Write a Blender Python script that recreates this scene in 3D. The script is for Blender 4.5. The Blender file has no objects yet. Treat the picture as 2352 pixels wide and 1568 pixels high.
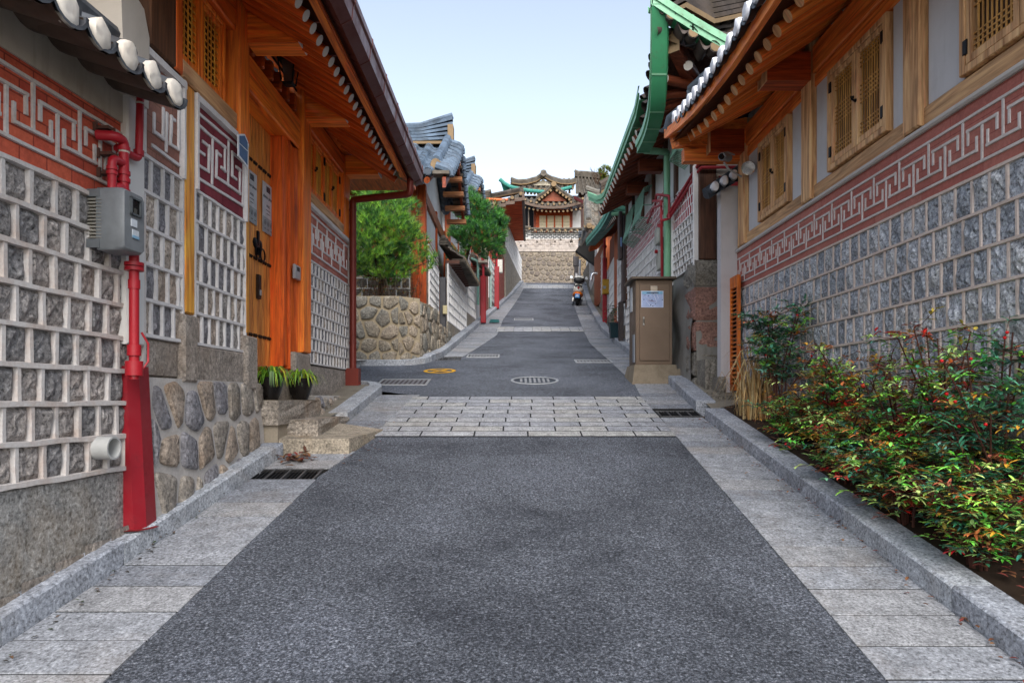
import bpy, math, random
from mathutils import Vector, Matrix, noise
R = random.Random(7)
rad = math.radians
sc = bpy.context.scene
col = sc.collection
V = Vector
F = 1568.0; CX = 1180.0; CY = 912.0; EYE = 1.6      # lens of the survey used to place things
# ------------------------------------------------------------------ camera, sky, sun
cd = bpy.data.cameras.new('camera'); cam = bpy.data.objects.new('camera', cd); col.objects.link(cam)
cam.location = (0, 0, EYE); cam.rotation_euler = (rad(90), 0, 0)
cd.lens = 24.0; cd.sensor_width = 36.0; cd.shift_y = 0.0544; cd.shift_x = -0.0017
cd.clip_start = 0.05; cd.clip_end = 3000
sc.camera = cam
w = bpy.data.worlds.new('World'); sc.world = w; w.use_nodes = True
nt = w.node_tree; bg = nt.nodes['Background']
sky = nt.nodes.new('ShaderNodeTexSky'); sky.sky_type = 'NISHITA'; sky.sun_disc = False
SUN_EL, SUN_AZ = rad(40), rad(174)
sky.sun_elevation = SUN_EL; sky.sun_rotation = SUN_AZ
sky.air_density = 1.0; sky.dust_density = 1.5; sky.ozone_density = 1.6; sky.altitude = 50
bg.inputs['Strength'].default_value = 0.09
hs = nt.nodes.new('ShaderNodeHueSaturation'); hs.inputs['Saturation'].default_value = .58; hs.inputs['Hue'].default_value = .495
nt.links.new(sky.outputs[0], hs.inputs['Color']); nt.links.new(hs.outputs[0], bg.inputs['Color'])
sd = bpy.data.lights.new('sun', 'SUN'); so = bpy.data.objects.new('sun', sd); col.objects.link(so)
sd.energy = .9; sd.angle = rad(40); sd.color = (1.0, 0.96, 0.91)
sdir = V((math.sin(SUN_AZ) * math.cos(SUN_EL), math.cos(SUN_AZ) * math.cos(SUN_EL), math.sin(SUN_EL)))
so.rotation_euler = sdir.to_track_quat('Z', 'Y').to_euler()
sc.view_settings.view_transform = 'Standard'; sc.view_settings.look = 'None'
sc.view_settings.gamma = 1; sc.view_settings.exposure = 1.84
sc.cycles.max_bounces = 6; sc.cycles.diffuse_bounces = 4; sc.cycles.glossy_bounces = 2
sc.cycles.transparent_max_bounces = 4; sc.cycles.caustics_reflective = False; sc.cycles.caustics_refractive = False
# ------------------------------------------------------------------ survey helpers
ZP = [(-40, -7.4), (0, 0.0), (2.65, .49), (6.55, 1.213), (8.6, 1.594), (12, 2.2), (15, 2.72), (18.5, 3.36), (22, 4.1), (27, 5.22), (31, 6.22), (34, 7.04), (36.5, 7.72), (38.5, 8.0), (60, 8.2)]
def interp(T, x):
    if x <= T[0][0]: return T[0][1] + (x - T[0][0]) * (T[1][1] - T[0][1]) / (T[1][0] - T[0][0])
    for i in range(len(T) - 1):
        if x <= T[i + 1][0]:
            t = (x - T[i][0]) / (T[i + 1][0] - T[i][0]); return T[i][1] + t * (T[i + 1][1] - T[i][1])
    return T[-1][1]
def zr(Y):
    return (interp(ZP, Y - .6) + interp(ZP, Y) * 2 + interp(ZP, Y + .6)) / 4
def P(u, v, Y): return V(((u - CX) / F * Y, Y, EYE + (CY - v) / F * Y))
def PX(u, v, X): return P(u, v, X * F / (u - CX))
def G(u, v, dz=0):
    lo, hi = 1.0, 60.0
    for _ in range(50):
        m = (lo + hi) / 2
        if CY + (EYE - zr(m) - dz) * F / m > v: lo = m
        else: hi = m
    return P(u, v, lo)
KL = [(-8, -2.3), (2.88, -2.17), (3.98, -2.09), (5.75, -1.99), (7.3, -1.74), (8.9, -1.72), (12.0, -1.5), (12.8, -1.33), (18.5, -1.12), (23, -.8), (27, -.46), (34, .26), (40, .8)]
KR = [(-8, 2.05), (4, 2.05), (7.36, 2.05), (9.8, 2.2), (13.1, 2.22), (18.5, 2.38), (27, 2.9), (34, 3.45), (40, 3.9)]
AL = [(-8, -1.62), (2.65, -1.6), (5.36, -1.51), (6.0, -1.41), (6.64, -1.31), (8.6, -1.22), (12.4, -1.1), (13.0, -.95), (17.5, -.45), (22, -.35), (27, -.02), (34, .5), (40, .9)]
AR = [(-8, 1.4), (2.65, 1.46), (6.47, 1.57), (8.56, 1.61), (9.69, 1.72), (13.1, 1.73), (15.6, 1.75), (18.5, 1.92), (27, 2.4), (34, 3.1), (40, 3.6)]
# ------------------------------------------------------------------ materials
def hexc(h, k=1.0):
    h = h.lstrip('#'); o = []
    for i in (0, 2, 4):
        c = int(h[i:i + 2], 16) / 255; c = c / 12.92 if c <= .04045 else ((c + .055) / 1.055) ** 2.4; o.append(c * k)
    return (o[0], o[1], o[2], 1)
_m = {}
class NT:
    def __init__(s, name, rough=.8, metal=0.0, spec=.3):
        s.m = bpy.data.materials.new(name); s.m.use_nodes = True; s.t = s.m.node_tree
        s.b = s.t.nodes['Principled BSDF']; s.b.inputs['Roughness'].default_value = rough
        s.b.inputs['Metallic'].default_value = metal; s.b.inputs['Specular IOR Level'].default_value = spec
        s.tc = s.t.nodes.new('ShaderNodeTexCoord')
    def n(s, typ, **kw):
        x = s.t.nodes.new('ShaderNode' + typ)
        for k, v in kw.items(): setattr(x, k, v)
        return x
    def l(s, a, b): s.t.links.new(a, b)
    def map(s, scale=(1, 1, 1), src='Object', rot=(0, 0, 0)):
        m = s.n('Mapping'); m.inputs['Scale'].default_value = scale; m.inputs['Rotation'].default_value = rot
        s.l(s.tc.outputs[src], m.inputs[0]); return m.outputs[0]
    def noise(s, vec, scale, detail=4, rough=.6, dist=0):
        x = s.n('TexNoise'); x.inputs['Scale'].default_value = scale; x.inputs['Detail'].default_value = detail
        x.inputs['Roughness'].default_value = rough; x.inputs['Distortion'].default_value = dist
        if vec: s.l(vec, x.inputs['Vector'])
        return x.outputs['Fac']
    def ramp(s, fac, stops, const=False):
        r = s.n('ValToRGB'); e = r.color_ramp.elements
        if const: r.color_ramp.interpolation = 'CONSTANT'
        while len(e) < len(stops): e.new(.5)
        for i, (p, c) in enumerate(stops): e[i].position = p; e[i].color = c
        s.l(fac, r.inputs[0]); return r.outputs[0]
    def mix(s, fac, a, b, mode='MIX'):
        x = s.n('Mix', data_type='RGBA', blend_type=mode)
        if isinstance(fac, (int, float)): x.inputs[0].default_value = fac
        else: s.l(fac, x.inputs[0])
        for i, c in ((6, a), (7, b)):
            if isinstance(c, tuple): x.inputs[i].default_value = c
            else: s.l(c, x.inputs[i])
        return x.outputs[2]
    def bump(s, h, st=.3, dist=.01):
        b = s.n('Bump'); b.inputs['Strength'].default_value = st; b.inputs['Distance'].default_value = dist
        s.l(h, b.inputs['Height']); s.l(b.outputs[0], s.b.inputs['Normal'])
    def col(s, c):
        if isinstance(c, tuple): s.b.inputs['Base Color'].default_value = c
        else: s.l(c, s.b.inputs['Base Color'])
def cached(f):
    def g(*a, **k):
        key = (f.__name__, a, tuple(sorted(k.items())))
        if key not in _m: _m[key] = f(*a, **k)
        return _m[key]
    return g
def sc3(c, k): return (c[0] * k, c[1] * k, c[2] * k, 1)
@cached
def granite(h='#8c8c90', k=1.0, big=1.0, contrast=1.0, stain='#9b8468', st=.35, rough=.85, bump=.5):
    c = hexc(h, k); n = NT('granite', rough)
    o = n.map()
    f = n.noise(o, 60 * big, 4, .75); f2 = n.noise(o, 9 * big, 5, .65); f3 = n.noise(o, 1.7, 5, .65, .3)
    a = n.ramp(f, [(.36, sc3(c, 1 - .72 * contrast)), (.46, sc3(c, .85)), (.56, sc3(c, 1.1)), (.68, sc3(c, 1 + .9 * contrast))])
    b = n.mix(.65, a, n.ramp(f2, [(.3, (.3, .3, .3, 1)), (.7, (.8, .8, .8, 1))]), 'OVERLAY')
    sa = n.ramp(f3, [(.5, (0, 0, 0, 1)), (.72, (st, st, st, 1))])
    n.col(n.mix(sa, b, hexc(stain, k), 'MIX'))
    h1 = n.n('Math', operation='ADD'); n.l(f2, h1.inputs[0]); m = n.n('Math', operation='MULTIPLY'); n.l(f, m.inputs[0]); m.inputs[1].default_value = .35; n.l(m.outputs[0], h1.inputs[1])
    n.bump(h1.outputs[0], bump, .03); return n.m
@cached
def mortar(h='#cfc6bd', k=.8, dirt='#8c6f5a', amt=.5):
    n = NT('mortar', .9); o = n.map(); f = n.noise(o, 5, 6, .7); f2 = n.noise(o, 60, 3, .6)
    a = n.mix(n.ramp(f, [(.45, (0, 0, 0, 1)), (.75, (amt, amt, amt, 1))]), hexc(h, k), hexc(dirt, k))
    n.col(n.mix(.35, a, n.ramp(f2, [(.3, (.35, .35, .35, 1)), (.7, (.65, .65, .65, 1))]), 'OVERLAY')); n.bump(f2, .3, .006); return n.m
@cached
def plaster(h='#d8d4d0', k=.85, dirt='#8d8577', amt=.4, rough=.85):
    n = NT('plaster', rough); o = n.map(); f = n.noise(o, 1.6, 7, .65, .4); s = n.noise(n.map((6, 6, .5)), 2.2, 4, .6)
    a = n.mix(n.ramp(f, [(.45, (0, 0, 0, 1)), (.8, (amt, amt, amt, 1))]), hexc(h, k), hexc(dirt, k))
    a = n.mix(n.ramp(s, [(.55, (0, 0, 0, 1)), (.8, (amt * .6,) * 3 + (1,))]), a, hexc(dirt, k * .8))
    n.col(a); n.bump(n.noise(o, 40, 5), .12, .01); return n.m
@cached
def wood(h='#c4642a', axis='Z', k=1.0, dark=.45, rough=.55, grain=1.0, wear=.0):
    n = NT('wood', rough, 0, .35); s = {'X': (.35, 7, 7), 'Y': (7, .35, 7), 'Z': (7, 7, .35)}[axis]
    s2 = {'X': (.12, 1, 1), 'Y': (1, .12, 1), 'Z': (1, 1, .12)}[axis]
    oi = n.n('ObjectInfo'); vm = n.n('VectorMath', operation='ADD'); n.l(n.tc.outputs['Object'], vm.inputs[0]); n.l(oi.outputs['Random'], vm.inputs[1])
    def mp(sc_):
        m = n.n('Mapping'); m.inputs['Scale'].default_value = sc_; n.l(vm.outputs[0], m.inputs[0]); return m.outputs[0]
    f = n.noise(mp(s), 3.2 * grain, 6, .65, 1.2); wv = n.noise(mp(s2), 9, 3, .5, 2.5)
    c = hexc(h, k)
    fine = n.ramp(f, [(.32, (c[0] * dark, c[1] * dark * .75, c[2] * dark * .6, 1)), (.48, sc3(c, .85)), (.62, (c[0] * 1.15, c[1] * 1.2, c[2] * 1.25, 1))])
    br = n.ramp(wv, [(.35, (.3, .3, .3, 1)), (.6, (.62, .62, .62, 1))])
    a = n.mix(.7, fine, br, 'OVERLAY')
    kn = n.n('TexVoronoi'); kn.inputs['Scale'].default_value = 1.3; n.l(mp(tuple(max(x, .6) * .35 + .6 if x > 1 else .8 for x in s)), kn.inputs['Vector'])
    a = n.mix(n.ramp(kn.outputs['Distance'], [(.035, (.85, .85, .85, 1)), (.09, (0, 0, 0, 1))]), a, sc3(c, .12))
    if wear: a = n.mix(n.ramp(n.noise(mp(s2), 2.5, 6, .7), [(.45, (0, 0, 0, 1)), (.7, (wear,) * 3 + (1,))]), a, hexc('#4a3e38'))
    n.col(a); n.bump(f, .25, .006); return n.m
@cached
def tile(h='#5d646c', k=.8, moss='#6f6a55', var=.5, rough=.6):
    n = NT('roof_tile', rough); o = n.map(); f = n.noise(o, 3.4, 6, .7); v = n.n('TexVoronoi'); v.inputs['Scale'].default_value = 4.2; n.l(o, v.inputs['Vector'])
    c = hexc(h, k); a = n.ramp(f, [(.3, sc3(c, .45)), (.5, c), (.72, sc3(c, 1.5))])
    hs = n.n('SeparateColor'); n.l(v.outputs['Color'], hs.inputs[0])
    a = n.mix(.55, a, n.ramp(hs.outputs[0], [(0, (.28, .28, .28, 1)), (1, (.72, .72, .72, 1))]), 'OVERLAY')
    a = n.mix(n.ramp(n.noise(o, 1.1, 5, .7), [(.5, (0, 0, 0, 1)), (.75, (var,) * 3 + (1,))]), a, hexc(moss, k)); n.col(a); n.bump(f, .3, .01); return n.m
@cached
def paint(h='#b01822', k=1.0, rough=.4, rust=.2, metal=0.0, rh='#5a2a18', sc_=6, spec=.45):
    n = NT('paint', rough, metal, spec); o = n.map(); f = n.noise(o, sc_, 7, .72)
    c = hexc(h, k); a = n.mix(n.ramp(f, [(.55 , (0, 0, 0, 1)), (.72, (rust,) * 3 + (1,))]), c, hexc(rh))
    g = n.noise(o, 2.2, 4, .6); a = n.mix(.5, a, n.ramp(g, [(.3, (.36, .36, .36, 1)), (.7, (.62, .62, .62, 1))]), 'OVERLAY')
    n.col(a); n.bump(f, .12, .005); n.l(n.ramp(f, [(.4, (rough,) * 3 + (1,)), (.7, (min(1, rough + .3),) * 3 + (1,))]), n.b.inputs['Roughness']); return n.m
@cached
def plain(h='#888888', k=1.0, rough=.6, metal=0.0):
    n = NT('plain', rough, metal); f = n.noise(n.map(), 12, 4); c = hexc(h, k)
    n.col(n.ramp(f, [(.3, sc3(c, .82)), (.7, sc3(c, 1.12))])); return n.m
@cached
def bricks(h1='#8c3a30', h2='#a2493b', plane='YZ', w_=.2, hgt=.06, mort='#7c3a34', msz=.01, k=1.0, bump=.5, var=.5):
    n = NT('brick', .85); sx = n.n('SeparateXYZ'); n.l(n.tc.outputs['Object'], sx.inputs[0]); cx = n.n('CombineXYZ')
    n.l(sx.outputs['Y' if plane == 'YZ' else 'X'], cx.inputs[0]); n.l(sx.outputs['Z'], cx.inputs[1])
    b = n.n('TexBrick'); b.inputs['Scale'].default_value = 1; b.inputs['Brick Width'].default_value = w_; b.inputs['Row Height'].default_value = hgt
    b.inputs['Mortar Size'].default_value = msz; b.inputs['Color1'].default_value = hexc(h1, k); b.inputs['Color2'].default_value = hexc(h2, k); b.inputs['Mortar'].default_value = hexc(mort, k)
    n.l(cx.outputs[0], b.inputs['Vector']); f = n.noise(n.map(), 4, 6, .7); f2 = n.noise(n.map(), 45, 3, .7)
    a = n.mix(var, b.outputs['Color'], n.ramp(f, [(.3, (.22, .22, .24, 1)), (.7, (.75, .72, .7, 1))]), 'OVERLAY')
    a = n.mix(.4, a, n.ramp(f2, [(.3, (.3, .3, .3, 1)), (.7, (.7, .7, .7, 1))]), 'OVERLAY')
    n.col(a); inv = n.n('Math', operation='SUBTRACT'); inv.inputs[0].default_value = 1; n.l(b.outputs['Fac'], inv.inputs[1]); n.bump(inv.outputs[0], bump, .006); return n.m
@cached
def asphalt():
    n = NT('asphalt', .9, 0, .25); o = n.map(); f = n.noise(o, 78, 5, .85); f2 = n.noise(o, .9, 6, .65, .4); v = n.n('TexVoronoi'); v.inputs['Scale'].default_value = 85; n.l(o, v.inputs['Vector'])
    v2 = n.n('TexVoronoi'); v2.inputs['Scale'].default_value = 34; n.l(o, v2.inputs['Vector'])
    a = n.ramp(f, [(.36, hexc('#242528')), (.5, hexc('#54585f')), (.62, hexc('#9498a0')), (.72, hexc('#dcdcdc'))])
    s = n.n('SeparateColor'); n.l(v.outputs['Color'], s.inputs[0])
    a = n.mix(.6, a, n.ramp(s.outputs[0], [(0, (.15, .15, .16, 1)), (.55, (.5, .5, .52, 1)), (.9, (.7, .7, .72, 1)), (1, (1, 1, 1, 1))]), 'OVERLAY')
    sp = n.ramp(v2.outputs['Distance'], [(.05, (.6, .6, .6, 1)), (.12, (0, 0, 0, 1))]); s2 = n.n('SeparateColor'); n.l(v2.outputs['Color'], s2.inputs[0])
    a = n.mix(n.mix(1, sp, n.ramp(s2.outputs[1], [(.75, (0, 0, 0, 1)), (.8, (1, 1, 1, 1))]), 'MULTIPLY'), a, hexc('#c9c4be'))
    a = n.mix(1, a, n.ramp(f2, [(.3, (.24, .24, .25, 1)), (.5, (.5, .5, .5, 1)), (.68, (.66, .66, .67, 1))]), 'OVERLAY')
    n.col(n.mix(.08, a, hexc('#38404c'))); n.bump(f, 1, .016); return n.m
@cached
def leafmat(rough=.5):
    n = NT('leaf', rough, 0, .6); a = n.n('Attribute'); a.attribute_name = 'leafcol'; n.col(a.outputs['Color'])
    try: n.b.inputs['Transmission Weight'].default_value = 0
    except Exception: pass
    return n.m
# ------------------------------------------------------------------ mesh builder
class MB:
    def __init__(s): s.v = []; s.f = []; s.mi = []; s.ms = []; s.c = []; s.cur = 0; s.cc = None
    def mat(s, m):
        if m not in s.ms: s.ms.append(m)
        s.cur = s.ms.index(m); return s
    def add(s, vs, fs):
        b = len(s.v); s.v.extend([tuple(x) for x in vs])
        for f in fs: s.f.append([b + i for i in f]); s.mi.append(s.cur); s.c.append(s.cc)
        return s
    def hexa(s, p): # p: 8 pts, bottom 4 ccw, top 4
        return s.add(p, [(3, 2, 1, 0), (4, 5, 6, 7), (0, 1, 5, 4), (1, 2, 6, 5), (2, 3, 7, 6), (3, 0, 4, 7)])
    def box(s, x0, x1, y0, y1, z0, z1):
        return s.hexa([(x0, y0, z0), (x1, y0, z0), (x1, y1, z0), (x0, y1, z0), (x0, y0, z1), (x1, y0, z1), (x1, y1, z1), (x0, y1, z1)])
    def bev(s, x0, x1, y0, y1, z0, z1, b=.005):
        return s.rbox(FR(V((0, 0, 0)), V((1, 0, 0)), V((0, -1, 0))), x0, x1, z0, z1, -y1, -y0, b)
    def fbox(s, fr, s0, s1, z0, z1, d0, d1):
        q = fr.pt
        return s.hexa([q(s0, z0, d1), q(s1, z0, d1), q(s1, z0, d0), q(s0, z0, d0), q(s0, z1, d1), q(s1, z1, d1), q(s1, z1, d0), q(s0, z1, d0)])
    def rbox(s, fr, s0, s1, z0, z1, d0, d1, b=.006):
        # box with chamfered front edges
        q = fr.pt; b = min(b, (s1 - s0) * .3, (z1 - z0) * .3, (d1 - d0) * .5)
        A = [(s0, z0, d0), (s1, z0, d0), (s1, z1, d0), (s0, z1, d0), (s0, z0, d1 - b), (s1, z0, d1 - b), (s1, z1, d1 - b), (s0, z1, d1 - b), (s0 + b, z0 + b, d1), (s1 - b, z0 + b, d1), (s1 - b, z1 - b, d1), (s0 + b, z1 - b, d1)]
        s.add([q(*a) for a in A], [(0, 3, 2, 1), (0, 1, 5, 4), (1, 2, 6, 5), (2, 3, 7, 6), (3, 0, 4, 7), (4, 5, 9, 8), (5, 6, 10, 9), (6, 7, 11, 10), (7, 4, 8, 11), (8, 9, 10, 11)]); return s
    def tube(s, pts, r, n=10, caps=True, r1=None):
        pts = [V(p) for p in pts]; N = len(pts); rs = r if isinstance(r, (list, tuple)) else [r + ((r1 if r1 is not None else r) - r) * i / max(1, N - 1) for i in range(N)]
        vs = []; up = None
        for i, p in enumerate(pts):
            d = (pts[min(i + 1, N - 1)] - pts[max(i - 1, 0)]); d = d.normalized() if d.length > 0 else V((0, 0, 1))
            if up is None: up = V((0, 0, 1)) if abs(d.z) < .9 else V((1, 0, 0))
            a = d.cross(up)
            if a.length < 1e-4: a = d.cross(V((.3, 1, .1)))
            a.normalize(); b = a.cross(d).normalized(); up = b
            for k in range(n):
                t = 2 * math.pi * k / n; vs.append(p + (a * math.cos(t) + b * math.sin(t)) * rs[i])
        fs = [(i * n + k, i * n + (k + 1) % n, (i + 1) * n + (k + 1) % n, (i + 1) * n + k) for i in range(N - 1) for k in range(n)]
        if caps: fs += [tuple(range(n - 1, -1, -1)), tuple(range((N - 1) * n, N * n))]
        return s.add(vs, fs)
    def pipe(s, pts, r, n=12, bend=None):
        # polyline with rounded elbows
        pts = [V(p) for p in pts]; bend = bend or r * 1.6; out = [pts[0]]
        for i in range(1, len(pts) - 1):
            a, b, c = pts[i - 1], pts[i], pts[i + 1]; bb = min(bend, (a - b).length * .45, (c - b).length * .45)
            p0 = b + (a - b).normalized() * bb; p1 = b + (c - b).normalized() * bb
            for k in range(6):
                t = k / 5; out.append(p0 * (1 - t) ** 2 + b * 2 * t * (1 - t) + p1 * t * t)
        out.append(pts[-1]); return s.tube(out, r, n)
    def lathe(s, o, prof, n=20, ax=None):
        o = V(o); ax = (ax or V((0, 0, 1))).normalized(); a = ax.orthogonal().normalized(); b = ax.cross(a); vs = []
        for (r, h) in prof:
            for k in range(n):
                t = 2 * math.pi * k / n; vs.append(o + ax * h + (a * math.cos(t) + b * math.sin(t)) * r)
        m = len(prof); fs = [(i * n + k, i * n + (k + 1) % n, (i + 1) * n + (k + 1) % n, (i + 1) * n + k) for i in range(m - 1) for k in range(n)]
        fs += [tuple(range(n - 1, -1, -1)), tuple(range((m - 1) * n, m * n))]
        return s.add(vs, fs)
    def prism(s, fr, poly, d0, d1):
        n = len(poly); vs = [fr.pt(a, b, d0) for a, b in poly] + [fr.pt(a, b, d1) for a, b in poly]
        fs = [tuple(range(n - 1, -1, -1)), tuple(range(n, 2 * n))] + [(i, (i + 1) % n, n + (i + 1) % n, n + i) for i in range(n)]
        return s.add(vs, fs)
    def ridge(s, fr, pts, w_, d0, d1, jit=.12, seg=.07, par=0, taper=.72):
        # raised mortar line on a wall along pts [(s,z)...]
        for i in range(len(pts) - 1):
            a = V((pts[i][0], pts[i][1])); b = V((pts[i + 1][0], pts[i + 1][1])); L = (b - a).length
            if L < 1e-5: continue
            t = (b - a) / L; nn = V((-t.y, t.x)); dd = d1 + ((i + par) % 2) * .0025
            if i > 0: a = a - t * w_ * .5; L += w_ * .5
            if i < len(pts) - 2: b = b + t * w_ * .5; L += w_ * .5
            k = max(1, int(L / seg)); vs = []
            ph = R.random() * 50
            for j in range(k + 1):
                c = a + (b - a) * (j / k); o = noise.noise(V((c.x * 6, c.y * 6, ph))) * w_ * jit * 1.6
                hw = w_ * .5 * (1 + R.uniform(-jit, jit)); c = c + nn * o; tp = taper
                for (q, d) in ((-hw, d0), (-hw * tp, dd), (hw * tp, dd), (hw, d0)):
                    e = c + nn * q; vs.append(fr.pt(e.x, e.y, d + (R.uniform(-1, 1) * jit * .01 if d > d0 else 0)))
            fs = []
            for j in range(k):
                for q in range(3): fs.append((j * 4 + q, j * 4 + q + 1, (j + 1) * 4 + q + 1, (j + 1) * 4 + q))
            fs += [(0, 1, 2, 3), (k * 4 + 3, k * 4 + 2, k * 4 + 1, k * 4)]
            s.add(vs, fs)
        return s
    def stone(s, fr, s0, s1, z0, z1, d, bul=.015, n=4, rough=.01):
        # rough-faced block: grid with noisy relief
        vs = []; ph = R.random() * 99
        for j in range(n + 1):
            for i in range(n + 1):
                a = s0 + (s1 - s0) * i / n; b = z0 + (z1 - z0) * j / n
                e = 0 if (i in (0, n) or j in (0, n)) else 1
                dd = d - (1 - e) * bul + (e * (R.uniform(-1, 1) * rough + noise.noise(V((a * 9, b * 9, ph))) * rough * 2.5))
                vs.append(fr.pt(a, b, dd))
        m = n + 1
        return s.add(vs, [(j * m + i, j * m + i + 1, (j + 1) * m + i + 1, (j + 1) * m + i) for j in range(n) for i in range(n)])
    def blob(s, fr, poly, d0, d1, k=.72, rough=.012, sl=None):
        # rounded field stone from an outline in the wall plane
        n = len(poly); cx = sum(p[0] for p in poly) / n; cz = sum(p[1] for p in poly) / n; vs = []
        for (q, d) in ((1, d0), (1, d0 + (d1 - d0) * .72), (.9, d1 - (d1 - d0) * .04), (k * .55, d1 + rough * .4)):
            for (a, b) in poly: A_, B_ = cx + (a - cx) * q, cz + (b - cz) * q; vs.append(fr.pt(A_, B_, d + (R.uniform(-1, 1) * rough if q < 1 else 0) + (sl(B_) if sl else 0)))
        vs.append(fr.pt(cx, cz, d1 + R.uniform(-1, 1) * rough + (sl(cz) if sl else 0))); fs = []
        for r_ in range(3):
            for i in range(n): fs.append((r_ * n + i, r_ * n + (i + 1) % n, (r_ + 1) * n + (i + 1) % n, (r_ + 1) * n + i))
        for i in range(n): fs.append((3 * n + i, 3 * n + (i + 1) % n, 4 * n))
        return s.add(vs, fs)
    def obj(s, name, parent=None, smooth=None, label=None, loc=None):
        me = bpy.data.meshes.new(name); root = parent
        while root is not None and root.parent is not None: root = root.parent
        L = root.location.copy() if root is not None else (V(loc) if loc is not None else V((0, 0, 0)))
        me.from_pydata([(x - L.x, y - L.y, z - L.z) for x, y, z in s.v], [], s.f)
        for m in s.ms: me.materials.append(m)
        if len(s.ms) > 1: me.polygons.foreach_set('material_index', s.mi)
        if any(c is not None for c in s.c):
            at = me.color_attributes.new('leafcol', 'FLOAT_COLOR', 'CORNER'); buf = []
            for f, c in zip(s.f, s.c): buf.extend(list(c or (1, 1, 1, 1)) * len(f))
            at.data.foreach_set('color', buf)
        me.update()
        if smooth is not None:
            me.polygons.foreach_set('use_smooth', [True] * len(me.polygons)); me.set_sharp_from_angle(angle=rad(smooth))
        o = bpy.data.objects.new(name, me); col.objects.link(o)
        if parent is not None: o.parent = parent
        else: o.location = L
        if label: o['label'] = label
        return o
class FR:
    """wall frame: s runs along S, z up, d out of the wall along N"""
    def __init__(s, o, S, N): s.o = V(o); s.S = V(S).normalized(); s.N = V(N).normalized()
    def pt(s, a, z, d): p = s.o + s.S * a + s.N * d; return V((p.x, p.y, s.o.z + z))
def FRp(x0, y0, x1, y1, side):   # wall from (x0,y0) to (x1,y1); side +1: out to +X
    S = V((x1 - x0, y1 - y0, 0)); N = V((S.y, -S.x, 0)) if side > 0 else V((-S.y, S.x, 0)); f = FR((x0, y0, 0), S, N); f.L = S.length; return f
def thing(name, label, cat, loc=(0, 0, 0), group=None):
    o = bpy.data.objects.new(name, None); o.empty_display_size = .2; col.objects.link(o); o.location = loc; o['label'] = label; o['category'] = cat
    if group: o['group'] = group
    return o
def tag(o, label, cat, group=None, kind=None):
    o['label'] = label; o['category'] = cat
    if group: o['group'] = group
    if kind: o['kind'] = kind
    return o
def struct(o, kind='structure'): o['kind'] = kind; return o
def dup(o, loc=None, rot=None, parent=None, label=None):
    c = o.copy(); col.objects.link(c)
    if parent is not None: c.parent = parent
    if loc is not None: c.location = loc
    if rot is not None: c.rotation_euler = rot
    if label: c['label'] = label
    for ch in list(o.children): dup(ch, parent=c)
    return c
# ------------------------------------------------------------------ pattern builders
LF = FR((0, 0, 0), (0, 1, 0), (1, 0, 0))     # left side walls; set origin x through LW(x)
def LW(x): f = FR((x, 0, 0), (0, 1, 0), (1, 0, 0)); return f
def RW(x): f = FR((x, 0, 0), (0, 1, 0), (-1, 0, 0)); return f
def CWa(y): f = FR((0, y, 0), (1, 0, 0), (0, -1, 0)); return f
def lattice_wall(parent, fr, s0, s1, z0, z1, rows, cw, gm, mm, mw=.03, d=.03, n=4, jit=.12, edge=True, bul=.012, rough=.008, back=-.05, stag=.5, name='stone_face', slope0=None, mname='mortar_grid'):
    """rough stones in a raised mortar grid"""
    gl = gm if isinstance(gm, (list, tuple)) else [gm]; st = MB().mat(gl[0]); mo = MB().mat(mm); rh = (z1 - z0) / rows
    st.fbox(fr, s0, s1, z0, z1, back, -.004 - bul)
    for r_ in range(rows):
        a0 = z0 + r_ * rh; off = (r_ % 2) * stag * cw; xs = [s0]; x = s0 + (cw - off if off else cw)
        while x < s1 - cw * .35: xs.append(x + R.uniform(-.06, .06) * cw); x += cw
        xs.append(s1)
        for i in range(len(xs) - 1): st.mat(R.choice(gl)).stone(fr, xs[i] + mw * .25, xs[i + 1] - mw * .25, a0 + mw * .25, a0 + rh - mw * .25, 0, bul, n, rough)
        for x in xs[1:-1]: mo.ridge(fr, [(x, a0), (x, a0 + rh)], mw, -bul - .002, d - .003, jit)
    for r_ in range(rows + 1):
        if not edge and r_ in (0, rows): continue
        mo.ridge(fr, [(s0, z0 + r_ * rh), (s1, z0 + r_ * rh)], mw * 1.05, -bul - .002, d, jit, par=1)
    if edge:
        mo.ridge(fr, [(s0 + mw * .4, z0), (s0 + mw * .4, z1)], mw, -bul - .002, d + .004, jit); mo.ridge(fr, [(s1 - mw * .4, z0), (s1 - mw * .4, z1)], mw, -bul - .002, d + .004, jit)
    a = st.obj(name, parent); b = mo.obj(mname, a, 35); return a
def key_band(mo, fr, s0, s1, z0, z1, hp, lw, d, start=0, jit=.08, ext=.72):
    """running key fret between two rails"""
    h = z1 - z0; mo.ridge(fr, [(s0, z0), (s1, z0)], lw, -.004, d + .003, jit); mo.ridge(fr, [(s0, z1), (s1, z1)], lw, -.004, d + .003, jit)
    n = int((s1 - s0) / hp); a = hp * ext
    for i in range(n):
        c = s0 + hp * (i + .6)
        if c > s1 - hp * .3: break
        l, r_ = max(s0 + lw, c - a), min(s1 - lw, c + a)
        if (i + start) % 2 == 0:
            mo.ridge(fr, [(c, z0), (c, z0 + h * .74)], lw, -.004, d, jit); mo.ridge(fr, [(l, z0 + h * .46), (l, z0 + h * .74), (r_, z0 + h * .74), (r_, z0 + h * .44)], lw, -.004, d, jit)
        else:
            mo.ridge(fr, [(c, z1), (c, z1 - h * .74)], lw, -.004, d, jit); mo.ridge(fr, [(l, z1 - h * .46), (l, z1 - h * .74), (r_, z1 - h * .74), (r_, z1 - h * .44)], lw, -.004, d, jit)
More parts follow.
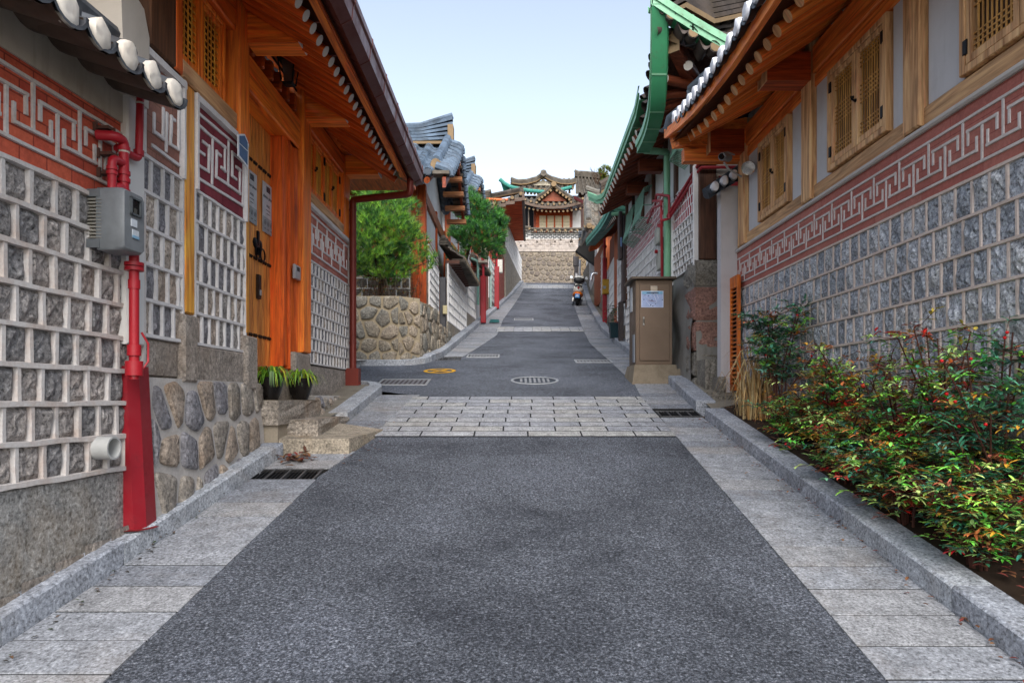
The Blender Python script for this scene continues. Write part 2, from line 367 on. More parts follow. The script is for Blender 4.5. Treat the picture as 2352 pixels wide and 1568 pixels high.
def rubble(parent, fr, s0, s1, zb, zt, size, sm, mm, d=.04, name='stone_face', gap=.14, tall=1.0, back=-.1, slope=None, npt=11, mname='mortar'):
    """field stones set in mortar; zb may be a function of s; slope(z)->extra d"""
    zbf = zb if callable(zb) else (lambda a: zb); sl = slope or (lambda z: 0)
    mo = MB().mat(mm); st = MB(); zmin = min(zbf(s0), zbf(s1))
    ns = max(2, int((s1 - s0) / .12)); nz = max(2, int((zt - zmin) / .12)); vs = []
    for j in range(nz + 1):
        for i in range(ns + 1):
            a = s0 + (s1 - s0) * i / ns; b = zbf(a) + (zt - zbf(a)) * j / nz; vs.append(fr.pt(a, b, sl(b) + noise.noise(V((a * 4, b * 4, 3))) * .006))
    m = ns + 1; mo.add(vs, [(j * m + i, j * m + i + 1, (j + 1) * m + i + 1, (j + 1) * m + i) for j in range(nz) for i in range(ns)])
    mo.prism(FR(fr.pt(0, 0, 0), fr.S, fr.N), [(s0, zbf(s0)), (s1, zbf(s1)), (s1, zt - .004), (s0, zt - .004)], back, -.03)
    # packed stones: clipped Voronoi cells on a jittered grid
    w_ = s1 - s0; hz = zt - zmin; nx = max(1, round(w_ / (size * .92))); nzr = max(1, round(hz / (size * tall * .92))); seeds = []
    for b in range(-1, nzr + 1):
        for a in range(-1, nx + 1):
            seeds.append(((a + .5 + (b % 2) * .5 + R.uniform(-.3, .3)) * w_ / nx + s0, (b + .5 + R.uniform(-.34, .34)) * hz / nzr + zmin))
    gp = size * gap * .5
    for (px_, pz_) in seeds:
        if not (s0 - size * .2 < px_ < s1 + size * .2 and zbf(min(max(px_, s0), s1)) - size * .2 < pz_ < zt + size * .2): continue
        poly = [(s0 + .004, zmin - .3), (s1 - .004, zmin - .3), (s1 - .004, zt - .006), (s0 + .004, zt - .006)]
        for (qx, qz) in seeds:
            dx, dz = qx - px_, qz - pz_; L2 = math.hypot(dx, dz)
            if L2 < 1e-6 or L2 > size * 3.2 * max(1, tall): continue
            nx_, nz_ = dx / L2, dz / L2; lim = (px_ + qx) / 2 * nx_ + (pz_ + qz) / 2 * nz_ - gp; out = []
            for k in range(len(poly)):
                A, B = poly[k], poly[(k + 1) % len(poly)]; da, db = A[0] * nx_ + A[1] * nz_ - lim, B[0] * nx_ + B[1] * nz_ - lim
                if da <= 0: out.append(A)
                if da * db < 0: t = da / (da - db); out.append((A[0] + (B[0] - A[0]) * t, A[1] + (B[1] - A[1]) * t))
            poly = out
            if len(poly) < 3: break
        if len(poly) < 3: continue
        for (ka, kb) in ((.86, .14), (.76, .24)):   # ease the corners
            poly = [q for k in range(len(poly)) for q in ((poly[k][0] * ka + poly[(k + 1) % len(poly)][0] * kb, poly[k][1] * ka + poly[(k + 1) % len(poly)][1] * kb), (poly[k][0] * kb + poly[(k + 1) % len(poly)][0] * ka, poly[k][1] * kb + poly[(k + 1) % len(poly)][1] * ka))]
        mz = min(p[1] for p in poly)
        if max(p[1] for p in poly) - mz < size * .2 or max(p[0] for p in poly) - min(p[0] for p in poly) < size * .2: continue
        cz = sum(p[1] for p in poly) / len(poly); st.mat(sm[R.randrange(len(sm))]); o = sl(cz)
        st.blob(fr, poly, -.03, d * R.uniform(.6, 1.1) + .008, .8, d * .2, sl)
    for se in (s0, s1): zz = [zbf(se) + (zt - zbf(se)) * k / 6 for k in range(7)]; mo.add([fr.pt(se, z, sl(z)) for z in zz] + [fr.pt(se, z, back) for z in reversed(zz)], [tuple(range(14))])
    a = st.obj(name, parent, 50); mo.obj(mname, a, 40); return a
def roof_patch(mb, E0, E1, R0, R1, pitch=.24, course=.26, rib=.055, sag=.12, up0=0, up1=0, thick=.0, wd=.34, upw=.25):
    E0, E1, R0, R1 = V(E0), V(E1), V(R0), V(R1); W = max((E1 - E0).length, (R1 - R0).length); D = ((R0 + R1) / 2 - (E0 + E1) / 2).length
    nr = max(2, round(W / pitch)); nc = max(3, round(D / course)); N = (E1 - E0).cross(R0 - E0)
    if N.length < 1e-6: N = (E1 - E0).cross(R1 - E0)
    N.normalize()
    if N.z < 0: N = -N
    prof = [(0, 0), (.1, -.35), (.25, -.55), (.4, -.35), (.5 - .02, 0), (.5, .35), (.58, .85), (.72, 1.05), (.88, .85), (.98, .35)]
    ss = []
    for i in range(nr):
        for (x, h) in prof: ss.append(((i + x) / nr, h * rib))
    ss.append((1, 0)); vs = []
    def base(a, t):
        p = (E0.lerp(E1, a)).lerp(R0.lerp(R1, a), t)
        z = -sag * 4 * t * (1 - t) * .5 + (up0 * max(0, 1 - a / upw) ** 2 + up1 * max(0, 1 - (1 - a) / upw) ** 2) * (1 - t) ** 2
        return p + V((0, 0, z))
    rows = []
    for j in range(nc):
        rows.append((j / nc, .018)); rows.append(((j + .97) / nc, .0))
    rows.append((1, 0))
    for (t, o) in rows:
        for (a, h) in ss: vs.append(base(a, t) + N * (h + o * (1.4 if h > 0 else 1)))
    m = len(ss); mb.add(vs, [(j * m + i, j * m + i + 1, (j + 1) * m + i + 1, (j + 1) * m + i) for j in range(len(rows) - 1) for i in range(m - 1)])
    return base, nr, N
def eave_ends(mb, base, nr, N, out, mtile, mcap, rib=.055, cap=True, lip=.05, blob=False):
    """round end tiles and drooping channel tiles along an eave; out = horizontal direction away from the roof"""
    out = V(out).normalized()
    for i in range(nr):
        c = base((i + .735) / nr, 0) + N * rib * .35; a = base((i + .48) / nr, 0); b = base((i + 1.0) / nr, 0)
        mb.mat(mtile); mb.tube([c - out * .12, c + out * .015], rib * 1.02, 10)
        if cap: mb.mat(mcap); mb.tube([c + out * .012, c + out * (.024)], rib * (.88 if not blob else 1.0), 10)
        # channel tile lip
        mb.mat(mtile); p0 = base(i / nr, 0); p1 = base((i + .5) / nr, 0); k = 7; vs = []
        for q in range(k):
            x = q / (k - 1); pp = p0.lerp(p1, x) + N * (-rib * .6 * math.sin(math.pi * x)); dr = lip * math.sin(math.pi * x) + .012
            vs += [pp + out * .03, pp + out * .04 - V((0, 0, dr)), pp - out * .25 - V((0, 0, dr * .9))]
        mb.add(vs, [(q * 3, q * 3 + 1, q * 3 + 4, q * 3 + 3) for q in range(k - 1)] + [(q * 3 + 1, q * 3 + 2, q * 3 + 5, q * 3 + 4) for q in range(k - 1)])
def ridge_stack(mb, pts, mt, mm=None, layers=5, w_=.26, h=.36, up=.0, cap=.08):
    """layered tile ridge following pts"""
    pts = [V(p) for p in pts]; n = 8; P_ = []
    for i in range(len(pts) - 1):
        for k in range(n): P_.append(pts[i].lerp(pts[i + 1], k / n))
    P_.append(pts[-1]); Lh = h / layers
    L = (pts[-1] - pts[0]).length
    for l in range(layers):
        ww = w_ * (1 - .09 * l); z0 = l * Lh; z1 = z0 + Lh * .78; vs = []; mb.mat(mt if l > 0 or mm is None else mm)
        for i, p in enumerate(P_):
            d = (P_[min(i + 1, len(P_) - 1)] - P_[max(0, i - 1)]); d.z = 0; d.normalize(); a = V((-d.y, d.x, 0))
            t = i / (len(P_) - 1); e = up * (max(0, 1 - t / .18) ** 2 + max(0, 1 - (1 - t) / .18) ** 2) * (l / layers)
            for (q, z) in ((-ww / 2, z0), (-ww / 2 - .012, z1), (ww / 2 + .012, z1), (ww / 2, z0)): vs.append(p + a * q + V((0, 0, z + e)))
        m = len(P_); fs = [(i * 4 + q, i * 4 + q + 1, i * 4 + 5 + q, i * 4 + 4 + q) for i in range(m - 1) for q in range(3)] + [(0, 1, 2, 3), (m * 4 - 1, m * 4 - 2, m * 4 - 3, m * 4 - 4)]
        mb.add(vs, fs)
    mb.mat(mt); top = [p + V((0, 0, h + up * (max(0, 1 - (i / (len(P_) - 1)) / .18) ** 2 + max(0, 1 - (1 - i / (len(P_) - 1)) / .18) ** 2))) for i, p in enumerate(P_)]; mb.tube(top, cap, 8)
def lattice_window(parent, fr, s0, s1, z0, z1, leaves, wc, wc2, nv, groups, d=.0, frame=.05, st=.035, paper=None, hinge=True, vth=.008, hth=.007, name='window'):
    """timber window: outer frame, leaves with dense bars; groups = list of (z fraction list)"""
    fm = MB().mat(wc); f = frame
    fm.rbox(fr, s0 - f, s0, z0 - f, z1 + f, d - .05, d + .03, .005); fm.rbox(fr, s1, s1 + f, z0 - f, z1 + f, d - .05, d + .03, .005)
    fm.rbox(fr, s0, s1, z0 - f, z0, d - .05, d + .027, .005); fm.rbox(fr, s0, s1, z1, z1 + f, d - .05, d + .027, .005)
    w_ = fm.obj(name, parent); n = leaves; lw = (s1 - s0) / n; lb = MB().mat(wc); la = MB().mat(wc2); pn = MB().mat(paper or plain('#b58a50', .5)); hg = MB().mat(plain('#1a1a1c', 1, .45, .6))
    for i in range(n):
        a, b = s0 + lw * i + .004, s0 + lw * (i + 1) - .004
        lb.rbox(fr, a, a + st, z0 + .004, z1 - .004, d - .02, d + .022, .004); lb.rbox(fr, b - st, b, z0 + .004, z1 - .004, d - .02, d + .022, .004)
        lb.rbox(fr, a + st, b - st, z0 + .004, z0 + st + .01, d - .02, d + .019, .004); lb.rbox(fr, a + st, b - st, z1 - st, z1 - .004, d - .02, d + .019, .004)
        pn.fbox(fr, a + st, b - st, z0 + st, z1 - st, d - .034, d - .028)
        for k in range(nv):
            x = a + st + (b - a - 2 * st) * (k + 1) / (nv + 1); la.fbox(fr, x - vth / 2, x + vth / 2, z0 + st, z1 - st, d - .003, d + .003)
        for g in groups:
            z = z0 + st + (z1 - z0 - 2 * st) * g; la.fbox(fr, a + st, b - st, z - hth / 2, z + hth / 2, d - .004, d + .004)
        if hinge:
            sx = a if i % 2 == 0 else b
            for q in (.14, .86): z = z0 + (z1 - z0) * q; MB().mat(hg.ms[0]).rbox(fr, sx - .018, sx + .018, z - .045, z + .045, d + .02, d + .034, .004).obj('hinge', w_)
    lb.obj('window_leaf', w_); la.obj('lattice', w_); pn.obj('pane', w_)
    if hinge:
        for i in range(n // 2):
            c = s0 + lw * (2 * i + 1); z = (z0 + z1) / 2; hg.tube([fr.pt(c - .03, z - .03, d + .035), fr.pt(c, z, d + .045), fr.pt(c + .03, z + .03, d + .035)], .008, 6); hg.lathe(fr.pt(c - .02, z - .02, d + .022), [(.016, 0), (.012, .012)], 8, fr.N); hg.lathe(fr.pt(c + .02, z + .02, d + .022), [(.016, 0), (.012, .012)], 8, fr.N)
        hg.obj('latch', w_)
    return w_
def rafter_proto(parent, name, L, r, mw, mc, n=12):
    mb = MB().mat(mw); mb.tube([(0, 0, 0), (L * .5, 0, 0), (L, 0, 0)], [r * 1.05, r, r * .95], n, True); mb.mat(mc); mb.tube([(L + .0015, 0, 0), (L + .005, 0, 0)], r * .95, n)
    me = mb.obj(name, None, 40); return me
def place(me, parent, a, b, roll=0):
    """copy a rafter so it runs from world a towards b"""
    root = parent
    o = me.copy(); col.objects.link(o); o.parent = parent; a = V(a); b = V(b)
    o.location = a - root.location; o.rotation_mode = 'QUATERNION'; o.rotation_quaternion = (b - a).to_track_quat('X', 'Z'); return o
def drop(o): me = o.data; bpy.data.objects.remove(o); return me
# ================================================================== GROUND
def frange(a, b, s):
    o = []; x = a
    while x < b - 1e-6: o.append(x); x += s
    o.append(b); return o
g = MB().mat(mortar('#5a544a', .5, '#3a342c', .6))
ys = frange(-40, 38.5, .75) + [39.0, 44, 60, 120, 400, 900]
def zg(Y): return zr(Y) - .05 if Y < 41 else 8.0
xs = [-500, -120, -30, -8, -3, 0, 3, 8, 30, 120, 500]; vs = [(x, y, zg(y)) for y in ys for x in xs]; m = len(xs)
g.add(vs, [(j * m + i, j * m + i + 1, (j + 1) * m + i + 1, (j + 1) * m + i) for j in range(len(ys) - 1) for i in range(m - 1)])
struct(g.obj('ground'))
# asphalt carriageway, with the side lane opening on the left
rd = MB().mat(asphalt()); ys = frange(-8, 12, .08) + frange(12.25, 40, .25); vs = []; NX = 10
for y in ys:
    l = interp(AL, y); r_ = interp(AR, y)
    if 8.7 < y < 12.6: l = min(l, -2.6 if 9.6 < y < 11.6 else (-1.22 - (y - 8.7) * 1.5 if y < 9.6 else -2.6 + (y - 11.6) * 1.5))
    if y > 37.2: l -= (y - 37.2) * 2; r_ += (y - 37.2) * 1
    for i in range(NX + 1):
        x = l + (r_ - l) * i / NX; e = 0
        if i in (0, NX): x += noise.noise(V((y * 3, i, 2))) * .02 + noise.noise(V((y * 13, i, 7))) * .018
        vs.append((x, y, zr(y) + .004 + noise.noise(V((x * .8, y * .8, 0))) * .004))
m = NX + 1; rd.add(vs, [(j * m + i, j * m + i + 1, (j + 1) * m + i + 1, (j + 1) * m + i) for j in range(len(ys) - 1) for i in range(NX)])
struct(rd.obj('road', smooth=30))
sr = MB().mat(asphalt()); sr.add([(x, y, zr(y) + .0) for y in (9.25, 10.3, 11.4) for x in (-14, -2.5)], [(0, 1, 3, 2), (2, 3, 5, 4)]); struct(sr.obj('side_road'))
GR = granite('#a4a8ae', .95, 1.0, .9, '#a08c72', .3, .8, .3); GR2 = granite('#9a9ea6', .9, .9, .9, '#8e8170', .3, .8, .3)
pm = [granite('#a0a3a9', .7, 1, .9, '#a08c74', .22, .8, .25), granite('#969aa2', .63, 1, .9, '#96846e', .35, .8, .25), granite('#a6a7aa', .68, 1.2, .85, '#a88e70', .25, .8, .25)]
def slabs(name, Lf, Rf, y0, y1, step, gap=.015, skip=(), lift=.012, holes=()):
    mb = MB(); y = y0; jy = frange(y0, y1, .3); mb.mat(plain('#1e1b18', .8, .95)); jv = [(f(yy), yy, zr(yy) + lift - .005) for yy in jy for f in (Lf, Rf)]; mb.add(jv, [(2 * j, 2 * j + 1, 2 * j + 3, 2 * j + 2) for j in range(len(jy) - 1) if not any(a < jy[j] + .15 < b for a, b in skip)])
    while y < y1:
        st = step * R.uniform(.9, 1.1); ya, yb = y + gap / 2, min(y + st, y1) - gap / 2; y += st
        if any(a < (ya + yb) / 2 < b for a, b in skip): continue
        mb.mat(pm[R.choice((0, 0, 1, 2))]); h = lift + R.uniform(-.0015, .0015); P4 = []
        for (f, yy) in ((Lf, ya), (Rf, ya), (Rf, yb), (Lf, yb)): P4.append((f(yy), yy))
        mb.hexa([(x, yy, zr(yy) - .04) for x, yy in P4] + [(x, yy, zr(yy) + h) for x, yy in P4])
    return struct(mb.obj(name))
slabs('pavement', lambda y: interp(KL, y) + .004, lambda y: interp(AL, y) + .01, -3, 6.02, .25, skip=((5.18, 5.5),))
slabs('pavement', lambda y: interp(KL, y) + .004, lambda y: interp(AL, y) + .01, 6.75, 8.75, .25)
slabs('pavement', lambda y: interp(KL, y) + .004, lambda y: interp(AL, y) + .01, 12.25, 37, .3, skip=((12.3, 12.75),))
slabs('pavement', lambda y: interp(AR, y) - .01, lambda y: interp(KR, y) - .004, -3, 37, .25, skip=((7.42, 7.78), (23.4, 23.9)))
def strip(y0, y1, rows, L=.52):
    mb = MB(); rh = (y1 - y0) / rows; cm = [granite('#b2b4b8', .75, 1.2, .9, '#9a9088', .3, .85, .9), granite('#a8abb2', .72, 1.2, .9, '#9a9088', .3, .85, .9), granite('#b6b6b4', .74, 1.2, .9, '#9a9088', .3, .85, .9)]
    dk = plain('#202226', .8, .9)
    mb.mat(dk); n = 14
    mb.add([(interp(AL, y) + (interp(AR, y) - interp(AL, y)) * q - (.06 if q == 0 else 0), y, zr(y) + .011) for y in (y0, (y0 + y1) / 2, y1) for q in (0, 1)], [(0, 1, 3, 2), (2, 3, 5, 4)])
    for r_ in range(rows):
        ya, yb = y0 + r_ * rh + .008, y0 + (r_ + 1) * rh - .008; l, rr = interp(AL, ya) - .05, interp(AR, ya); x = l - (r_ % 2) * L * .5 - .05
        while x < rr:
            a, b = max(x, l) + .008, min(x + L, rr) - .008; x += L
            if b - a < .05: continue
            mb.mat(R.choice(cm)); k = 5; vs = []
            for j in range(3):
                for i in range(k + 1):
                    e = -.01 if (i in (0, k) or j in (0, 2)) else R.uniform(-.002, .005); yy = ya + (yb - ya) * j / 2; vs.append((a + (b - a) * i / k, yy, zr(yy) + .024 + e))
            mb.add(vs, [(j * (k + 1) + i, j * (k + 1) + i + 1, (j + 1) * (k + 1) + i + 1, (j + 1) * (k + 1) + i) for j in range(2) for i in range(k)])
    return struct(mb.obj('paved_strip', smooth=60))
strip(6.55, 8.62, 10); strip(18.5, 19.7, 5); strip(33.6, 35.4, 6)
# kerbs
def kerb(name, fn, y0, y1, side, w_=.2, h=.13, L=1.0):
    mb = MB(); y = y0
    while y < y1 - .05:
        yb = min(y + L * R.uniform(.85, 1.1), y1); mb.mat(R.choice((GR, GR2))); n = 3; vs = []; f0, f1 = y + .004, yb - .004; b = .012
        for k in range(n + 1):
            yy = f0 + (f1 - f0) * k / n; x = fn(yy); z = zr(yy)
            for (q, hh) in ((0, -.05), (0, h - b), (b, h), (w_, h - .003), (w_, -.05)): vs.append((x + side * q, yy, z + hh))
        mb.add(vs, [(k * 5 + q, k * 5 + q + 1, (k + 1) * 5 + q + 1, (k + 1) * 5 + q) for k in range(n) for q in range(4)] + [(0, 1, 2, 3, 4), (n * 5 + 4, n * 5 + 3, n * 5 + 2, n * 5 + 1, n * 5)]); y = yb
    return struct(mb.obj(name))
kerb('kerb', lambda y: interp(KL, y), -3, 3.7, -1, .24, .14); kerb('kerb', lambda y: interp(KL, y), 3.7, 5.85, -1, .2, .13)
kerb('kerb', lambda y: interp(KL, y), 7.2, 8.85, -1, .2, .11)
kerb('kerb', lambda y: interp(KL, y), 12.15, 37, -1, .2, .13)
kerb('kerb', lambda y: interp(KR, y), -3, 7.32, 1, .2, .13, 1.1); kerb('kerb', lambda y: interp(KR, y) - .01, 7.72, 9.75, 1, .22, .13, .9)
kerb('kerb', lambda y: interp(KR, y), 10.3, 37, 1, .2, .13)
# curved kerb round both corners of the side lane
def kerb_path(pts, w_=.18, h=.11):
    mb = MB().mat(GR); P_ = [V((x, y, 0)) for x, y in pts]; vs = []
    for i, p in enumerate(P_):
        d = (P_[min(i + 1, len(P_) - 1)] - P_[max(0, i - 1)]).normalized(); a = V((-d.y, d.x, 0))
        for (q, hh) in ((0, -.05), (0, h - .01), (.01, h), (w_, h), (w_, -.05)): c = p + a * q; vs.append((c.x, c.y, zr(p.y) + hh))
    n = len(P_); mb.add(vs, [(k * 5 + q, k * 5 + q + 1, (k + 1) * 5 + q + 1, (k + 1) * 5 + q) for k in range(n - 1) for q in range(4)] + [(0, 1, 2, 3, 4), (n * 5 - 1, n * 5 - 2, n * 5 - 3, n * 5 - 4, n * 5 - 5)]); return struct(mb.obj('kerb'))
kerb_path([(-1.72, 8.85), (-1.74, 9.02), (-1.84, 9.18), (-2.0, 9.27), (-2.3, 9.33), (-4, 9.36)], .16)
kerb_path([(-5, 11.62), (-2.4, 11.6), (-1.95, 11.62), (-1.7, 11.72), (-1.55, 11.9), (-1.48, 12.15)], .18)
# apron behind kerbs (old concrete), and the planting bed on the right
ap = MB().mat(mortar('#a59c8c', .62, '#6f6350', .7)); ys = frange(-3, 38, .5)
for side, K in ((-1, KL), (1, KR)):
    vs = []
    for y in ys:
        if side < 0 and 9 < y < 12: x = -2.6
        else: x = interp(K, y)
        for q in (.1, .35, 1.5): vs.append((x + side * q, y, zr(y) + .1 + (0 if q < .3 else noise.noise(V((q, y * 2, 5))) * .01)))
    ap.add(vs, [(j * 3 + i, j * 3 + i + 1, j * 3 + i + 4, j * 3 + i + 3) for j in range(len(ys) - 1) for i in range(2) if not (side < 0 and 9.0 <= ys[j] < 11.5)])
struct(ap.obj('concrete_apron'))
sl = MB().mat(plain('#3a2c20', .7, .95)); ys = frange(.5, 7.4, .2)
vs = [(x, y, zr(y) + .115 + .05 * math.sin((x - 2.25) / .5 * 3.14) + noise.noise(V((x * 7, y * 7, 1))) * .02) for y in ys for x in (2.24, 2.36, 2.5, 2.62, 2.76)]
sl.add(vs, [(j * 5 + i, j * 5 + i + 1, j * 5 + i + 6, j * 5 + i + 5) for j in range(len(ys) - 1) for i in range(4)]); struct(sl.obj('soil'))
# driveway ramp kerb stones by the door steps
rk = MB().mat(granite('#a89d8c', .8, 1, .8, '#a9865a', .5)); z0 = zr(6)
rk.hexa([(-2.1, 5.93, z0 - .1), (-1.43, 5.93, z0 - .1), (-1.30, 6.8, zr(6.8) - .1), (-1.75, 6.9, zr(6.9) - .1), (-2.1, 5.93, z0 + .13), (-1.43, 5.93, z0 + .13), (-1.30, 6.8, zr(6.8) + .02), (-1.75, 6.9, zr(6.9) + .06)])
struct(rk.obj('ramp_kerb'))
# concrete fillet (poured mortar)
def grate(cx, y0, y1, x0, x1, label):
    t = thing('drain_grate', label, 'drain grate', (cx, (y0 + y1) / 2, zr((y0 + y1) / 2)), 'iron drain grates in the gutters'); f = MB().mat(plain('#6a6a6c', .8, .5, .5)); b = MB().mat(plain('#2c2c2e', .8, .6, .5)); d = MB().mat(plain('#0a0a0a', 1, .9))
    def q(mb, xa, xb, ya, yb, h0, h1): mb.hexa([(xa, ya, zr(ya) + h0), (xb, ya, zr(ya) + h0), (xb, yb, zr(yb) + h0), (xa, yb, zr(yb) + h0), (xa, ya, zr(ya) + h1), (xb, ya, zr(ya) + h1), (xb, yb, zr(yb) + h1), (xa, yb, zr(yb) + h1)])
    q(d, x0, x1, y0, y1, -.05, -.02)
    n = 5
    for i in range(n):
        x = x0 + (x1 - x0) * i / (n - 1); q(f, x - .007, x + .007, y0, y1, -.02, .014)
    q(f, x0, x1, y0, y0 + .012, -.02, .012); q(f, x0, x1, y1 - .012, y1, -.02, .012)
    k = int((x1 - x0) / .028)
    for i in range(k):
        x = x0 + (x1 - x0) * (i + .5) / k; q(b, x - .005, x + .005, y0 + .012, y1 - .012, -.02, .008)
    d.obj('pit', t); f.obj('frame', t); b.obj('bars', t)
grate(-1.78, 5.2, 5.48, -2.03, -1.53, 'barred drain grate in the gutter by the fallen brown leaves, below the rubble footing')
grate(1.83, 7.45, 7.75, 1.61, 2.06, 'barred drain grate in the gutter at the gap between two kerb stones')
grate(-1.2, 12.35, 12.7, -1.42, -.98, 'barred drain grate in the gutter at the corner of the field-stone planter')
def manhole(kind, u, v, wx, wy, label):
    c = G(u, v, .01); t = thing('manhole_cover', label, 'manhole cover', tuple(c), 'manhole covers in the street')
    y = c.y; dz = (zr(y + .2) - zr(y - .2)) / .4
    def pt(x, yy, h): return (c.x + x, c.y + yy, zr(c.y) + dz * yy + h)
    rim = MB().mat(plain('#b4b6b8', .8, .5, .3)); lid = MB().mat(plain('#3a3d42', .7, .5, .4) if kind != 'rust' else plain('#4b4348', .8, .6, .3)); st = MB().mat(plain('#8c8e92', .8, .5, .3))
    n = 28 if kind == 'round' else 4
    def ring(rr, h): 
        if kind == 'round': return [pt(math.cos(2 * math.pi * i / n) * wx * rr, math.sin(2 * math.pi * i / n) * wx * rr, h) for i in range(n)]
        return [pt(sx * (wx - (1 - rr) * wx), sy * (wy - (1 - rr) * wx), h) for sx, sy in ((-1, -1), (1, -1), (1, 1), (-1, 1))]
    for mb, r0, r1, h in ((rim, 1, .9, .014),):
        a, b, a2, b2 = ring(r0, h), ring(r1, h), ring(r0, -.02), ring(r1, -.02); mb.add(a + b + a2 + b2, [(i, (i + 1) % n, n + (i + 1) % n, n + i) for i in range(n)] + [(i, (i + 1) % n, 2 * n + (i + 1) % n, 2 * n + i) for i in range(n)] + [(n + i, n + (i + 1) % n, 3 * n + (i + 1) % n, 3 * n + i) for i in range(n)])
    lid.add(ring(.89, .009), [tuple(range(n))])
    k = 9
    for i in range(k):
        for j in range(k if kind == 'round' else 6):
            x = (i - (k - 1) / 2) / k * 2; yy = (j - ((k if kind == 'round' else 6) - 1) / 2) / (k if kind == 'round' else 6) * 2
            if kind == 'round' and x * x + yy * yy > .66: continue
            hx, hy = wx * .055, (wx if kind == 'round' else wy) * (.035 if kind == 'round' else .07); X_, Y_ = x * wx * .84, yy * (wx if kind == 'round' else wy) * .84
            st.add([pt(X_ - hx, Y_ - hy, .009), pt(X_ + hx, Y_ - hy, .009), pt(X_ + hx, Y_ + hy, .009), pt(X_ - hx, Y_ + hy, .009), pt(X_ - hx * .8, Y_ - hy * .8, .013), pt(X_ + hx * .8, Y_ - hy * .8, .013), pt(X_ + hx * .8, Y_ + hy * .8, .013), pt(X_ - hx * .8, Y_ + hy * .8, .013)], [(4, 5, 6, 7), (0, 1, 5, 4), (1, 2, 6, 5), (2, 3, 7, 6), (3, 0, 4, 7)])
    rim.obj('rim', t); lid.obj('lid', t); st.obj('studs', t)
manhole('round', 1228, 873, .35, 0, 'round pale-rimmed manhole cover in the middle of the asphalt before the granite strip')
manhole('rect', 1110, 817, .31, .24, 'rectangular cover in the asphalt on the left, beyond the side lane mouth')
manhole('rect', 1363, 829, .33, .2, 'rectangular cover with a bright pale rim, left of the brown cabinet')
manhole('rust', 928, 877, .36, .26, 'dark rust-purple rectangular cover at the mouth of the side lane')
manhole('rect', 1203, 733, .31, .28, 'small rectangular cover on the upper road, beyond the second granite strip')
c = G(1010, 853); ym = MB().mat(paint('#d8a020', .9, .8, .5)); n = 24
def yp(r_, t): return (c.x + math.cos(t) * r_, c.y + math.sin(t) * r_, zr(c.y + math.sin(t) * r_) + .012)
ym.add([yp(.26, 2 * math.pi * i / n) for i in range(n)] + [yp(.2, 2 * math.pi * i / n) for i in range(n)], [(i, (i + 1) % n, n + (i + 1) % n, n + i) for i in range(n)])
for a in (.8, 2.4): ym.add([yp(.2, a), yp(.2, a + .3), yp(.2, a + 3.14), yp(.2, a + 3.44)], [(0, 1, 2, 3)])
struct(ym.obj('road_marking'))

# ================================================================== LEFT: foreground garden wall (A)
MW = mortar('#d6d0cb', .85, '#b08460', .55)      # whitish raised joints
MC = mortar('#dcd8d6', .9, '#a9a29a', .35)
GS = [granite('#9a9490', .8, .7, 1.0, '#7a6a58', .35, .85, .9), granite('#908d8c', .7, .7, 1.0, '#7a6a58', .3, .85, .9), granite('#a29a94', .86, .7, 1.0, '#8a6a50', .5, .85, .9)]
RB = bricks('#b04a38', '#cc6448', 'YZ', .17, .075, '#8a3c2e', .004, .95)
aw = FRp(-2.43, 0, -2.43 + .057 * 10, 10, 1)
def sA(Y): return Y / math.cos(math.atan(.057))
A0, A1 = sA(1.2), sA(4.05)
W1 = thing('garden_wall', 'stone lattice garden wall with a red key-fret band and tiled coping, at the left edge', 'garden wall', (-2.3, 2.6, .5))
zt_ = 2.665                                        # top of the stone lattice
lattice_wall(W1, aw, A0, A1, 1.2, zt_, 8, .158, GS, MW, .03, .014, 5, .13, bul=.014, rough=.007)
bb = MB().mat(RB); bb.fbox(aw, A0, A1, zt_ + .016, 3.14, -.06, 0); bnd = bb.obj('brick_band', W1)
mo = MB().mat(MW); 
# rails: key fret
key_band(mo, aw, A0, A1, 2.76, 3.075, .158, .022, .01, 1, .08)
mo.obj('key_fret', bnd, 35)
pb = MB().mat(plaster('#c9bfb0', .8, '#8a7a63', .7)); pb.fbox(aw, A0, A1 - .12, 3.14, 3.5, -.08, .012); pb.obj('plaster', W1)
cb = MB(); ys_ = []
# granite plinth below the lattice, sloping ground
cb.mat(granite('#9a9894', .8, .8, .9, '#a98958', .25)); gz = lambda s: zr(s * math.cos(.057)) + .12
a = A0
while a < A1:
    b = min(a + R.uniform(.7, 1.1), A1)
    cb.rbox(aw, a + .004, b - .004, .3, 1.185, -.08, .0, .008); a = b
pl = cb.obj('plinth', W1)
ft = MB().mat(granite('#9c948c', .75, .7, .8, '#9a8060', .35)); 
for i in range(14):
    a = A0 + i * .21; ft.stone(aw, a, a + .2, min(gz(a), gz(a + .2)) - .35, gz(a) + .07, .05, .02, 3, .015)
ft.obj('footing', pl)
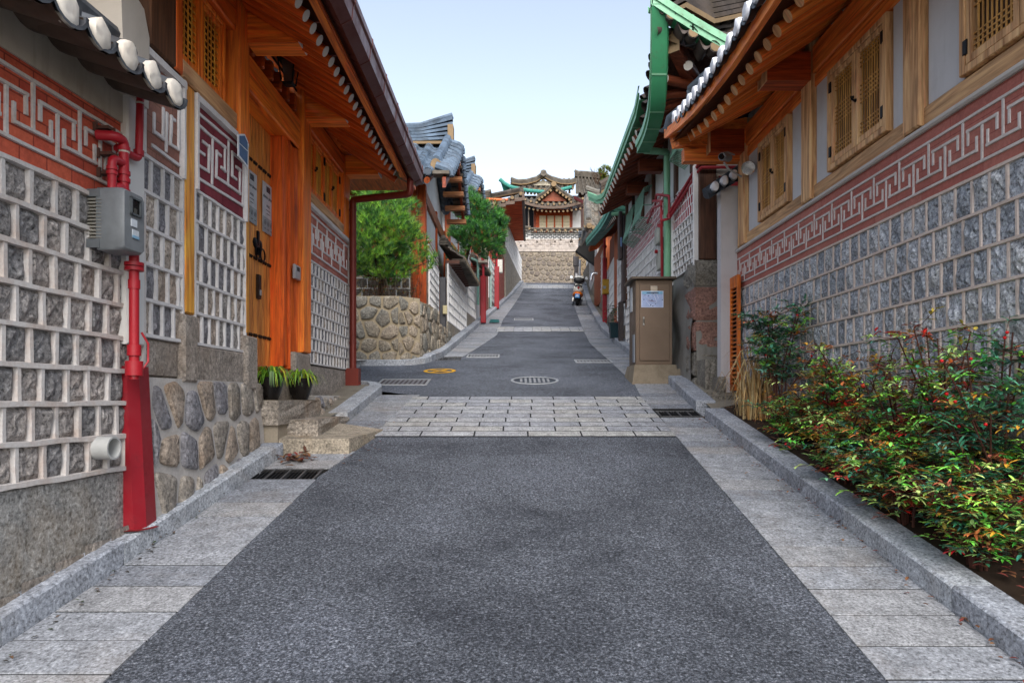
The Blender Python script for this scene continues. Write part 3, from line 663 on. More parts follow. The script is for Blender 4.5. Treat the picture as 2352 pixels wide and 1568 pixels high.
# coping tiles: rows of trough tiles pointing out to the street, plugged with lime
ct = MB(); TL = tile('#585c62', .75, '#6a4c34', .5); LM = plaster('#e0d8cc', .95, '#a58f74', .6); TLu = tile('#5e4e42', .7, '#7a4a28', .7)
pd = .205; CS = sA(3.86) - pd * 12
sag = lambda s: 0
tl = MB(); lm = MB().mat(LM)
for i in range(12):
    c = CS + pd * (i + .5); z = 3.27; n = 9; vs = []
    # trough tile (concave up): half tube, outward along N, rising backwards
    for (dd, zz, k) in ((.36, 0, 1), (.05, .1, .98), (-.25, .2, .95)):
        for q in range(n):
            t = math.pi * (q / (n - 1)); rr = pd * .56 * k
            vs.append(aw.pt(c - math.cos(t) * rr, z + zz - math.sin(t) * rr * .78, dd))
    tl.mat(TLu); fs = [(r_ * n + q, r_ * n + q + 1, (r_ + 1) * n + q + 1, (r_ + 1) * n + q) for r_ in range(2) for q in range(n - 1)]; tl.add(vs, fs)
    tl.mat(TL); vi = []
    for (dd, zz, k) in ((.372, .004, 1), (.372, .004, .84), (-.25, .2, .84)):
        for q in range(n):
            t = math.pi * (q / (n - 1)); rr = pd * .56 * k; vi.append(aw.pt(c - math.cos(t) * rr, z + zz - math.sin(t) * rr * .78, dd))
    tl.add(vi, fs)
    # lime plug
    poly = [(c + math.cos(2 * math.pi * k / 12) * pd * .33 * R.uniform(.88, 1.1), z - .01 + math.sin(2 * math.pi * k / 12) * pd * .36 * R.uniform(.88, 1.1)) for k in range(12)]
    lm.blob(aw, poly, .34, .37 + R.uniform(-.01, .01), .8, .006)
    tl.tube([aw.pt(c + pd * .5, z + .05, .30), aw.pt(c + pd * .5, z + .2, -.1), aw.pt(c + pd * .5, z + .27, -.25)], pd * .3, 10)
tw = tl.obj('coping_tiles', W1, 40); lm.obj('lime_plugs', tw, 60)
tp = MB().mat(TL)
for k in range(3): tp.fbox(aw, A0, A1 - .16, 3.47 + k * .03, 3.495 + k * .03, -.1, .12 - k * .05)
tp.tube([aw.pt(A0, 3.6, -.0), aw.pt(A1 - .2, 3.6, -.0)], .05, 8); tp.obj('ridge_tiles', W1)
# round grey drain stub
q = aw.pt(sA(3.636), 1.33, 0)
ps = thing('drain_stub', 'short grey plastic drain stub poking out low in the lattice wall beside the red post', 'drain pipe', tuple(q))
t_ = MB().mat(plain('#b9b9b6', .9, .4)); n = 24; ro, ri = .062, .052; base = V(q); ax = aw.N
vs = []
aa, bbb = aw.S, V((0, 0, 1))
for (rr, d) in ((ro, -.05), (ro, .1), (ri, .1), (ri, -.04)):
    for k in range(n): tt = 2 * math.pi * k / n; vs.append(base + ax * d + (aa * math.cos(tt) + bbb * math.sin(tt)) * rr)
t_.add(vs, [(r_ * n + k, r_ * n + (k + 1) % n, (r_ + 1) * n + (k + 1) % n, (r_ + 1) * n + k) for r_ in range(3) for k in range(n)]); t_.mat(plain('#15120f', 1, .9)); t_.add(vs[3 * n:], [tuple(range(n))]); t_.obj('pipe', ps, 40)
# cream rendered wall of the next house, above the coping
HW = thing('plastered_house_wall', 'blank cream rendered wall rising above the tiled coping at the top left', 'house wall', (-2.36, 3, 4))
cw_ = MB().mat(plaster('#dcd2c2', 1.0, '#a0947f', .35)); cw_.fbox(LW(-2.36), 1.2, 4.06, 3.6, 6.2, -.12, 0); cw_.obj('render', HW)

# ================================================================== gas meter, pipes, guard
RP = paint('#a81a26', .95, .38, .35, 0, '#5c1a16', 8); RPd = paint('#7a1c22', .9, .5, .8, 0, '#6a5a50', 14)
GMc = aw.pt(sA(3.72), 2.6, .0)
GM = thing('gas_meter', 'grey plastic gas meter cabinet fixed among red pipes on the lattice wall', 'gas meter', tuple(GMc))
b = MB().mat(plain('#83878a', .75, .42)); s0, s1, z0, z1 = sA(3.56), sA(3.745), 2.37, 2.695; d0, d1 = .05, .2
cu = .05
prof = [(s0, z0 + .015), (s0 + .012, z0), (s1 - .02, z0), (s1, z0 + .015), (s1, z1 - .025), (s1 - .02, z1), (s0 + .012, z1), (s0, z1 - .012)]
def loft(mb, fr, rings):
    n = len(rings[0][0]); vs = []
    for poly, d in rings: vs += [fr.pt(a, b_, d) for a, b_ in poly]
    m_ = len(rings); mb.add(vs, [(r_ * n + k, r_ * n + (k + 1) % n, (r_ + 1) * n + (k + 1) % n, (r_ + 1) * n + k) for r_ in range(m_ - 1) for k in range(n)] + [tuple(range(n - 1, -1, -1)), tuple(range((m_ - 1) * n, m_ * n))])
def shrink(poly, k, dz=0): cx = sum(p[0] for p in poly) / len(poly); cz = sum(p[1] for p in poly) / len(poly); return [(cx + (p[0] - cx) * k, cz + (p[1] - cz) * k + dz) for p in poly]
loft(b, aw, [(prof, d0), (prof, d1 - .05), (shrink(prof, .985), d1 - .015), (shrink(prof, .93), d1)])
body = b.obj('case', GM, 50)
# louvres on the near side
lv = MB().mat(plain('#a7a297', .8, .6))
for k in range(12): z = z0 + .06 + k * .018; lv.hexa([aw.pt(s0 - .004, z, .0), aw.pt(s0 - .004, z, .08), aw.pt(s0 + .03, z, .08), aw.pt(s0 + .03, z, .0), aw.pt(s0 + .012, z + .014, .0), aw.pt(s0 + .012, z + .014, .08), aw.pt(s0 + .03, z + .014, .08), aw.pt(s0 + .03, z + .014, 0)])
lv.obj('louvres', GM)
bs = MB().mat(plain('#7b7f82', .7, .42)); bs.fbox(aw, s0 - .004, s0 + .02, z0 + .01, z0 + .055, -.0, .07); bs.obj('side_flange', GM); bs = MB().mat(plain('#7b7f82', .7, .42)); bs.fbox(aw, s0 - .004, s0 + .02, z1 - .05, z1 - .01, 0, .07); bs.obj('side_flange', GM)
wn = MB().mat(plain('#5f6467', .7, .4)); a0, a1 = s0 + .05, s0 + .14
for (x0, x1, y0, y1) in ((a0, a1, z1 - .045, z1 - .035), (a0, a1, z1 - .13, z1 - .12), (a0, a0 + .01, z1 - .13, z1 - .035), (a1 - .01, a1, z1 - .13, z1 - .035)): wn.fbox(aw, x0, x1, y0, y1, d1 - .01, d1 + .012)
wn.mat(plain('#0e0d0c', 1, .25)); wn.fbox(aw, a0 + .01, a1 - .01, z1 - .12, z1 - .045, d1 - .02, d1 + .003); wn.mat(plain('#4c4a44', .8)); wn.fbox(aw, a0 + .03, a0 + .055, z1 - .12, z1 - .09, d1 - .01, d1 + .006); wn.obj('meter_window', GM)
lb = MB().mat(plain('#cfd6dc', .8, .6)); lb.fbox(aw, a0 + .01, a0 + .06, z1 - .19, z1 - .15, d1, d1 + .004); lb.fbox(aw, a0 + .02, a0 + .075, z1 - .25, z1 - .205, d1, d1 + .004)
lb.mat(plain('#8ab4d0', .8, .6)); lb.fbox(aw, a0 + .02, a0 + .075, z1 - .25, z1 - .235, d1, d1 + .006); lb.obj('label_sticker', GM)
GP = thing('gas_pipe', 'old red-painted gas pipework looping above and below the grey meter', 'gas pipe', tuple(aw.pt(sA(3.8), 2.0, .15)))
pp = MB().mat(RP); Z = lambda u, v, Y: P(u, v, Y)
def ap_(s, z, d): return aw.pt(s, z, d)
sm = sA(3.79)
pp.pipe([ap_(sm, 1.7, .11), ap_(sm, 2.40, .11)], .026, 14)
for (z, r_, h) in ((1.72, .046, .08), (1.83, .036, .06), (2.30, .05, .02), (2.325, .05, .02), (2.2, .031, .05)): pp.tube([ap_(sm, z, .11), ap_(sm, z + h, .11)], r_, 14)
pp.tube([ap_(sm + .02, 1.96, .14), ap_(sm + .05, 1.9, .16), ap_(sm + .05, 1.8, .16), ap_(sm + .01, 1.74, .14)], .006, 6); pp.obj('lower_pipe', GP, 40)
up = MB().mat(RP); e1 = sA(3.70); e2 = sA(3.60); e3 = sA(3.88); dp_ = .11
up.pipe([ap_(e1, 2.66, dp_), ap_(e1, 2.985, dp_), ap_(e1 - .07, 2.985, dp_), ap_(e1 - .09, 2.985, .02)], .026, 14, .04)
for z in (2.70, 2.76, 2.80, 2.93): up.tube([ap_(e1, z, dp_), ap_(e1, z + .022, dp_)], .032, 14)
up.pipe([ap_(e2, 2.68, dp_), ap_(e2, 2.86, dp_), ap_(e1, 2.86, dp_)], .022, 14, .035); up.pipe([ap_(e1 - .07, 2.68, dp_), ap_(e1 - .06, 2.72, dp_), ap_(e1, 2.72, dp_)], .025, 12, .03)
for z in (2.77, 2.795): up.tube([ap_(e2, z, dp_), ap_(e2, z + .018, dp_)], .028, 14)
up.pipe([ap_(e1, 2.95, dp_ - .04), ap_(e3, 2.95, dp_ - .03), ap_(e3, 3.34, dp_ - .02), ap_(e3 - .08, 3.36, .03)], .021, 14, .035)
up.tube([ap_(e3, 2.97, dp_ - .03), ap_(e3, 3.0, dp_ - .03)], .028, 14); up.obj('upper_pipe', GP, 40)
ct_ = MB().mat(plain('#d8d0c2', .8, .6)); ct_.tube([ap_(e1, 2.92, dp_), ap_(e1, 2.93, dp_)], .0275, 14); ct_.obj('tape', GP); ct_ = MB().mat(plain('#d8d0c2', .8, .6)); ct_.tube([ap_(e3, 3.26, dp_ - .022), ap_(e3, 3.27, dp_ - .022)], .0235, 14); ct_.obj('tape', GP)
for (s_, z) in ((e1 - .05, 3.03), (e1 - .03, 2.90), (e1 - .02, 2.80)):
    br = MB().mat(paint('#5a3a30', .8, .6, .9)); br.fbox(aw, s_ - .035, s_ + .01, z - .008, z + .008, 0, .08); br.fbox(aw, s_ - .045, s_ - .032, z - .025, z + .025, 0, .02); br.fbox(aw, s_ - .0, s_ + .01, z - .04, z + .008, .05, .09)
    br.obj('bracket', GP)
# guard post: folded steel channel, leaning slightly
gb = G(299, 1212, .12); gy = gb.y; GU = thing('pipe_guard', 'tall red steel guard post standing on the kerb in front of the rubble footing', 'pipe guard', tuple(gb))
gm = MB().mat(paint('#941624', .85, .35, .6, 0, '#5a1216', 7)); H = .93; n = 0
xs_ = [(-.11, .10), (-.11, -.02), (-.085, -.09), (.06, -.09), (.10, -.03), (.10, .08)]
def gring(z, k, lx): return [(gb.x + lx + x * k, gy + y * k + .02, z) for x, y in xs_] + [(gb.x + lx + x * k * .93, gy + y * k * .93 + .024, z) for x, y in reversed(xs_)]
r0, r1 = gring(gb.z, 1.0, .0), gring(gb.z + H, .98, -.045); k = len(r0)
mid = [gring(gb.z + H * t, 1 - .02 * t, -.045 * t) for t in (.1, .35, .7)]
rr_ = [r0] + mid + [r1]; vs = [p for r_ in rr_ for p in r_]
gm.add(vs, [(j * k + i, j * k + (i + 1) % k, (j + 1) * k + (i + 1) % k, (j + 1) * k + i) for j in range(4) for i in range(k)] + [tuple(range(4 * k, 5 * k))]); gm.obj('channel', GU, 30)
ri_ = MB().mat(RPd); ri_.tube([(gb.x - .045, gy + .0, gb.z + .6), (gb.x - .045, gy + .0, gb.z + .96)], .034, 12); ri_.tube([(gb.x - .05, gy, gb.z + .88), (gb.x - .05, gy, gb.z + .98)], .05, 12); ri_.obj('pipe_collar', GU, 40)
sp = MB().mat(paint('#8a1a20', .8, .6, .6)); sp.add([(gb.x + math.cos(t * .5) * .16 * R.uniform(.8, 1.1), gy - .02 + math.sin(t * .5) * .13 * R.uniform(.8, 1.1), gb.z + .004) for t in range(12)], [tuple(range(12))]); sp.obj('paint_spill', GU)
# ================================================================== LEFT: timber house with the plank door
OW = lambda ax, k=1.0: wood('#ee7c26', ax, k * 1.12, .5, .5, 1.0, .22)
OWd = lambda ax, k=1.0: wood('#d9601c', ax, k * 1.1, .45, .5, 1.0, .2)
OY = lambda ax, k=1.0: wood('#e09a38', ax, k * 1.1, .5, .5, 1.2, .2)
OL = lambda ax, k=1.0: wood('#c39468', ax, k, .6, .6, .8)
ZT = 3.69; ZB = 1.97
LH = thing('timber_house', 'orange timber house with a wide plank door between lattice panels, on the left', 'house', (-2.4, 6.5, 1.6))
lw = LW(-2.2); Yl = lambda u: 3450 / (CX - u)
cap = plaster('#d6d2cc', .95, '#a8a096', .25)
GSl = [granite('#9c9690', .85, .75, .9, '#7d7064', .3, .85, .8), granite('#8e8c90', .68, .75, .9, '#7d7064', .3, .85, .8), granite('#a89c90', .92, .75, .9, '#8d7058', .45, .85, .8)]
# panels
def px3(pts): return [(PX(318.9 + .275 * x, 93.8 + .275 * y, -2.2).y, PX(318.9 + .275 * x, 93.8 + .275 * y, -2.2).z) for x, y in pts]
def panel(s0, s1, zk, rows, cw, brickm, polys, top=ZT, bot=ZB, lw_=.026):
    a = lattice_wall(LH, lw, s0, s1, bot, zk - .02, rows, cw, GSl, MC, .026, .012, 4, .1, name='stone_panel', bul=.01, rough=.006)
    b = MB().mat(brickm); b.fbox(lw, s0, s1, zk + .002, top - .03, -.08, 0); bo = b.obj('brick_panel', LH)
    m_ = MB().mat(MC); m_.ridge(lw, [(s0, top - .03), (s1, top - .03)], .06, -.01, .036, .06); m_.ridge(lw, [(s0 + .018, zk - .02), (s0 + .018, top)], .036, -.01, .033, .1); m_.ridge(lw, [(s1 - .018, zk - .02), (s1 - .018, top)], .036, -.01, .033, .1)
    for p in polys: m_.ridge(lw, p, lw_, -.01, .01, .08, seg=.05)
    m_.obj('key_fret', bo, 35)
BKm = bricks('#7a2c38', '#8c3a44', 'YZ', .3, .09, '#5c2430', .003, .85)
BKp = bricks('#9a6a5c', '#a87c6c', 'YZ', .2, .1, '#7c5a4c', .003, .8)
BKo = bricks('#b06050', '#c08070', 'YZ', .2, .07, '#8c5044', .003, .85)
p1 = [[(105, 270), (335, 460)], [(120, 385), (330, 555), (325, 905), (255, 860), (265, 640), (300, 670)], [(122, 600), (120, 760), (195, 815), (200, 560)], [(230, 600), (222, 930)], [(100, 870), (345, 1050)]]
p2 = [[(475, 590), (872, 930), (862, 1375), (465, 1130)], [(545, 955), (488, 915), (490, 700), (612, 808), (715, 890), (712, 1085), (680, 1055)], [(612, 808), (606, 1200)], [(525, 840), (580, 885), (577, 1090), (470, 1025)], [(745, 835), (741, 1195)], [(683, 965), (645, 930), (640, 1135), (741, 1205), (838, 1275), (840, 1080), (805, 1050)], [(812, 1160), (773, 1125), (775, 935), (862, 1010)]]
panel(4.0, Yl(418), 3.06, 5, .135, BKp, [px3(p) for p in p1]); panel(Yl(443), Yl(562), 3.05, 5, .13, BKm, [px3(p) for p in p2])
mo3 = MB()
a = lattice_wall(LH, lw, Yl(704), Yl(800), ZB, 3.08, 8, .135, GSl, MC, .022, .01, 3, .08, name='stone_panel', bul=.01, rough=.006)
b = MB().mat(BKo); b.fbox(lw, Yl(704), Yl(800), 3.1, ZT - .03, -.08, 0); bo = b.obj('brick_panel', LH); mo3.mat(MC)
mo3.ridge(lw, [(Yl(704), ZT - .03), (Yl(800), ZT - .03)], .06, -.01, .036, .06); key_band(mo3, lw, Yl(704) + .06, Yl(800) - .06, 3.17, 3.58, .2, .022, .01)
for s_ in (Yl(704) + .018, Yl(800) - .018): mo3.ridge(lw, [(s_, 3.08), (s_, ZT)], .036, -.01, .033, .08)
mo3.obj('key_fret', bo, 35)
# granite blocks and posts
for (u0, u1, za, zb_, d) in ((330, 410, 1.72, 1.955, .0), (411, 443, 1.7, 2.15, .04), (447, 554, 1.70, 1.96, .02), (555, 579, 1.66, 2.1, .05), (668, 703, 1.6, 2.05, .05), (704, 800, 1.45, 1.95, .0)):
    MB().mat(granite('#a0968c', .82, .8, .8, '#8a7560', .4)).rbox(lw, Yl(u0), Yl(u1), za, zb_, -.15, d, .015).obj('base_block', LH)
def post(s0, s1, z0, z1, d, m, name='post', fr=lw, back=-.2, b=.012):
    return MB().mat(m).rbox(fr, s0, s1, z0, z1, back, d, b).obj(name, LH)
post(4.08, Yl(409), 3.71, 5.2, .03, wood('#5c3a22', 'Z', .9, .3, .7, 1.0, .35)); post(Yl(392), Yl(410), 3.71, 5.2, .034, OWd('Z', .9))
post(Yl(417) + .01, Yl(442) - .004, 2.16, 3.695, .02, OY('Z')); post(Yl(537), Yl(560), 3.66, 5.0, .05, OW('Z')); post(Yl(560), Yl(568), 2.12, 4.1, .02, OY('Z', .8))
post(Yl(656), Yl(683), 1.9, 4.14, -.02, OWd('Z')); post(Yl(684), Yl(702), 2.06, 5.0, .06, OW('Z', .95)); post(Yl(694) + .02, Yl(704), 2.06, 3.69, .02, OY('Z', .95)); post(Yl(784), Yl(799), 3.69, 4.7, .03, OW('Z', .95)); post(Yl(704), Yl(704) + .03, 2.0, 3.69, .01, OY('Z', .95))
def beam(s0, s1, z0, z1, d, m, back=-.16, name='beam'): return MB().mat(m).rbox(lw, s0, s1, z0, z1, back, d, .012).obj(name, LH)
beam(Yl(410), Yl(537), 3.70, 3.83, .03, OL('Y')); beam(Yl(703), Yl(785), 3.70, 3.81, .03, OL('Y'))
beam(Yl(409), Yl(537), 4.48, 4.72, .02, OWd('Y')); beam(Yl(703), Yl(785), 4.46, 4.68, .03, OWd('Y'))
beam(Yl(560), Yl(684), 4.12, 4.42, .03, OW('Y')); beam(Yl(560), Yl(684), 4.42, 4.75, -.1, OWd('Y', .7))
MB().mat(OWd('Y', .8)).tube([(-2.2, 4.3, 4.80), (-2.2, 9.1, 4.80)], .07, 12).obj('eave_purlin', LH)
for i in range(6):
    y = Yl(560) + .12 + i * .22; MB().mat(OWd('X', .6)).rbox(lw, y, y + .06, 4.46, 4.62, -.1, .03, .01).obj('bracket_block', LH)
# beam ends that project to the street
for (y, k) in ((5.62, 1), (7.13, 1), (8.86, .9)):
    e = MB().mat(OW('X')).box(-2.16, -1.74, y - .11 * k, y + .11 * k, 4.46, 4.7); e = e.obj('beam_end', LH)
    MB().mat(cap).box(-1.74, -1.73, y - .105 * k, y + .105 * k, 4.465, 4.695).obj('painted_end', e)
# backing walls (body of the house)
bd = MB().mat(plaster('#a8a096', .8)); bd.box(-7, -2.36, 4.0, 9.05, 1.0, 4.75); bd.obj('wall', LH)
# end wall (brick) and corner
ew = MB().mat(bricks('#8a4a40', '#a06050', 'XZ', .2, .09, '#cfc6bd', .02, .85)); ew.box(-7, -2.23, 9.06, 9.14, 1.4, 3.72); ew.mat(plaster('#cfc8be', .8)); ew.box(-7, -2.24, 9.06, 9.13, 3.73, 4.7); ew.obj('end_wall', LH)
# windows
GL = [.06, .12, .42, .48, .54, .6, .9, .95]
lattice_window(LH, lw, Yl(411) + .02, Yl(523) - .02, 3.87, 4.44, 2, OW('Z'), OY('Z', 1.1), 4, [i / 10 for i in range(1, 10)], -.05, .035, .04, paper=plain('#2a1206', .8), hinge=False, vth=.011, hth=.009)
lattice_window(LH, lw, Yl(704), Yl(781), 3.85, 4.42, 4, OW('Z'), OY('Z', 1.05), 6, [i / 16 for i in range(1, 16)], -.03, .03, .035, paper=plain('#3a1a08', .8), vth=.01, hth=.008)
# door
dr = LW(-2.35); D0, D1 = 5.56, 6.93; dz0, dz1 = 1.89, 4.14; dmid = 6.25
for (a, b_) in ((D0, dmid - .004), (dmid + .004, D1)):
    db = MB(); x = a; k = 5
    for i in range(k):
        x1 = a + (b_ - a) * (i + 1) / k; db.mat(wood('#dc8c40', 'Z', .9 + .1 * ((i * 7) % 3), .25, .5, 1.3, .3)); db.rbox(dr, x + .002, x1 - .002, dz0, dz1, -.06, R.uniform(0, .004), .006); x = x1
    dl = db.obj('door_leaf', LH)
    sb0 = bpy.data.objects.new('iron_stud', drop(MB().mat(plain('#2a1c14', .9, .6, .3)).lathe((0, 0, 0), [(.018, 0), (.016, .012), (.006, .02)], 6, dr.N).obj('iron_stud')))
    for z in (3.72, 2.86, 2.16):
        for i in range(6):
            s_ = a + (b_ - a) * (i + .5) / 6
            for o in (-.022, .022): q_ = sb0.copy(); col.objects.link(q_); q_.parent = dl; q_.location = dr.pt(s_ + o, z, 0) - LH.location
hg = MB().mat(plain('#15151a', 1, .4, .7))
for s_ in (dmid - .06, dmid + .06):
    hg.lathe(dr.pt(s_, 3.0, 0), [(.05, 0), (.045, .012), (.02, .02)], 8, dr.N)
    ring = [dr.pt(s_ + math.sin(t) * .055, 2.93 - math.cos(t) * .055 - .02, .03) for t in [i * math.pi / 8 for i in range(17)]]; hg.tube(ring, .008, 6)
hg.rbox(dr, dmid - .02, dmid + .02, 2.9, 3.12, 0, .02, .005); hg.obj('door_pull', LH)
lk = MB().mat(plain('#2a1a12', .9, .5)); lk.rbox(dr, dmid - .03, dmid + .03, 2.5, 2.72, 0, .03, .004); lk.mat(plain('#b8b8ba', .9, .3, .6)); lk.rbox(dr, dmid - .012, dmid + .012, 2.53, 2.58, .03, .04, .002); lk.obj('door_lock', LH)
th = MB().mat(OW('Y', .6)); th.rbox(lw, D0, D1 + .1, 1.78, 1.888, -.22, -.05, .012); th.obj('threshold', LH)
jm = MB().mat(OWd('Z', .8)); jm.rbox(lw, D1, Yl(656) + .12, 1.88, 4.12, -.2, -.06, .01); jm.obj('door_jamb', LH)
# rubble footing below the panels, battered
RS = [granite('#968e84', .88, .6, .8, '#8a7456', .5, .85, 1), granite('#8a888c', .84, .6, .8, '#7a7066', .4, .85, 1), granite('#9c8e80', .88, .6, .8, '#8a6a48', .6, .85, 1)]
MR = mortar('#c2bcb6', .9, '#8a8378', .5)
rubble(LH, lw, 4.06, 5.88, lambda s: zr(s) + .05, 1.72, .26, RS, MR, .018, 'rubble_footing', .19, 1.3, -.3, lambda z: max(0, (1.75 - z)) * .06 + .02, 12)
rubble(LH, lw, 7.12, 9.04, lambda s: zr(s) + .02, 1.5 + .12, .2, RS, MR, .03, 'rubble_footing', .18, 1.0, -.3, lambda z: .12 + max(0, 1.6 - z) * .25, 11)
fl = MB().mat(mortar('#b5aea4', .8, '#8f8777', .5)); vs = []
for i in range(20):
    y = 4.05 + i * .1; z = zr(y) + .1; vs += [(interp(KL, y) - .19, y, z), (interp(KL, y) - .19 - .05, y, z + .04 + .02 * noise.noise(V((y * 3, 0, 0)))), (-2.28, y, z + .2)]
fl.add(vs, [(j * 3 + i, j * 3 + i + 1, j * 3 + i + 4, j * 3 + i + 3) for j in range(19) for i in range(2)]); fl.obj('mortar_fillet', LH, 50)
# pillar stub in lime at the join with the garden wall
pc = MB().mat(plaster('#cfc6ba', .85, '#8c8276', .5)); c = [(3.78, 3.3), (4.03, 3.3), (4.04, 3.72), (3.98, 3.86), (3.86, 3.9), (3.75, 3.78)]; pc.prism(lw, c, -.2, .045); pc.obj('lime_cap', LH, 30)
pk = MB().mat(plaster('#dcdad6', .9, '#a0988c', .3)); pk.rbox(lw, 3.84, 4.02, 1.9, 3.32, -.1, .03, .01); pk.obj('plaster_strip', LH)
# eave: rafters, boards, gutter, roof
ry0, ry1, n = 3.0, 8.0, 30; pr = rafter_proto(LH, 'rafter', .95, .046, OWd('X', 1.0), cap); rm = drop(pr); prt = bpy.data.objects.new('rafter', rm)
for i in range(31):
    y = 2.9 + i * .171; place(prt, LH, (-2.32, y, 4.86), (-1.4, y, 4.30))
for i, (y, xe, ye, ze) in enumerate(((8.2, -1.42, 8.22, 4.33), (8.36, -1.45, 8.5, 4.38), (8.52, -1.55, 8.8, 4.42))): place(prt, LH, (-2.3, y, 4.86), (xe, ye, ze))
prb = rafter_proto(LH, 'rafter', 1.0, .052, OWd('X', .9), cap); rmb = drop(prb); prt2 = bpy.data.objects.new('rafter', rmb)
for i in range(6): place(prt2, LH, (-2.7 - i * .25, 8.9, 4.86), (-2.7 - i * .25, 9.8, 4.42))
sf = MB().mat(wood('#4a2412', 'Y', .45, .4)); sf.add([(-2.4, 2.8, 4.97), (-1.34, 2.8, 4.385), (-1.34, 9.0, 4.385), (-2.4, 9.0, 4.97)], [(0, 1, 2, 3)]); sf.add([(-2.4, 2.8, 4.7), (-2.21, 2.8, 4.7), (-2.21, 9, 4.7), (-2.4, 9, 4.7), (-2.21, 2.8, 4.9), (-2.21, 9, 4.9)], [(1, 2, 5, 4)]); sf.mat(OWd('Y', .7))  # soffit colour darkened to paint in the shade between the rafters
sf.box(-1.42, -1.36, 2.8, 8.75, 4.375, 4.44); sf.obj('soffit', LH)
eb = MB().mat(OW('Y', .8)); eb.box(-1.43, -1.375, 2.8, 8.6, 4.365, 4.385); eb.obj('eave_board', LH)
GT = paint('#6a3630', .8, .35, .35, .3, '#4a2420', 4)
gt = MB().mat(GT); pf = [(-1.36, 4.42), (-1.28, 4.36), (-1.20, 4.40), (-1.19, 4.5), (-1.175, 4.52), (-1.175, 4.575), (-1.2, 4.59), (-1.36, 4.62)]
gf = FR((0, 0, 0), (1, 0, 0), (0, 1, 0)); gt.prism(gf, pf, 2.6, 8.95)
for y in frange(3.2, 8.8, .62): gt.prism(gf, [(a * 1.0 + .004 * (1 if a > -1.3 else -1), b + (.004 if b > 4.5 else -.004)) for a, b in pf], y, y + .02)
for y in frange(3.1, 8.4, .5): gt.box(-1.5, -1.34, y, y + .015, 4.40, 4.412)
gt.obj('gutter', LH)
DP = paint('#7a2e22', .85, .35, .3, .2, '#4a2420', 4)
dp = MB().mat(DP); dp.pipe([(-1.32, 8.72, 4.40), (-1.33, 8.74, 4.20), (-2.12, 9.0, 4.20), (-2.12, 9.0, 1.95), (-2.05, 8.97, 1.75)], .045, 12, .04)
for z in (2.3, 3.4, 4.05): dp.tube([(-2.12, 9.0, z), (-2.12, 9.0, z + .03)], .05, 12)
dp.box(-2.2, -2.03, 8.92, 9.06, 1.66, 1.98); dp.obj('downpipe', LH, 40)
rf = MB().mat(tile('#5d646c')); base, nr, N = roof_patch(rf, (-1.37, 2.4, 4.60), (-1.37, 8.95, 4.60), (-4.2, 2.4, 6.7), (-4.2, 9.1, 6.7), .24, .28); rf.obj('roof', LH, 40)
rf2 = MB().mat(tile('#5d646c')); roof_patch(rf2, (-7.2, 9.7, 4.66), (-1.5, 9.7, 4.66), (-7.2, 7.5, 6.3), (-4.0, 7.5, 6.3), .24, .28); rf2.mat(OWd('Y', .7)); rf2.box(-7, -1.4, 8.9, 9.75, 4.55, 4.6); rf2.obj('side_roof', LH, 40)
# steps
ST = thing('door_steps', 'rough granite steps below the plank door, rising from the kerb', 'steps', (-2, 6.2, 1.2))
g1 = granite('#a49a8e', .82, .8, .9, '#a87e4c', .35, .85, 1); 
def rough_box(mb, x0, x1, y0, y1, z0, z1, n=5, r_=.012):
    for (fr, a0, a1, d) in ((FR((0, 0, 0), (0, 1, 0), (1, 0, 0)), y0, y1, x1), (FR((0, 0, 0), (1, 0, 0), (0, -1, 0)), x0, x1, -y0)): mb.stone(fr, a0, a1, z0, z1, d, .0, n, r_)
    mb.box(x0 + .001, x1 - .012, y0 + .012, y1, z0, z1)
s1_ = MB().mat(g1); rough_box(s1_, -2.36, -2.02, 5.86, 7.15, 1.36, 1.57); s1_.obj('step', ST)
s2_ = MB().mat(g1); rough_box(s2_, -2.1, -1.76, 6.14, 7.38, 1.2, 1.4); s2_.obj('step', ST)
s3_ = MB().mat(mortar('#a89c8a', .75, '#8a7458', .6)); s3_.box(-2.34, -2.04, 5.9, 7.2, 1.0, 1.36); s3_.box(-2.1, -1.8, 5.98, 7.3, 1.0, 1.2); s3_.box(-2.36, -2.06, 5.88, 7.1, 1.57, 1.575); s3_.mat(granite('#a09486', .7)); s3_.box(-2.4, -2.2, 5.9, 7.08, 1.575, 1.79); s3_.obj('mortar_bed', ST)
# potted plants
def pot(cx, cy, cz, r_, h, label):
    t = thing('potted_plant', label, 'potted plant', (cx, cy, cz), 'glazed pots of grass on the door step'); b = MB().mat(plain('#1c1917', .9, .25))
    b.lathe((cx, cy, cz), [(r_ * .55, 0), (r_ * .72, h * .25), (r_ * .95, h * .7), (r_, h * .95), (r_ * 1.04, h), (r_ * .9, h), (r_ * .85, h * .85)], 20); b.obj('pot', t, 40)
    l = MB().mat(leafmat(.5))
    for i in range(90):
        a = R.uniform(0, 6.28); L = R.uniform(.08, .2); q = R.uniform(0, r_ * .6); p0 = V((cx + math.cos(a) * q, cy + math.sin(a) * q, cz + h * .9)); out = V((math.cos(a), math.sin(a), 0)); hh = R.uniform(.04, .12); w_ = .006
        l.cc = R.choice([hexc('#5c8a1c', .8), hexc('#7fae2a', .85), hexc('#b7c437', .8), hexc('#3e6a18', .7)])
        pts = [p0, p0 + out * L * .4 + V((0, 0, hh)), p0 + out * L * .8 + V((0, 0, hh * .6)), p0 + out * L * 1.1 + V((0, 0, -hh * .6))]; sd_ = V((-out.y, out.x, 0)) * w_
        l.add([p + sd_ * s for k_, p in enumerate(pts) for s in ((-1, 1) if k_ < 3 else (-.1, .1))], [(0, 1, 3, 2), (2, 3, 5, 4), (4, 5, 7, 6)])
    l.obj('leaves', t)
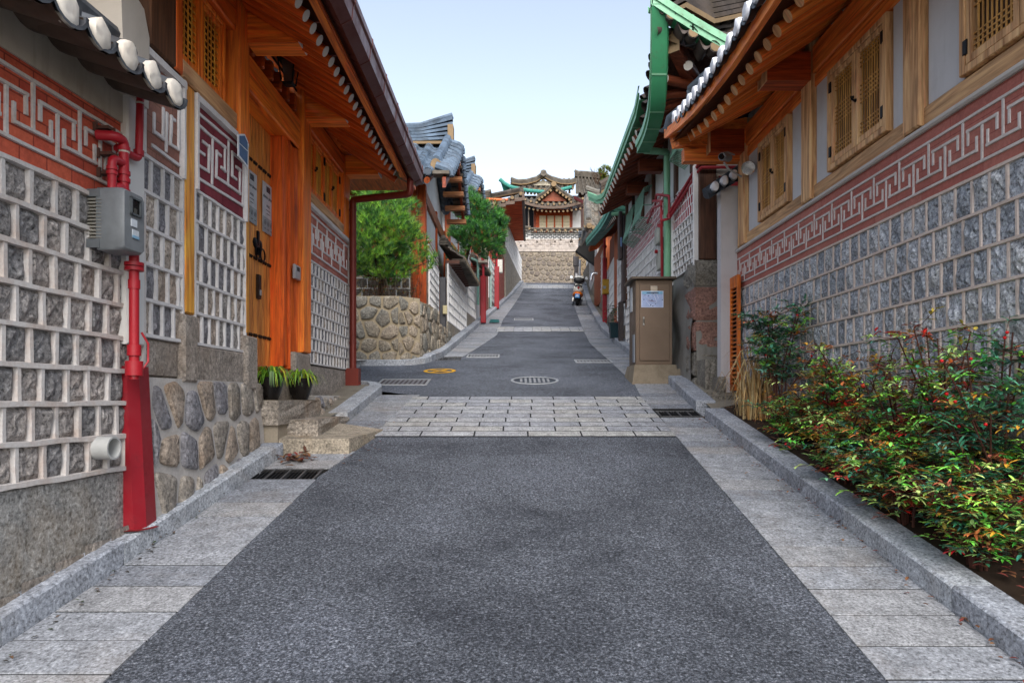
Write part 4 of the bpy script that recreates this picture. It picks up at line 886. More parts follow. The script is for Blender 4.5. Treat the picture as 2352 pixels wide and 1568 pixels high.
pot(-2.13, 5.98 - .0, 1.575, .115, .2, 'black glazed pot of grassy leaves on the door step, the nearer of two'); pot(-2.1, 6.72, 1.575, .125, .21, 'black glazed pot of grassy leaves on the door step, the farther and wider one')
# signs on the door
def text_mesh(body, size, m, parent, fr, s, z, d, align='LEFT', name='lettering'):
    cu = bpy.data.curves.new('t', 'FONT'); cu.body = body; cu.size = size; cu.align_x = align; cu.extrude = .0008
    o = bpy.data.objects.new('t', cu); col.objects.link(o); dg = bpy.context.evaluated_depsgraph_get(); me = bpy.data.meshes.new_from_object(o.evaluated_get(dg)); bpy.data.objects.remove(o)
    mb = MB().mat(m); mb.add([fr.pt(s + v.co.x, z + v.co.y, d + v.co.z) for v in me.vertices], [tuple(p.vertices) for p in me.polygons]); return mb.obj(name, parent)
def silence_sign(u0, u1, vt, vb, label):
    s0, s1 = PX(u0, 500, -2.34).y, PX(u1, 500, -2.34).y; z1 = PX(u0, vt, -2.34).z; z0 = PX(u0, vb, -2.34).z
    t = thing('notice_sign', label, 'notice sign', (-2.34, (s0 + s1) / 2, (z0 + z1) / 2), 'silence notices on the plank door'); b = MB().mat(plain('#c9ccd0', .8, .5)); b.fbox(dr, s0, s1, z0, z1, .008, .014); b.obj('board', t)
    g_ = MB().mat(plain('#9ba3a6', .8, .5)); hh = z1 - z0; ww = s1 - s0; g_.fbox(dr, s0, s1, z0, z0 + hh * .31, .014, .0155); g_.obj('grey_footer', t)
    k = MB().mat(plain('#33313c', .8, .5)); cx_ = (s0 + s1) / 2
    for i in range(4): k.fbox(dr, cx_ - ww * .17, cx_ + ww * .2, z1 - hh * (.08 + i * .03), z1 - hh * (.058 + i * .03), .0142, .0165)
    for (zz, wd_) in ((.43, .3), (.455, .36), (.53, .4), (.6, .3)): k.fbox(dr, cx_ - ww * wd_ * .5, cx_ + ww * wd_ * .5, z1 - hh * (zz + .014), z1 - hh * zz, .0142, .0155)
    for i in range(3):
        c = s0 + ww * (.2 + .3 * i)
        k.tube([dr.pt(c + math.sin(q * .785) * ww * .09, z0 + hh * .2 + math.cos(q * .785) * ww * .09, .0165) for q in range(9)], .0015, 4, False); k.fbox(dr, c - ww * .06, c + ww * .06, z0 + hh * .07, z0 + hh * .085, .0142, .017); k.fbox(dr, c - .004, c + .004, z0 + hh * .17, z0 + hh * .22, .0142, .017)
    k.obj('print', t); text_mesh('silence please', ww * .17, plain('#3a3c44', .8), t, dr, s0 + ww * .03, z1 - hh * .31, .0145)
silence_sign(565, 589, 383, 503, 'narrow white silence notice on the plank door, the nearer one under the blue plate'); silence_sign(603, 626, 414, 530, 'narrow white silence notice on the plank door, the farther one by its right edge')
# blue house-number plate with a clipped corner, white edge
BP = thing('address_plate', 'blue five-sided house-number plate with a white border at the door edge', 'address plate', (-2.12, 5.6, 3.9))
pf_ = LW(-2.13); Yp = lambda u: 2.13 * F / (CX - u)
def pxp(pts): return [(Yp(u), PX(u, v, -2.13).z) for u, v in pts]
o_ = pxp([(545, 308), (560, 308), (568, 327), (567, 385), (545, 358)]); b = MB().mat(plain('#e2e6ea', .9, .4)); b.prism(pf_, o_, 0, .008); b.obj('border', BP)
b = MB().mat(plain('#3f6592', .75, .4)); b.prism(pf_, pxp([(547.5, 312), (559, 312), (566, 328), (566, 345.5), (547.5, 328)]), .008, .0105); b.prism(pf_, pxp([(547.5, 331), (566, 348.5), (565.5, 379), (547.5, 356)]), .008, .0105); b.obj('blue_field', BP)
# intercom and lantern
ic = thing('intercom', 'small silver intercom on the door post', 'intercom', (-2.2, 6.75, 2.8)); b = MB().mat(plain('#b9bcc0', .9, .35, .5)); b.rbox(LW(-2.19), Yl(670), Yl(682), 2.78, 2.92, .0, .03, .006); b.mat(plain('#222222', 1)); b.rbox(LW(-2.19), Yl(673), Yl(679), 2.86, 2.9, .03, .033, .002); b.obj('case', ic)
ln = thing('wall_lantern', 'unlit black iron lantern hanging under the eave above the plank door', 'lantern', (-1.95, 6.2, 4.5)); lc = P(663, 165, 6.3); b = MB().mat(plain('#17120f', .9, .5, .4)); x, y, z = lc
for sx in (-1, 1):
    for sy in (-1, 1): b.tube([(x + sx * .075, y + sy * .075, z + .09), (x + sx * .05, y + sy * .05, z - .11)], .007, 5)
b.lathe((x, y, z + .09), [(.12, 0), (.10, .03), (.03, .09), (.015, .14)], 4); b.lathe((x, y, z - .13), [(.05, 0), (.075, .02)], 4); b.tube([(x, y, z + .2), (x - .1, y, z + .26), (-2.16, y, z + .22)], .012, 6); b.lathe((-2.17, y, z + .22), [(.05, 0), (.04, .02)], 10, V((1, 0, 0))); b.obj('frame', ln)
b = MB().mat(plain('#6a5648', .7, .2)); b.lathe((x, y, z - .11), [(.047, 0), (.07, .2)], 4); b.obj('glass', ln)
# ================================================================== RIGHT: foreground timber house on its stone wall
RH = thing('timber_house', 'pale timber house with lattice shutters over a grey granite wall, on the right', 'house', (3.0, 5.5, 1.2))
rw = RW(2.75); Yr = lambda u: 4312 / (u - CX); r0, r1 = 1.2, 8.4
GB = [granite('#a2a6ad', 1.05, .8, 1.1, '#9a8f86', .15, .9, 1.0), granite('#969ba3', .9, .8, 1.1, '#9a8f86', .15, .9, 1.0), granite('#a4a6aa', 1.05, .8, 1.1, '#a4907c', .3, .9, 1.0)]; MB_ = mortar('#d6c6bc', .9, '#a58c7a', .4)
GRh = lambda ax, k=1.0: wood('#e07a34', ax, k * 1.12, .5, .55, .9)
GRl = lambda ax, k=1.0: wood('#d4a676', ax, k, .5, .6, .8)
lattice_wall(RH, rw, r0, r1, 1.6, 2.91, 6, .149, GB, MB_, .023, .004, 5, .06, bul=.008, rough=.009, name='granite_wall')
b = MB().mat(bricks('#a86258', '#b07266', 'YZ', .6, .12, '#94504a', .003, .9, .3, .3)); b.fbox(rw, r0, r1, 2.915, 3.37, -.1, 0); bo = b.obj('fret_band', RH)
m_ = MB().mat(mortar('#d0c8c4', .95, '#8a7a72', .35)); key_band(m_, rw, r0 - .05, r1 - .02, 2.985, 3.285, .172, .022, .006, 0, .03)
m_.obj('key_fret', bo, 35)
b = MB().mat(plaster('#cfcac6', .85, '#9a928a', .3)); b.rbox(rw, r0, r1, 3.37, 3.41, -.1, .03, .012); b.obj('ledge', RH)
b = MB().mat(granite('#aaa6a4', .75, .9, .8, '#b09a84', .3)); a = r0
while a < r1: e = min(a + 1.1, r1); b.rbox(rw, a + .004, e - .004, .2, 1.585, -.1, -.004, .01); a = e
b.obj('plinth', RH)
b = MB().mat(plaster('#cfc9c0', .85, '#948a7a', .4)); b.box(2.86, 6, 1.2, 8.4, 3.4, 5.2); b.mat(GRl('Y', .8)); b.fbox(rw, r0, r1, 1.0, 3.35, -.4, -.11); b.obj('wall', RH)
def rbeam(s0, s1, z0, z1, d, m, name='beam', back=-.14): return MB().mat(m).rbox(rw, s0, s1, z0, z1, back, d, .012).obj(name, RH)
rbeam(r0, r1, 3.412, 3.545, .0, GRl('Y', .85), 'sill_beam'); rbeam(r0, 8.26, 4.44, 4.56, -.01, GRh('Y', .95)); rbeam(r0, 8.26, 4.565, 4.82, .01, GRh('Y', 1))
posts = [(8.06, 8.28, GRl('Z')), (6.26, 6.46, GRl('Z')), (4.577, 4.775, GRl('Z')), (2.85, 3.05, GRl('Z'))]
for i, (a, e, m) in enumerate(posts): MB().mat(m).rbox(rw, a, e, 3.42, 4.9, -.16, .035, .012).obj('post', RH)
for (a, e) in ((5.91 + .0, 0),): pass
PL = plaster('#d3d3d6', .85, '#8f8d88', .35)
def win(a, e):
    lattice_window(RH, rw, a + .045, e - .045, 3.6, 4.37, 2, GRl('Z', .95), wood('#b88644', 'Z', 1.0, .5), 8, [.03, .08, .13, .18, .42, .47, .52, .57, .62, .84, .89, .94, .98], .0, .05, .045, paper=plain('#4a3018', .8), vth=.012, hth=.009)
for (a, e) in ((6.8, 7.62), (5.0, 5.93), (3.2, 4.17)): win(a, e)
for (a, e) in ((7.62, 8.06), (6.46, 6.8), (5.93, 6.26), (4.775, 5.0), (4.17, 4.577), (3.05, 3.2)): MB().mat(PL).fbox(rw, a + .02, e - .02, 3.545, 4.44, -.12, -.02).obj('plaster_panel', RH)
for (a, e) in ((6.8, 7.62), (5.0, 5.93), (3.2, 4.17)):
    MB().mat(PL).fbox(rw, a - .02, e + .02, 3.545, 4.44, -.16, -.07).obj('plaster_panel', RH)
for y in (8.16, 6.36, 4.68):
    e = MB().mat(GRh('X', .9)).box(2.3, 2.72, y - .11, y + .11, 4.50, 4.75).obj('beam_end', RH) if False else MB().mat(wood('#b0481c', 'X', .9, .4)).box(2.32, 2.72, y - .11, y + .11, 4.50, 4.76).obj('beam_end', RH)
    MB().mat(GRl('Z')).box(2.31, 2.32, y - .112, y + .112, 4.495, 4.765).obj('end_grain', e)
# soffit + rafters
pr = rafter_proto(RH, 'rafter', .92, .055, GRh('X', 1.05), wood('#d8a878', 'Z', 1.0, .75)); rp = bpy.data.objects.new('rafter', drop(pr))
for i in range(22): y = 2.45 + i * .208; place(rp, RH, (2.84, y, 4.98), (2.0, y, 4.43))
for i, (y0_, xe, ye, ze) in enumerate(((6.98, 1.99, 7.0, 4.44), (7.16, 1.98, 7.24, 4.47), (7.34, 1.97, 7.48, 4.5), (7.5, 1.97, 7.72, 4.55), (7.64, 1.99, 7.96, 4.6))): place(rp, RH, (2.84, y0_, 4.96), (xe, ye, ze))
MB().mat(GRh('X', 1)).hexa([(2.75, 8.05, 4.6), (2.68, 8.15, 4.6), (1.93, 8.32, 4.62), (1.99, 8.2, 4.62), (2.75, 8.05, 4.9), (2.68, 8.15, 4.9), (1.90, 8.34, 4.78), (1.97, 8.2, 4.78)]).obj('hip_rafter', RH)
MB().mat(GRh('X', .95)).box(2.05, 2.9, 8.2, 8.34, 4.44, 4.6).obj('tie_beam', RH)
def up(y): return max(0, (y - 5.6) / 2.7) ** 2 * .26
s = MB().mat(wood('#6a381c', 'Y', .5, .4)); ys = frange(1.8, 8.4, .3); vs = []  # deep brown underside: shadow of the rafter gaps put into the colour
for y in ys: vs += [(1.93, y, 4.51 + up(y) * .7), (2.9, y, 5.06)]
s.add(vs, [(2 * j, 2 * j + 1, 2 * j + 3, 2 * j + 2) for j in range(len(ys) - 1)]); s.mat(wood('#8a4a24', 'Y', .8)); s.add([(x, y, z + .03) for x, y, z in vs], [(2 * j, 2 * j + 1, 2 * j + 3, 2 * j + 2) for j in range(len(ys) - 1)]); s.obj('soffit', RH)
fb = MB().mat(GRh('Y', 1.1)); vs = []
for y in ys:
    z = 4.5 + up(y); x = 1.96 - .06 * max(0, (y - 6) / 2.4) ** 2 * 1; vs += [(x, y, z), (x - .05, y, z), (x - .05, y, z + .11), (x, y, z + .11)]
n = len(ys); fb.add(vs, [(4 * j + q, 4 * j + (q + 1) % 4, 4 * j + 4 + (q + 1) % 4, 4 * j + 4 + q) for j in range(n - 1) for q in range(4)] + [(0, 1, 2, 3), (4 * n - 1, 4 * n - 2, 4 * n - 3, 4 * n - 4)]); fb.obj('eave_board', RH, 40)
TR = tile('#4d5660', .75, '#54585c', .4); TRu = tile('#3e3a3a', .7, '#4a3a30', .6); LW_ = plaster('#e6e6ea', .95, '#b0b0b4', .3)
rf = MB().mat(TR); base, nr, N = roof_patch(rf, (1.86, 2.0, 4.66), (1.93, 8.36, 4.66), (4.3, 2.0, 6.5), (4.3, 5.8, 6.5), .235, .28, .055, .1, 0, .27, upw=.42); roof = rf.obj('roof', RH, 40)
ee = MB(); cp = MB().mat(LW_)
for i in range(nr):
    a, c, e = base(i / nr, 0), base((i + .5) / nr, 0), base((i + 1) / nr, 0); rr = (e - a).length * .5
    fr = FR(V((c.x, c.y, 0)), V((0, 1, 0)), V((-1, 0, 0))); z = c.z - .0; k = 9
    vs = []
    for (dd, zz, q_) in ((.05, -.02, 1), (-.12, .07, 1), (-.3, .2, .9)):
        for q in range(k): t = math.pi * q / (k - 1); vs.append(fr.pt(-math.cos(t) * rr * q_, z + zz - math.sin(t) * rr * .62, dd))
    ee.mat(TRu); ee.add(vs, [(r_ * k + q, r_ * k + q + 1, (r_ + 1) * k + q + 1, (r_ + 1) * k + q) for r_ in range(2) for q in range(k - 1)])
    ee.mat(TR); vi = []
    for (dd, zz, q_) in ((.056, -.017, 1.0), (.056, -.017, .8), (-.3, .2, .75)):
        for q in range(k): t = math.pi * q / (k - 1); vi.append(fr.pt(-math.cos(t) * rr * q_, z + zz - math.sin(t) * rr * .62, dd))
    ee.add(vi, [(r_ * k + q, r_ * k + q + 1, (r_ + 1) * k + q + 1, (r_ + 1) * k + q) for r_ in range(2) for q in range(k - 1)])
    e_ = base((i + .74) / nr, 0) + V((0, 0, .03)); 
    cp.blob(FR((e_.x, e_.y, 0), (0, 1, 0), (-1, 0, 0)), [(math.cos(t_) * .066, e_.z + math.sin(t_) * .078) for t_ in [2 * math.pi * q / 12 for q in range(12)]], -.05, .05, .75, .006)
    if i % 1 == 0: cp.blob(fr, [(math.cos(t_) * rr * .7, z - .02 + math.sin(t_) * rr * .35) for t_ in [2 * math.pi * q / 12 for q in range(12)]], -.1, .03, .8, .006)
ee.obj('eave_tiles', roof, 40); cp.obj('lime_plugs', roof, 60)
rg = MB(); ridge_stack(rg, [(2.12, 8.14, 4.98), (2.9, 7.2, 5.5), (4.2, 5.9, 6.5)], TR, LW_, 4, .24, .26); rg.mat(LW_); rg.blob(FR((0, 8.3, 0), (1, 0, 0), (0, -1, 0)), [(2.08 + math.cos(t) * .13, 4.98 + math.sin(t) * .14) for t in [i * .524 for i in range(12)]], -.1, .06); rg.mat(TR); rg.tube([(2.02, 8.1, 5.02), (1.91, 8.26, 4.96), (1.88, 8.32, 4.86)], [.07, .075, .06], 10); rg.obj('hip_ridge', roof, 40)
sr_ = MB().mat(TR); roof_patch(sr_, (1.8, 8.5, 4.9), (6, 8.5, 4.75), (4.3, 6, 6.5), (6, 6, 6.5), .235, .28); sr_.obj('roof_back', RH, 40)
# white end wall with its own small coping, louvred hatch
EW = thing('end_wall', 'white rendered end wall with a little tiled coping and a tall louvred hatch, between the two right-hand houses', 'wall', (2.6, 8.35, 1.6))
b = MB().mat(plaster('#c9c5c6', .9, '#7f7a78', .35)); b.box(2.55, 2.87, 8.405, 8.55, 1.55, 4.2); b.obj('render', EW)
b = MB().mat(OW('Z', .7)); b.box(2.66, 2.70, 8.12, 8.15, 1.68, 3.06); b.box(2.66, 2.70, 8.385, 8.402, 1.68, 3.06); b.box(2.66, 2.70, 8.15, 8.385, 2.92, 3.06); b.box(2.66, 2.70, 8.15, 8.385, 1.68, 1.76); b.mat(plain('#0f0d0c', 1, .9)); b.box(2.695, 2.71, 8.15, 8.385, 1.76, 2.92); h_ = b.obj('hatch_frame', EW)
b = MB().mat(OW('Y', .6))
for k in range(22): z = 1.78 + k * .052; b.hexa([(2.665, 8.15, z), (2.69, 8.15, z + .02), (2.69, 8.385, z + .02), (2.665, 8.385, z), (2.665, 8.15, z + .008), (2.69, 8.15, z + .028), (2.69, 8.385, z + .028), (2.665, 8.385, z + .008)])
b.obj('slats', h_)
cpt = MB(); lmp = MB().mat(LW_)
for i in range(4):
    x = 2.44 + i * .115; z = 4.12 + i * .07; y = 8.34; k = 9; vs = []
    for (dy, zz) in ((-.1, 0), (.25, .03)):
        for q in range(k): t = math.pi * q / (k - 1); vs.append((x - math.cos(t) * .06, y + dy, z + zz - math.sin(t) * .06))
    cpt.mat(TR); cpt.add(vs, [(q, q + 1, k + q + 1, k + q) for q in range(k - 1)]); lmp.blob(FR((0, y, 0), (1, 0, 0), (0, -1, 0)), [(x + math.cos(t_) * .045, z + .03 + math.sin(t_) * .065) for t_ in [.5236 * q for q in range(12)]], .0, .1, .75)
cpt.tube([(2.36, 8.4, 4.1), (2.87, 8.4, 4.45)], .07, 10); cpt.obj('coping_tiles', EW, 40); lmp.obj('lime_plugs', EW, 60)
# camera and floodlight on the corner post
cc = thing('security_camera', 'small grey security camera on an arm at the corner post', 'security camera', tuple(P(1658, 358, 7.8))); b = MB().mat(plain('#8a8d90', .8, .4)); c = P(1656, 362, 7.8); b.tube([c + V((.12, .1, .03)), c + V((0, -.03, .0))], .045, 14); b.mat(plain('#0a0a0c', 1, .15)); b.tube([c + V((0, -.03, 0)), c + V((-.004, -.04, 0))], .034, 14); b.mat(plain('#b5b8ba', .8, .4)); b.tube([c + V((.02, 0, .05)), c + V((.1, .08, .09)), c + V((.2, .14, .08))], .01, 6); b.pipe([c + V((.05, .05, -.04)), c + V((.12, .1, -.1)), (2.7, 8.1, c.z - .12)], .012, 8); b.obj('body', cc, 40)
fl_ = thing('flood_lamp', 'silver domed floodlight on the white panel beside the corner post', 'floodlight', tuple(P(1724, 378, 7.9))); c = P(1724, 378, 7.85); b = MB().mat(plain('#c8c4bc', .9, .2, .8)); b.lathe(c, [(.02, 0), (.055, .03), (.075, .09), (.08, .12), (.07, .115)], 18, V((-.4, -.6, -.5))); b.mat(plain('#8a8d90', .8, .4)); b.tube([c, c + V((.06, .05, .02)), (2.73, 7.95, c.z)], .015, 8); b.obj('housing', fl_, 40)

# ------------------------------------------------------------------ planting along the right wall
def leaf(mb, p, d, up_, L, w_, fold=.25):
    d = d.normalized(); sdv = d.cross(up_)
    if sdv.length < .01: sdv = d.cross(V((1, 0, 0)))
    sdv.normalize(); n_ = sdv.cross(d)
    mb.add([p, p + d * L * .3 + sdv * w_ + n_ * w_ * fold, p + d * L * .35, p + d * L * .3 - sdv * w_ + n_ * w_ * fold, p + d * L * .7 + sdv * w_ * .75 + n_ * w_ * fold - up_ * L * .05, p + d * L * .7 - sdv * w_ * .75 + n_ * w_ * fold - up_ * L * .05, p + d * L - up_ * L * .16], [(0, 1, 2), (0, 2, 3), (1, 4, 2), (2, 4, 6), (2, 6, 5), (2, 5, 3)])
GRN = ['#8fa85a', '#a3b46a', '#7c9c5c', '#2f6b2a', '#4b8f34', '#6fae4a', '#27574a', '#3f7c5c', '#86b84a', '#1f4a34']; RED = ['#c81f2c', '#e0352e', '#b83a2a', '#d85a4a']; BRZ = ['#8a4a34', '#a8663a', '#6e5a34', '#b4842e', '#8a7a34']; DKG = ['#5c8a78', '#4c7a5c', '#1c3f2c', '#24503c', '#2c5f4a', '#1a3430', '#3c6e58']
def nandina(x, y, h, spread, n, pal, stems, label, seed, dens_low=.0, leafL=.075, berries=0):
    rr = random.Random(seed); z = zr(y) + .12; t = thing('shrub', label, 'shrub', (x, y, z), 'nandina shrubs in the bed under the granite wall'); st = MB().mat(wood('#5a3428', 'Z', .7, .5, .8)); lf = MB().mat(leafmat(.32)); tips = []
    for i in range(stems):
        a = rr.uniform(0, 6.28); q = rr.uniform(.02, .35) * spread; p0 = V((min(x + math.cos(a) * q * .3, 2.68), y + math.sin(a) * q * .8, z)); hh = h * rr.uniform(.55, 1)
        p1 = V((x + math.cos(a) * q * .7, y + math.sin(a) * q * 1.2, z + hh * .5)); p2 = V((x + math.cos(a) * spread * rr.uniform(.2, .9), y + math.sin(a) * spread * rr.uniform(.3, 1.2), z + hh))
        p2.x = min(p2.x, 2.68); p1.x = min(p1.x, 2.68); st.tube([p0, p1, p2], [.008, .006, .004], 5); tips.append((p0, p1, p2))
    for i in range(n):
        p0, p1, p2 = rr.choice(tips); u = rr.uniform(.25 - dens_low, 1.0) ** .8; b_ = p1.lerp(p2, u * 2 - 1) if u > .5 else p0.lerp(p1, u * 2)
        a = rr.uniform(0, 6.28); d = V((math.cos(a), math.sin(a), rr.uniform(-.1, .7))).normalized(); L = rr.uniform(.06, .26) * (spread / .4); leafL_ = leafL * .82; e = b_ + d * L; e.x = min(e.x, 2.7)
        if e.x > 2.69: e.y += rr.uniform(-.05, .05)
        st.tube([b_, e], .0018, 3, False)
        wts = pal(u, rr); wc_ = rr.choice(wts); c0 = hexc(wc_, 1.15 if wc_ in RED else 1.6 if wc_ in BRZ else 1.9)
        for j in range(rr.choice((6, 7, 8, 9, 10))):
            o = b_.lerp(e, rr.uniform(.4, 1)); aa = rr.uniform(0, 6.28); dd = (d * .5 + V((math.cos(aa), math.sin(aa), rr.uniform(-.4, .5)))).normalized(); k = rr.uniform(.65, 1.35); lf.cc = (c0[0] * k, c0[1] * k * rr.uniform(.9, 1.1), c0[2] * k, 1); leaf(lf, o, dd, V((0, 0, 1)), leafL_ * rr.uniform(.55, 1.35), leafL_ * .155 * rr.uniform(.8, 1.3))
    s_ = st.obj('stems', t); lf.obj('foliage', t)
    if berries:
        for i in range(berries): p = tips[i % len(tips)][2] + V((rr.uniform(-.05, .05), rr.uniform(-.05, .05), rr.uniform(-.08, .02))); MB().mat(plain('#c8141c', .9, .25)).lathe(p, [(.004, 0), (.009, .005), (.009, .011), (.004, .016)], 8).obj('berry', t, 60)
    return t
pg = lambda u, r_: GRN if r_.random() < .72 else BRZ + RED[:1]
pd_ = lambda u, r_: DKG if r_.random() < .62 else GRN if r_.random() < .6 else BRZ
pb_ = lambda u, r_: BRZ + ['#4b7f34', '#5e8f3a'] if r_.random() < .72 else GRN + RED
pr_ = lambda u, r_: (RED + BRZ if r_.random() < .3 else GRN + DKG)
specs = [(2.46, 6.3, 1.2, .38, 330, pd_, 11, 'tall dark green shrub with red berries beside the dry grass, far end of the bed', 12, -.36, .075, 8),
 (2.34, 5.75, .46, .34, 300, pg, 11, 'low fresh green shrub beside the leafy weed near the far end of the bed', 2, .1, .06, 0),
 (2.44, 5.35, .74, .4, 280, pg, 12, 'bright yellow-green shrub between the tall dark shrub and the bronze one', 3, .1, .07, 0),
 (2.5, 4.9, 1.0, .4, 260, pb_, 12, 'bronze and rust-leaved shrub rising against the granite wall, middle of the bed', 4, .1, .07, 0),
 (2.3, 4.75, .5, .42, 380, pg, 13, 'low mixed green shrub spilling over the kerb below the bronze one', 5, .15, .06, 0),
 (2.42, 4.3, .86, .42, 360, pg, 14, 'dense pale green shrub behind the low bright red leaf sprays', 6, .15, .065, 0),
 (2.52, 4.0, 1.2, .36, 260, pb_, 11, 'tall thin orange-red tipped shrub against the wall, near the right edge', 7, .1, .065, 0),
 (2.29, 4.0, .54, .42, 420, pr_, 14, 'low shrub with bright red leaf sprays at the kerb', 8, .15, .065, 0),
 (2.48, 3.5, 1.22, .42, 480, pd_, 14, 'large dark blue-green shrub with red sprays at the right edge', 9, .15, .075, 20),
 (2.3, 3.42, .66, .44, 460, pg, 14, 'low light green shrub over the kerb at the bottom right corner', 10, .15, .06, 0),
 None]
for a in specs[:-1]: nandina(*a)
# dry grass clump
t = thing('dry_grass', 'clump of straw-coloured dead grass at the far end of the bed', 'dry grass', (2.45, 6.8, zr(6.8) + .1)); l = MB().mat(leafmat(.7)); rr = random.Random(3)
for i in range(210):
    p = V((2.42 + rr.uniform(-.14, .16), 6.85 + rr.uniform(-.3, .25), zr(6.8) + .12)); a = rr.uniform(0, 6.28); out = V((math.cos(a), math.sin(a), 0)); h = rr.uniform(.25, .95) * (.6 + .4 * rr.random()); q = rr.uniform(.02, .22); l.cc = hexc(rr.choice(['#c9a468', '#b88a4c', '#dcc08a', '#8f6a3c']), .75)
    pts = [p, p + out * q * .3 + V((0, 0, h * .6)), p + out * q + V((0, 0, h)), p + out * (q + rr.uniform(.03, .2)) + V((0, 0, h - rr.uniform(.02, .35)))]; sdv = V((-out.y, out.x, 0)) * .005
    for x in pts: x.x = min(x.x, 2.72)
    l.add([x + sdv * s for k_, x in enumerate(pts) for s in ((-1, 1) if k_ < 3 else (-.1, .1))], [(0, 1, 3, 2), (2, 3, 5, 4), (4, 5, 7, 6)])
l.obj('blades', t)
# weeds and fallen leaves
t = thing('weed', 'broad-leaved green weed hanging over the kerb stones', 'weed', (2.24, 5.62, zr(5.6) + .13)); l = MB().mat(leafmat(.5))
for i in range(26): a = rr.uniform(2, 5.2); l.cc = hexc(rr.choice(GRN[:3]), .6); leaf(l, V((2.26 + rr.uniform(-.05, .1), 5.6 + rr.uniform(-.15, .15), zr(5.6) + .14)), V((math.cos(a), math.sin(a), rr.uniform(.1, .8))), V((0, 0, 1)), rr.uniform(.06, .13), .02)
l.obj('leaves', t)
fl2 = MB().mat(leafmat(.8)); 
def scatter(n, fx, fy, pal, h=.02, L=.05):
    for i in range(n):
        x, y = fx(), fy(); fl2.cc = hexc(rr.choice(pal), .6); leaf(fl2, V((x, y, zr(y) + h + rr.uniform(0, .02))), V((rr.uniform(-1, 1), rr.uniform(-1, 1), rr.uniform(-.1, .25))), V((0, 0, 1)), L * rr.uniform(.6, 1.3), L * .25)
LFB = ['#8a5230', '#a0683c', '#6a3c24', '#b07c48', '#933f34']
scatter(420, lambda: rr.uniform(2.25, 2.66), lambda: rr.uniform(2.2, 7.3), LFB + ['#a83a34'], .17, .05)
scatter(110, lambda: 2.05 - abs(rr.gauss(0, .06)), lambda: rr.uniform(2.4, 7.4), LFB, .018, .035)
scatter(60, lambda: rr.gauss(-1.83, .06), lambda: rr.gauss(5.72, .09), LFB, .03, .07)
scatter(60, lambda: interp(KL, 4) + rr.uniform(.0, .05), lambda: rr.uniform(2.4, 5.6), ['#3c3428', '#5a4a34', '#4a5a2a', '#7a5a3c'], .015, .03)
scatter(40, lambda: rr.uniform(-1.5, -1.2), lambda: rr.uniform(5.6, 7.2), LFB, .016, .03)
struct(fl2.obj('fallen_leaves'), 'stuff'); bpy.data.objects['fallen_leaves']['label'] = 'scattered fallen brown and red leaves along kerbs and in the bed'; bpy.data.objects['fallen_leaves']['category'] = 'fallen leaves'

# ================================================================== electrical cabinet
K = thing('street_cabinet', 'brown steel street cabinet with a taped-up map, standing on a concrete base', 'street cabinet', (2.0, 9.9, 1.85)); z0 = 2.06; z1 = 3.27
BR = paint('#97806c', .5, .4, .35, .4, '#6c6056', 3); b = MB().mat(BR); b.bev(1.735, 2.26, 9.72, 10.24, z0, z1, .008); b.obj('case', K)
d = MB().mat(BR); d.bev(1.79, 2.215, 9.70, 9.719, z0 + .06, z1 - .06, .004); do = d.obj('door', K)
v_ = MB().mat(plain('#d8cbb8', .9, .35, .2))
for k in range(6): v_.hexa([(1.945, 9.70, z1 - .2 + k * .019), (2.04, 9.70, z1 - .2 + k * .019), (2.04, 9.69, z1 - .2 + k * .019), (1.945, 9.69, z1 - .2 + k * .019), (1.945, 9.70, z1 - .187 + k * .019), (2.04, 9.70, z1 - .187 + k * .019), (2.04, 9.697, z1 - .187 + k * .019), (1.945, 9.697, z1 - .187 + k * .019)])
v_.obj('vent_louvres', do); h_ = MB().mat(plain('#b8b6b0', .9, .3, .7)); h_.bev(1.833, 1.858, 9.685, 9.70, 2.62, 2.74, .005); h_.mat(plain('#4a4038', 1)); h_.bev(1.838, 1.853, 9.68, 9.686, 2.65, 2.71, .003); h_.obj('handle', do)
c = MB().mat(plain('#6a5c4e', .7, .5)); c.bev(1.665, 2.30, 9.64, 10.3, z1, z1 + .035, .006); c.obj('roof', K)
c = MB().mat(mortar('#9c8e7a', .7, '#6a5e4c', .7)); c.hexa([(1.66, 9.6, 1.7), (2.33, 9.6, 1.7), (2.33, 10.4, 1.8), (1.66, 10.4, 1.8), (1.71, 9.66, z0), (2.3, 9.66, z0), (2.3, 10.3, z0), (1.71, 10.3, z0)]); c.mat(plain('#15120f', 1)); c.box(2.18, 2.29, 9.59, 9.605, 1.76, 1.9); c.mat(mortar('#9c8e7a', .7, '#6a5e4c', .7)); c.box(2.3, 2.45, 9.66, 9.9, 1.75, 2.0); c.obj('base', K)
s_ = MB().mat(plain('#8a9098', .9, .5)); s_.box(1.722, 1.734, 9.78, 9.9, 2.1, 2.5); s_.obj('side_notice', K); s_ = MB().mat(plain('#c3c8cc', .9, .5)); s_.box(1.722, 1.734, 9.96, 10.1, 2.85, 3.2); s_.obj('side_notice', K)
M = thing('map_poster', 'pale blue printed street map taped to the brown cabinet door', 'map poster', (2.02, 9.69, 2.93)); x0, x1 = (1473 - CX) / F * 9.69, (1524 - CX) / F * 9.69; pz1, pz0 = EYE + (CY - 668) / F * 9.69, EYE + (CY - 706) / F * 9.69
b = MB().mat(plain('#ccd6ec', .85, .5)); b.box(x0, x1, 9.694, 9.699, pz0, pz1); b.obj('paper', M)
b = MB().mat(plain('#a7b7dd', .85, .5)); b.box(x0 + .012, x1 - .012, 9.692, 9.694, pz0 + .01, pz1 - .045); b.obj('map_area', M)
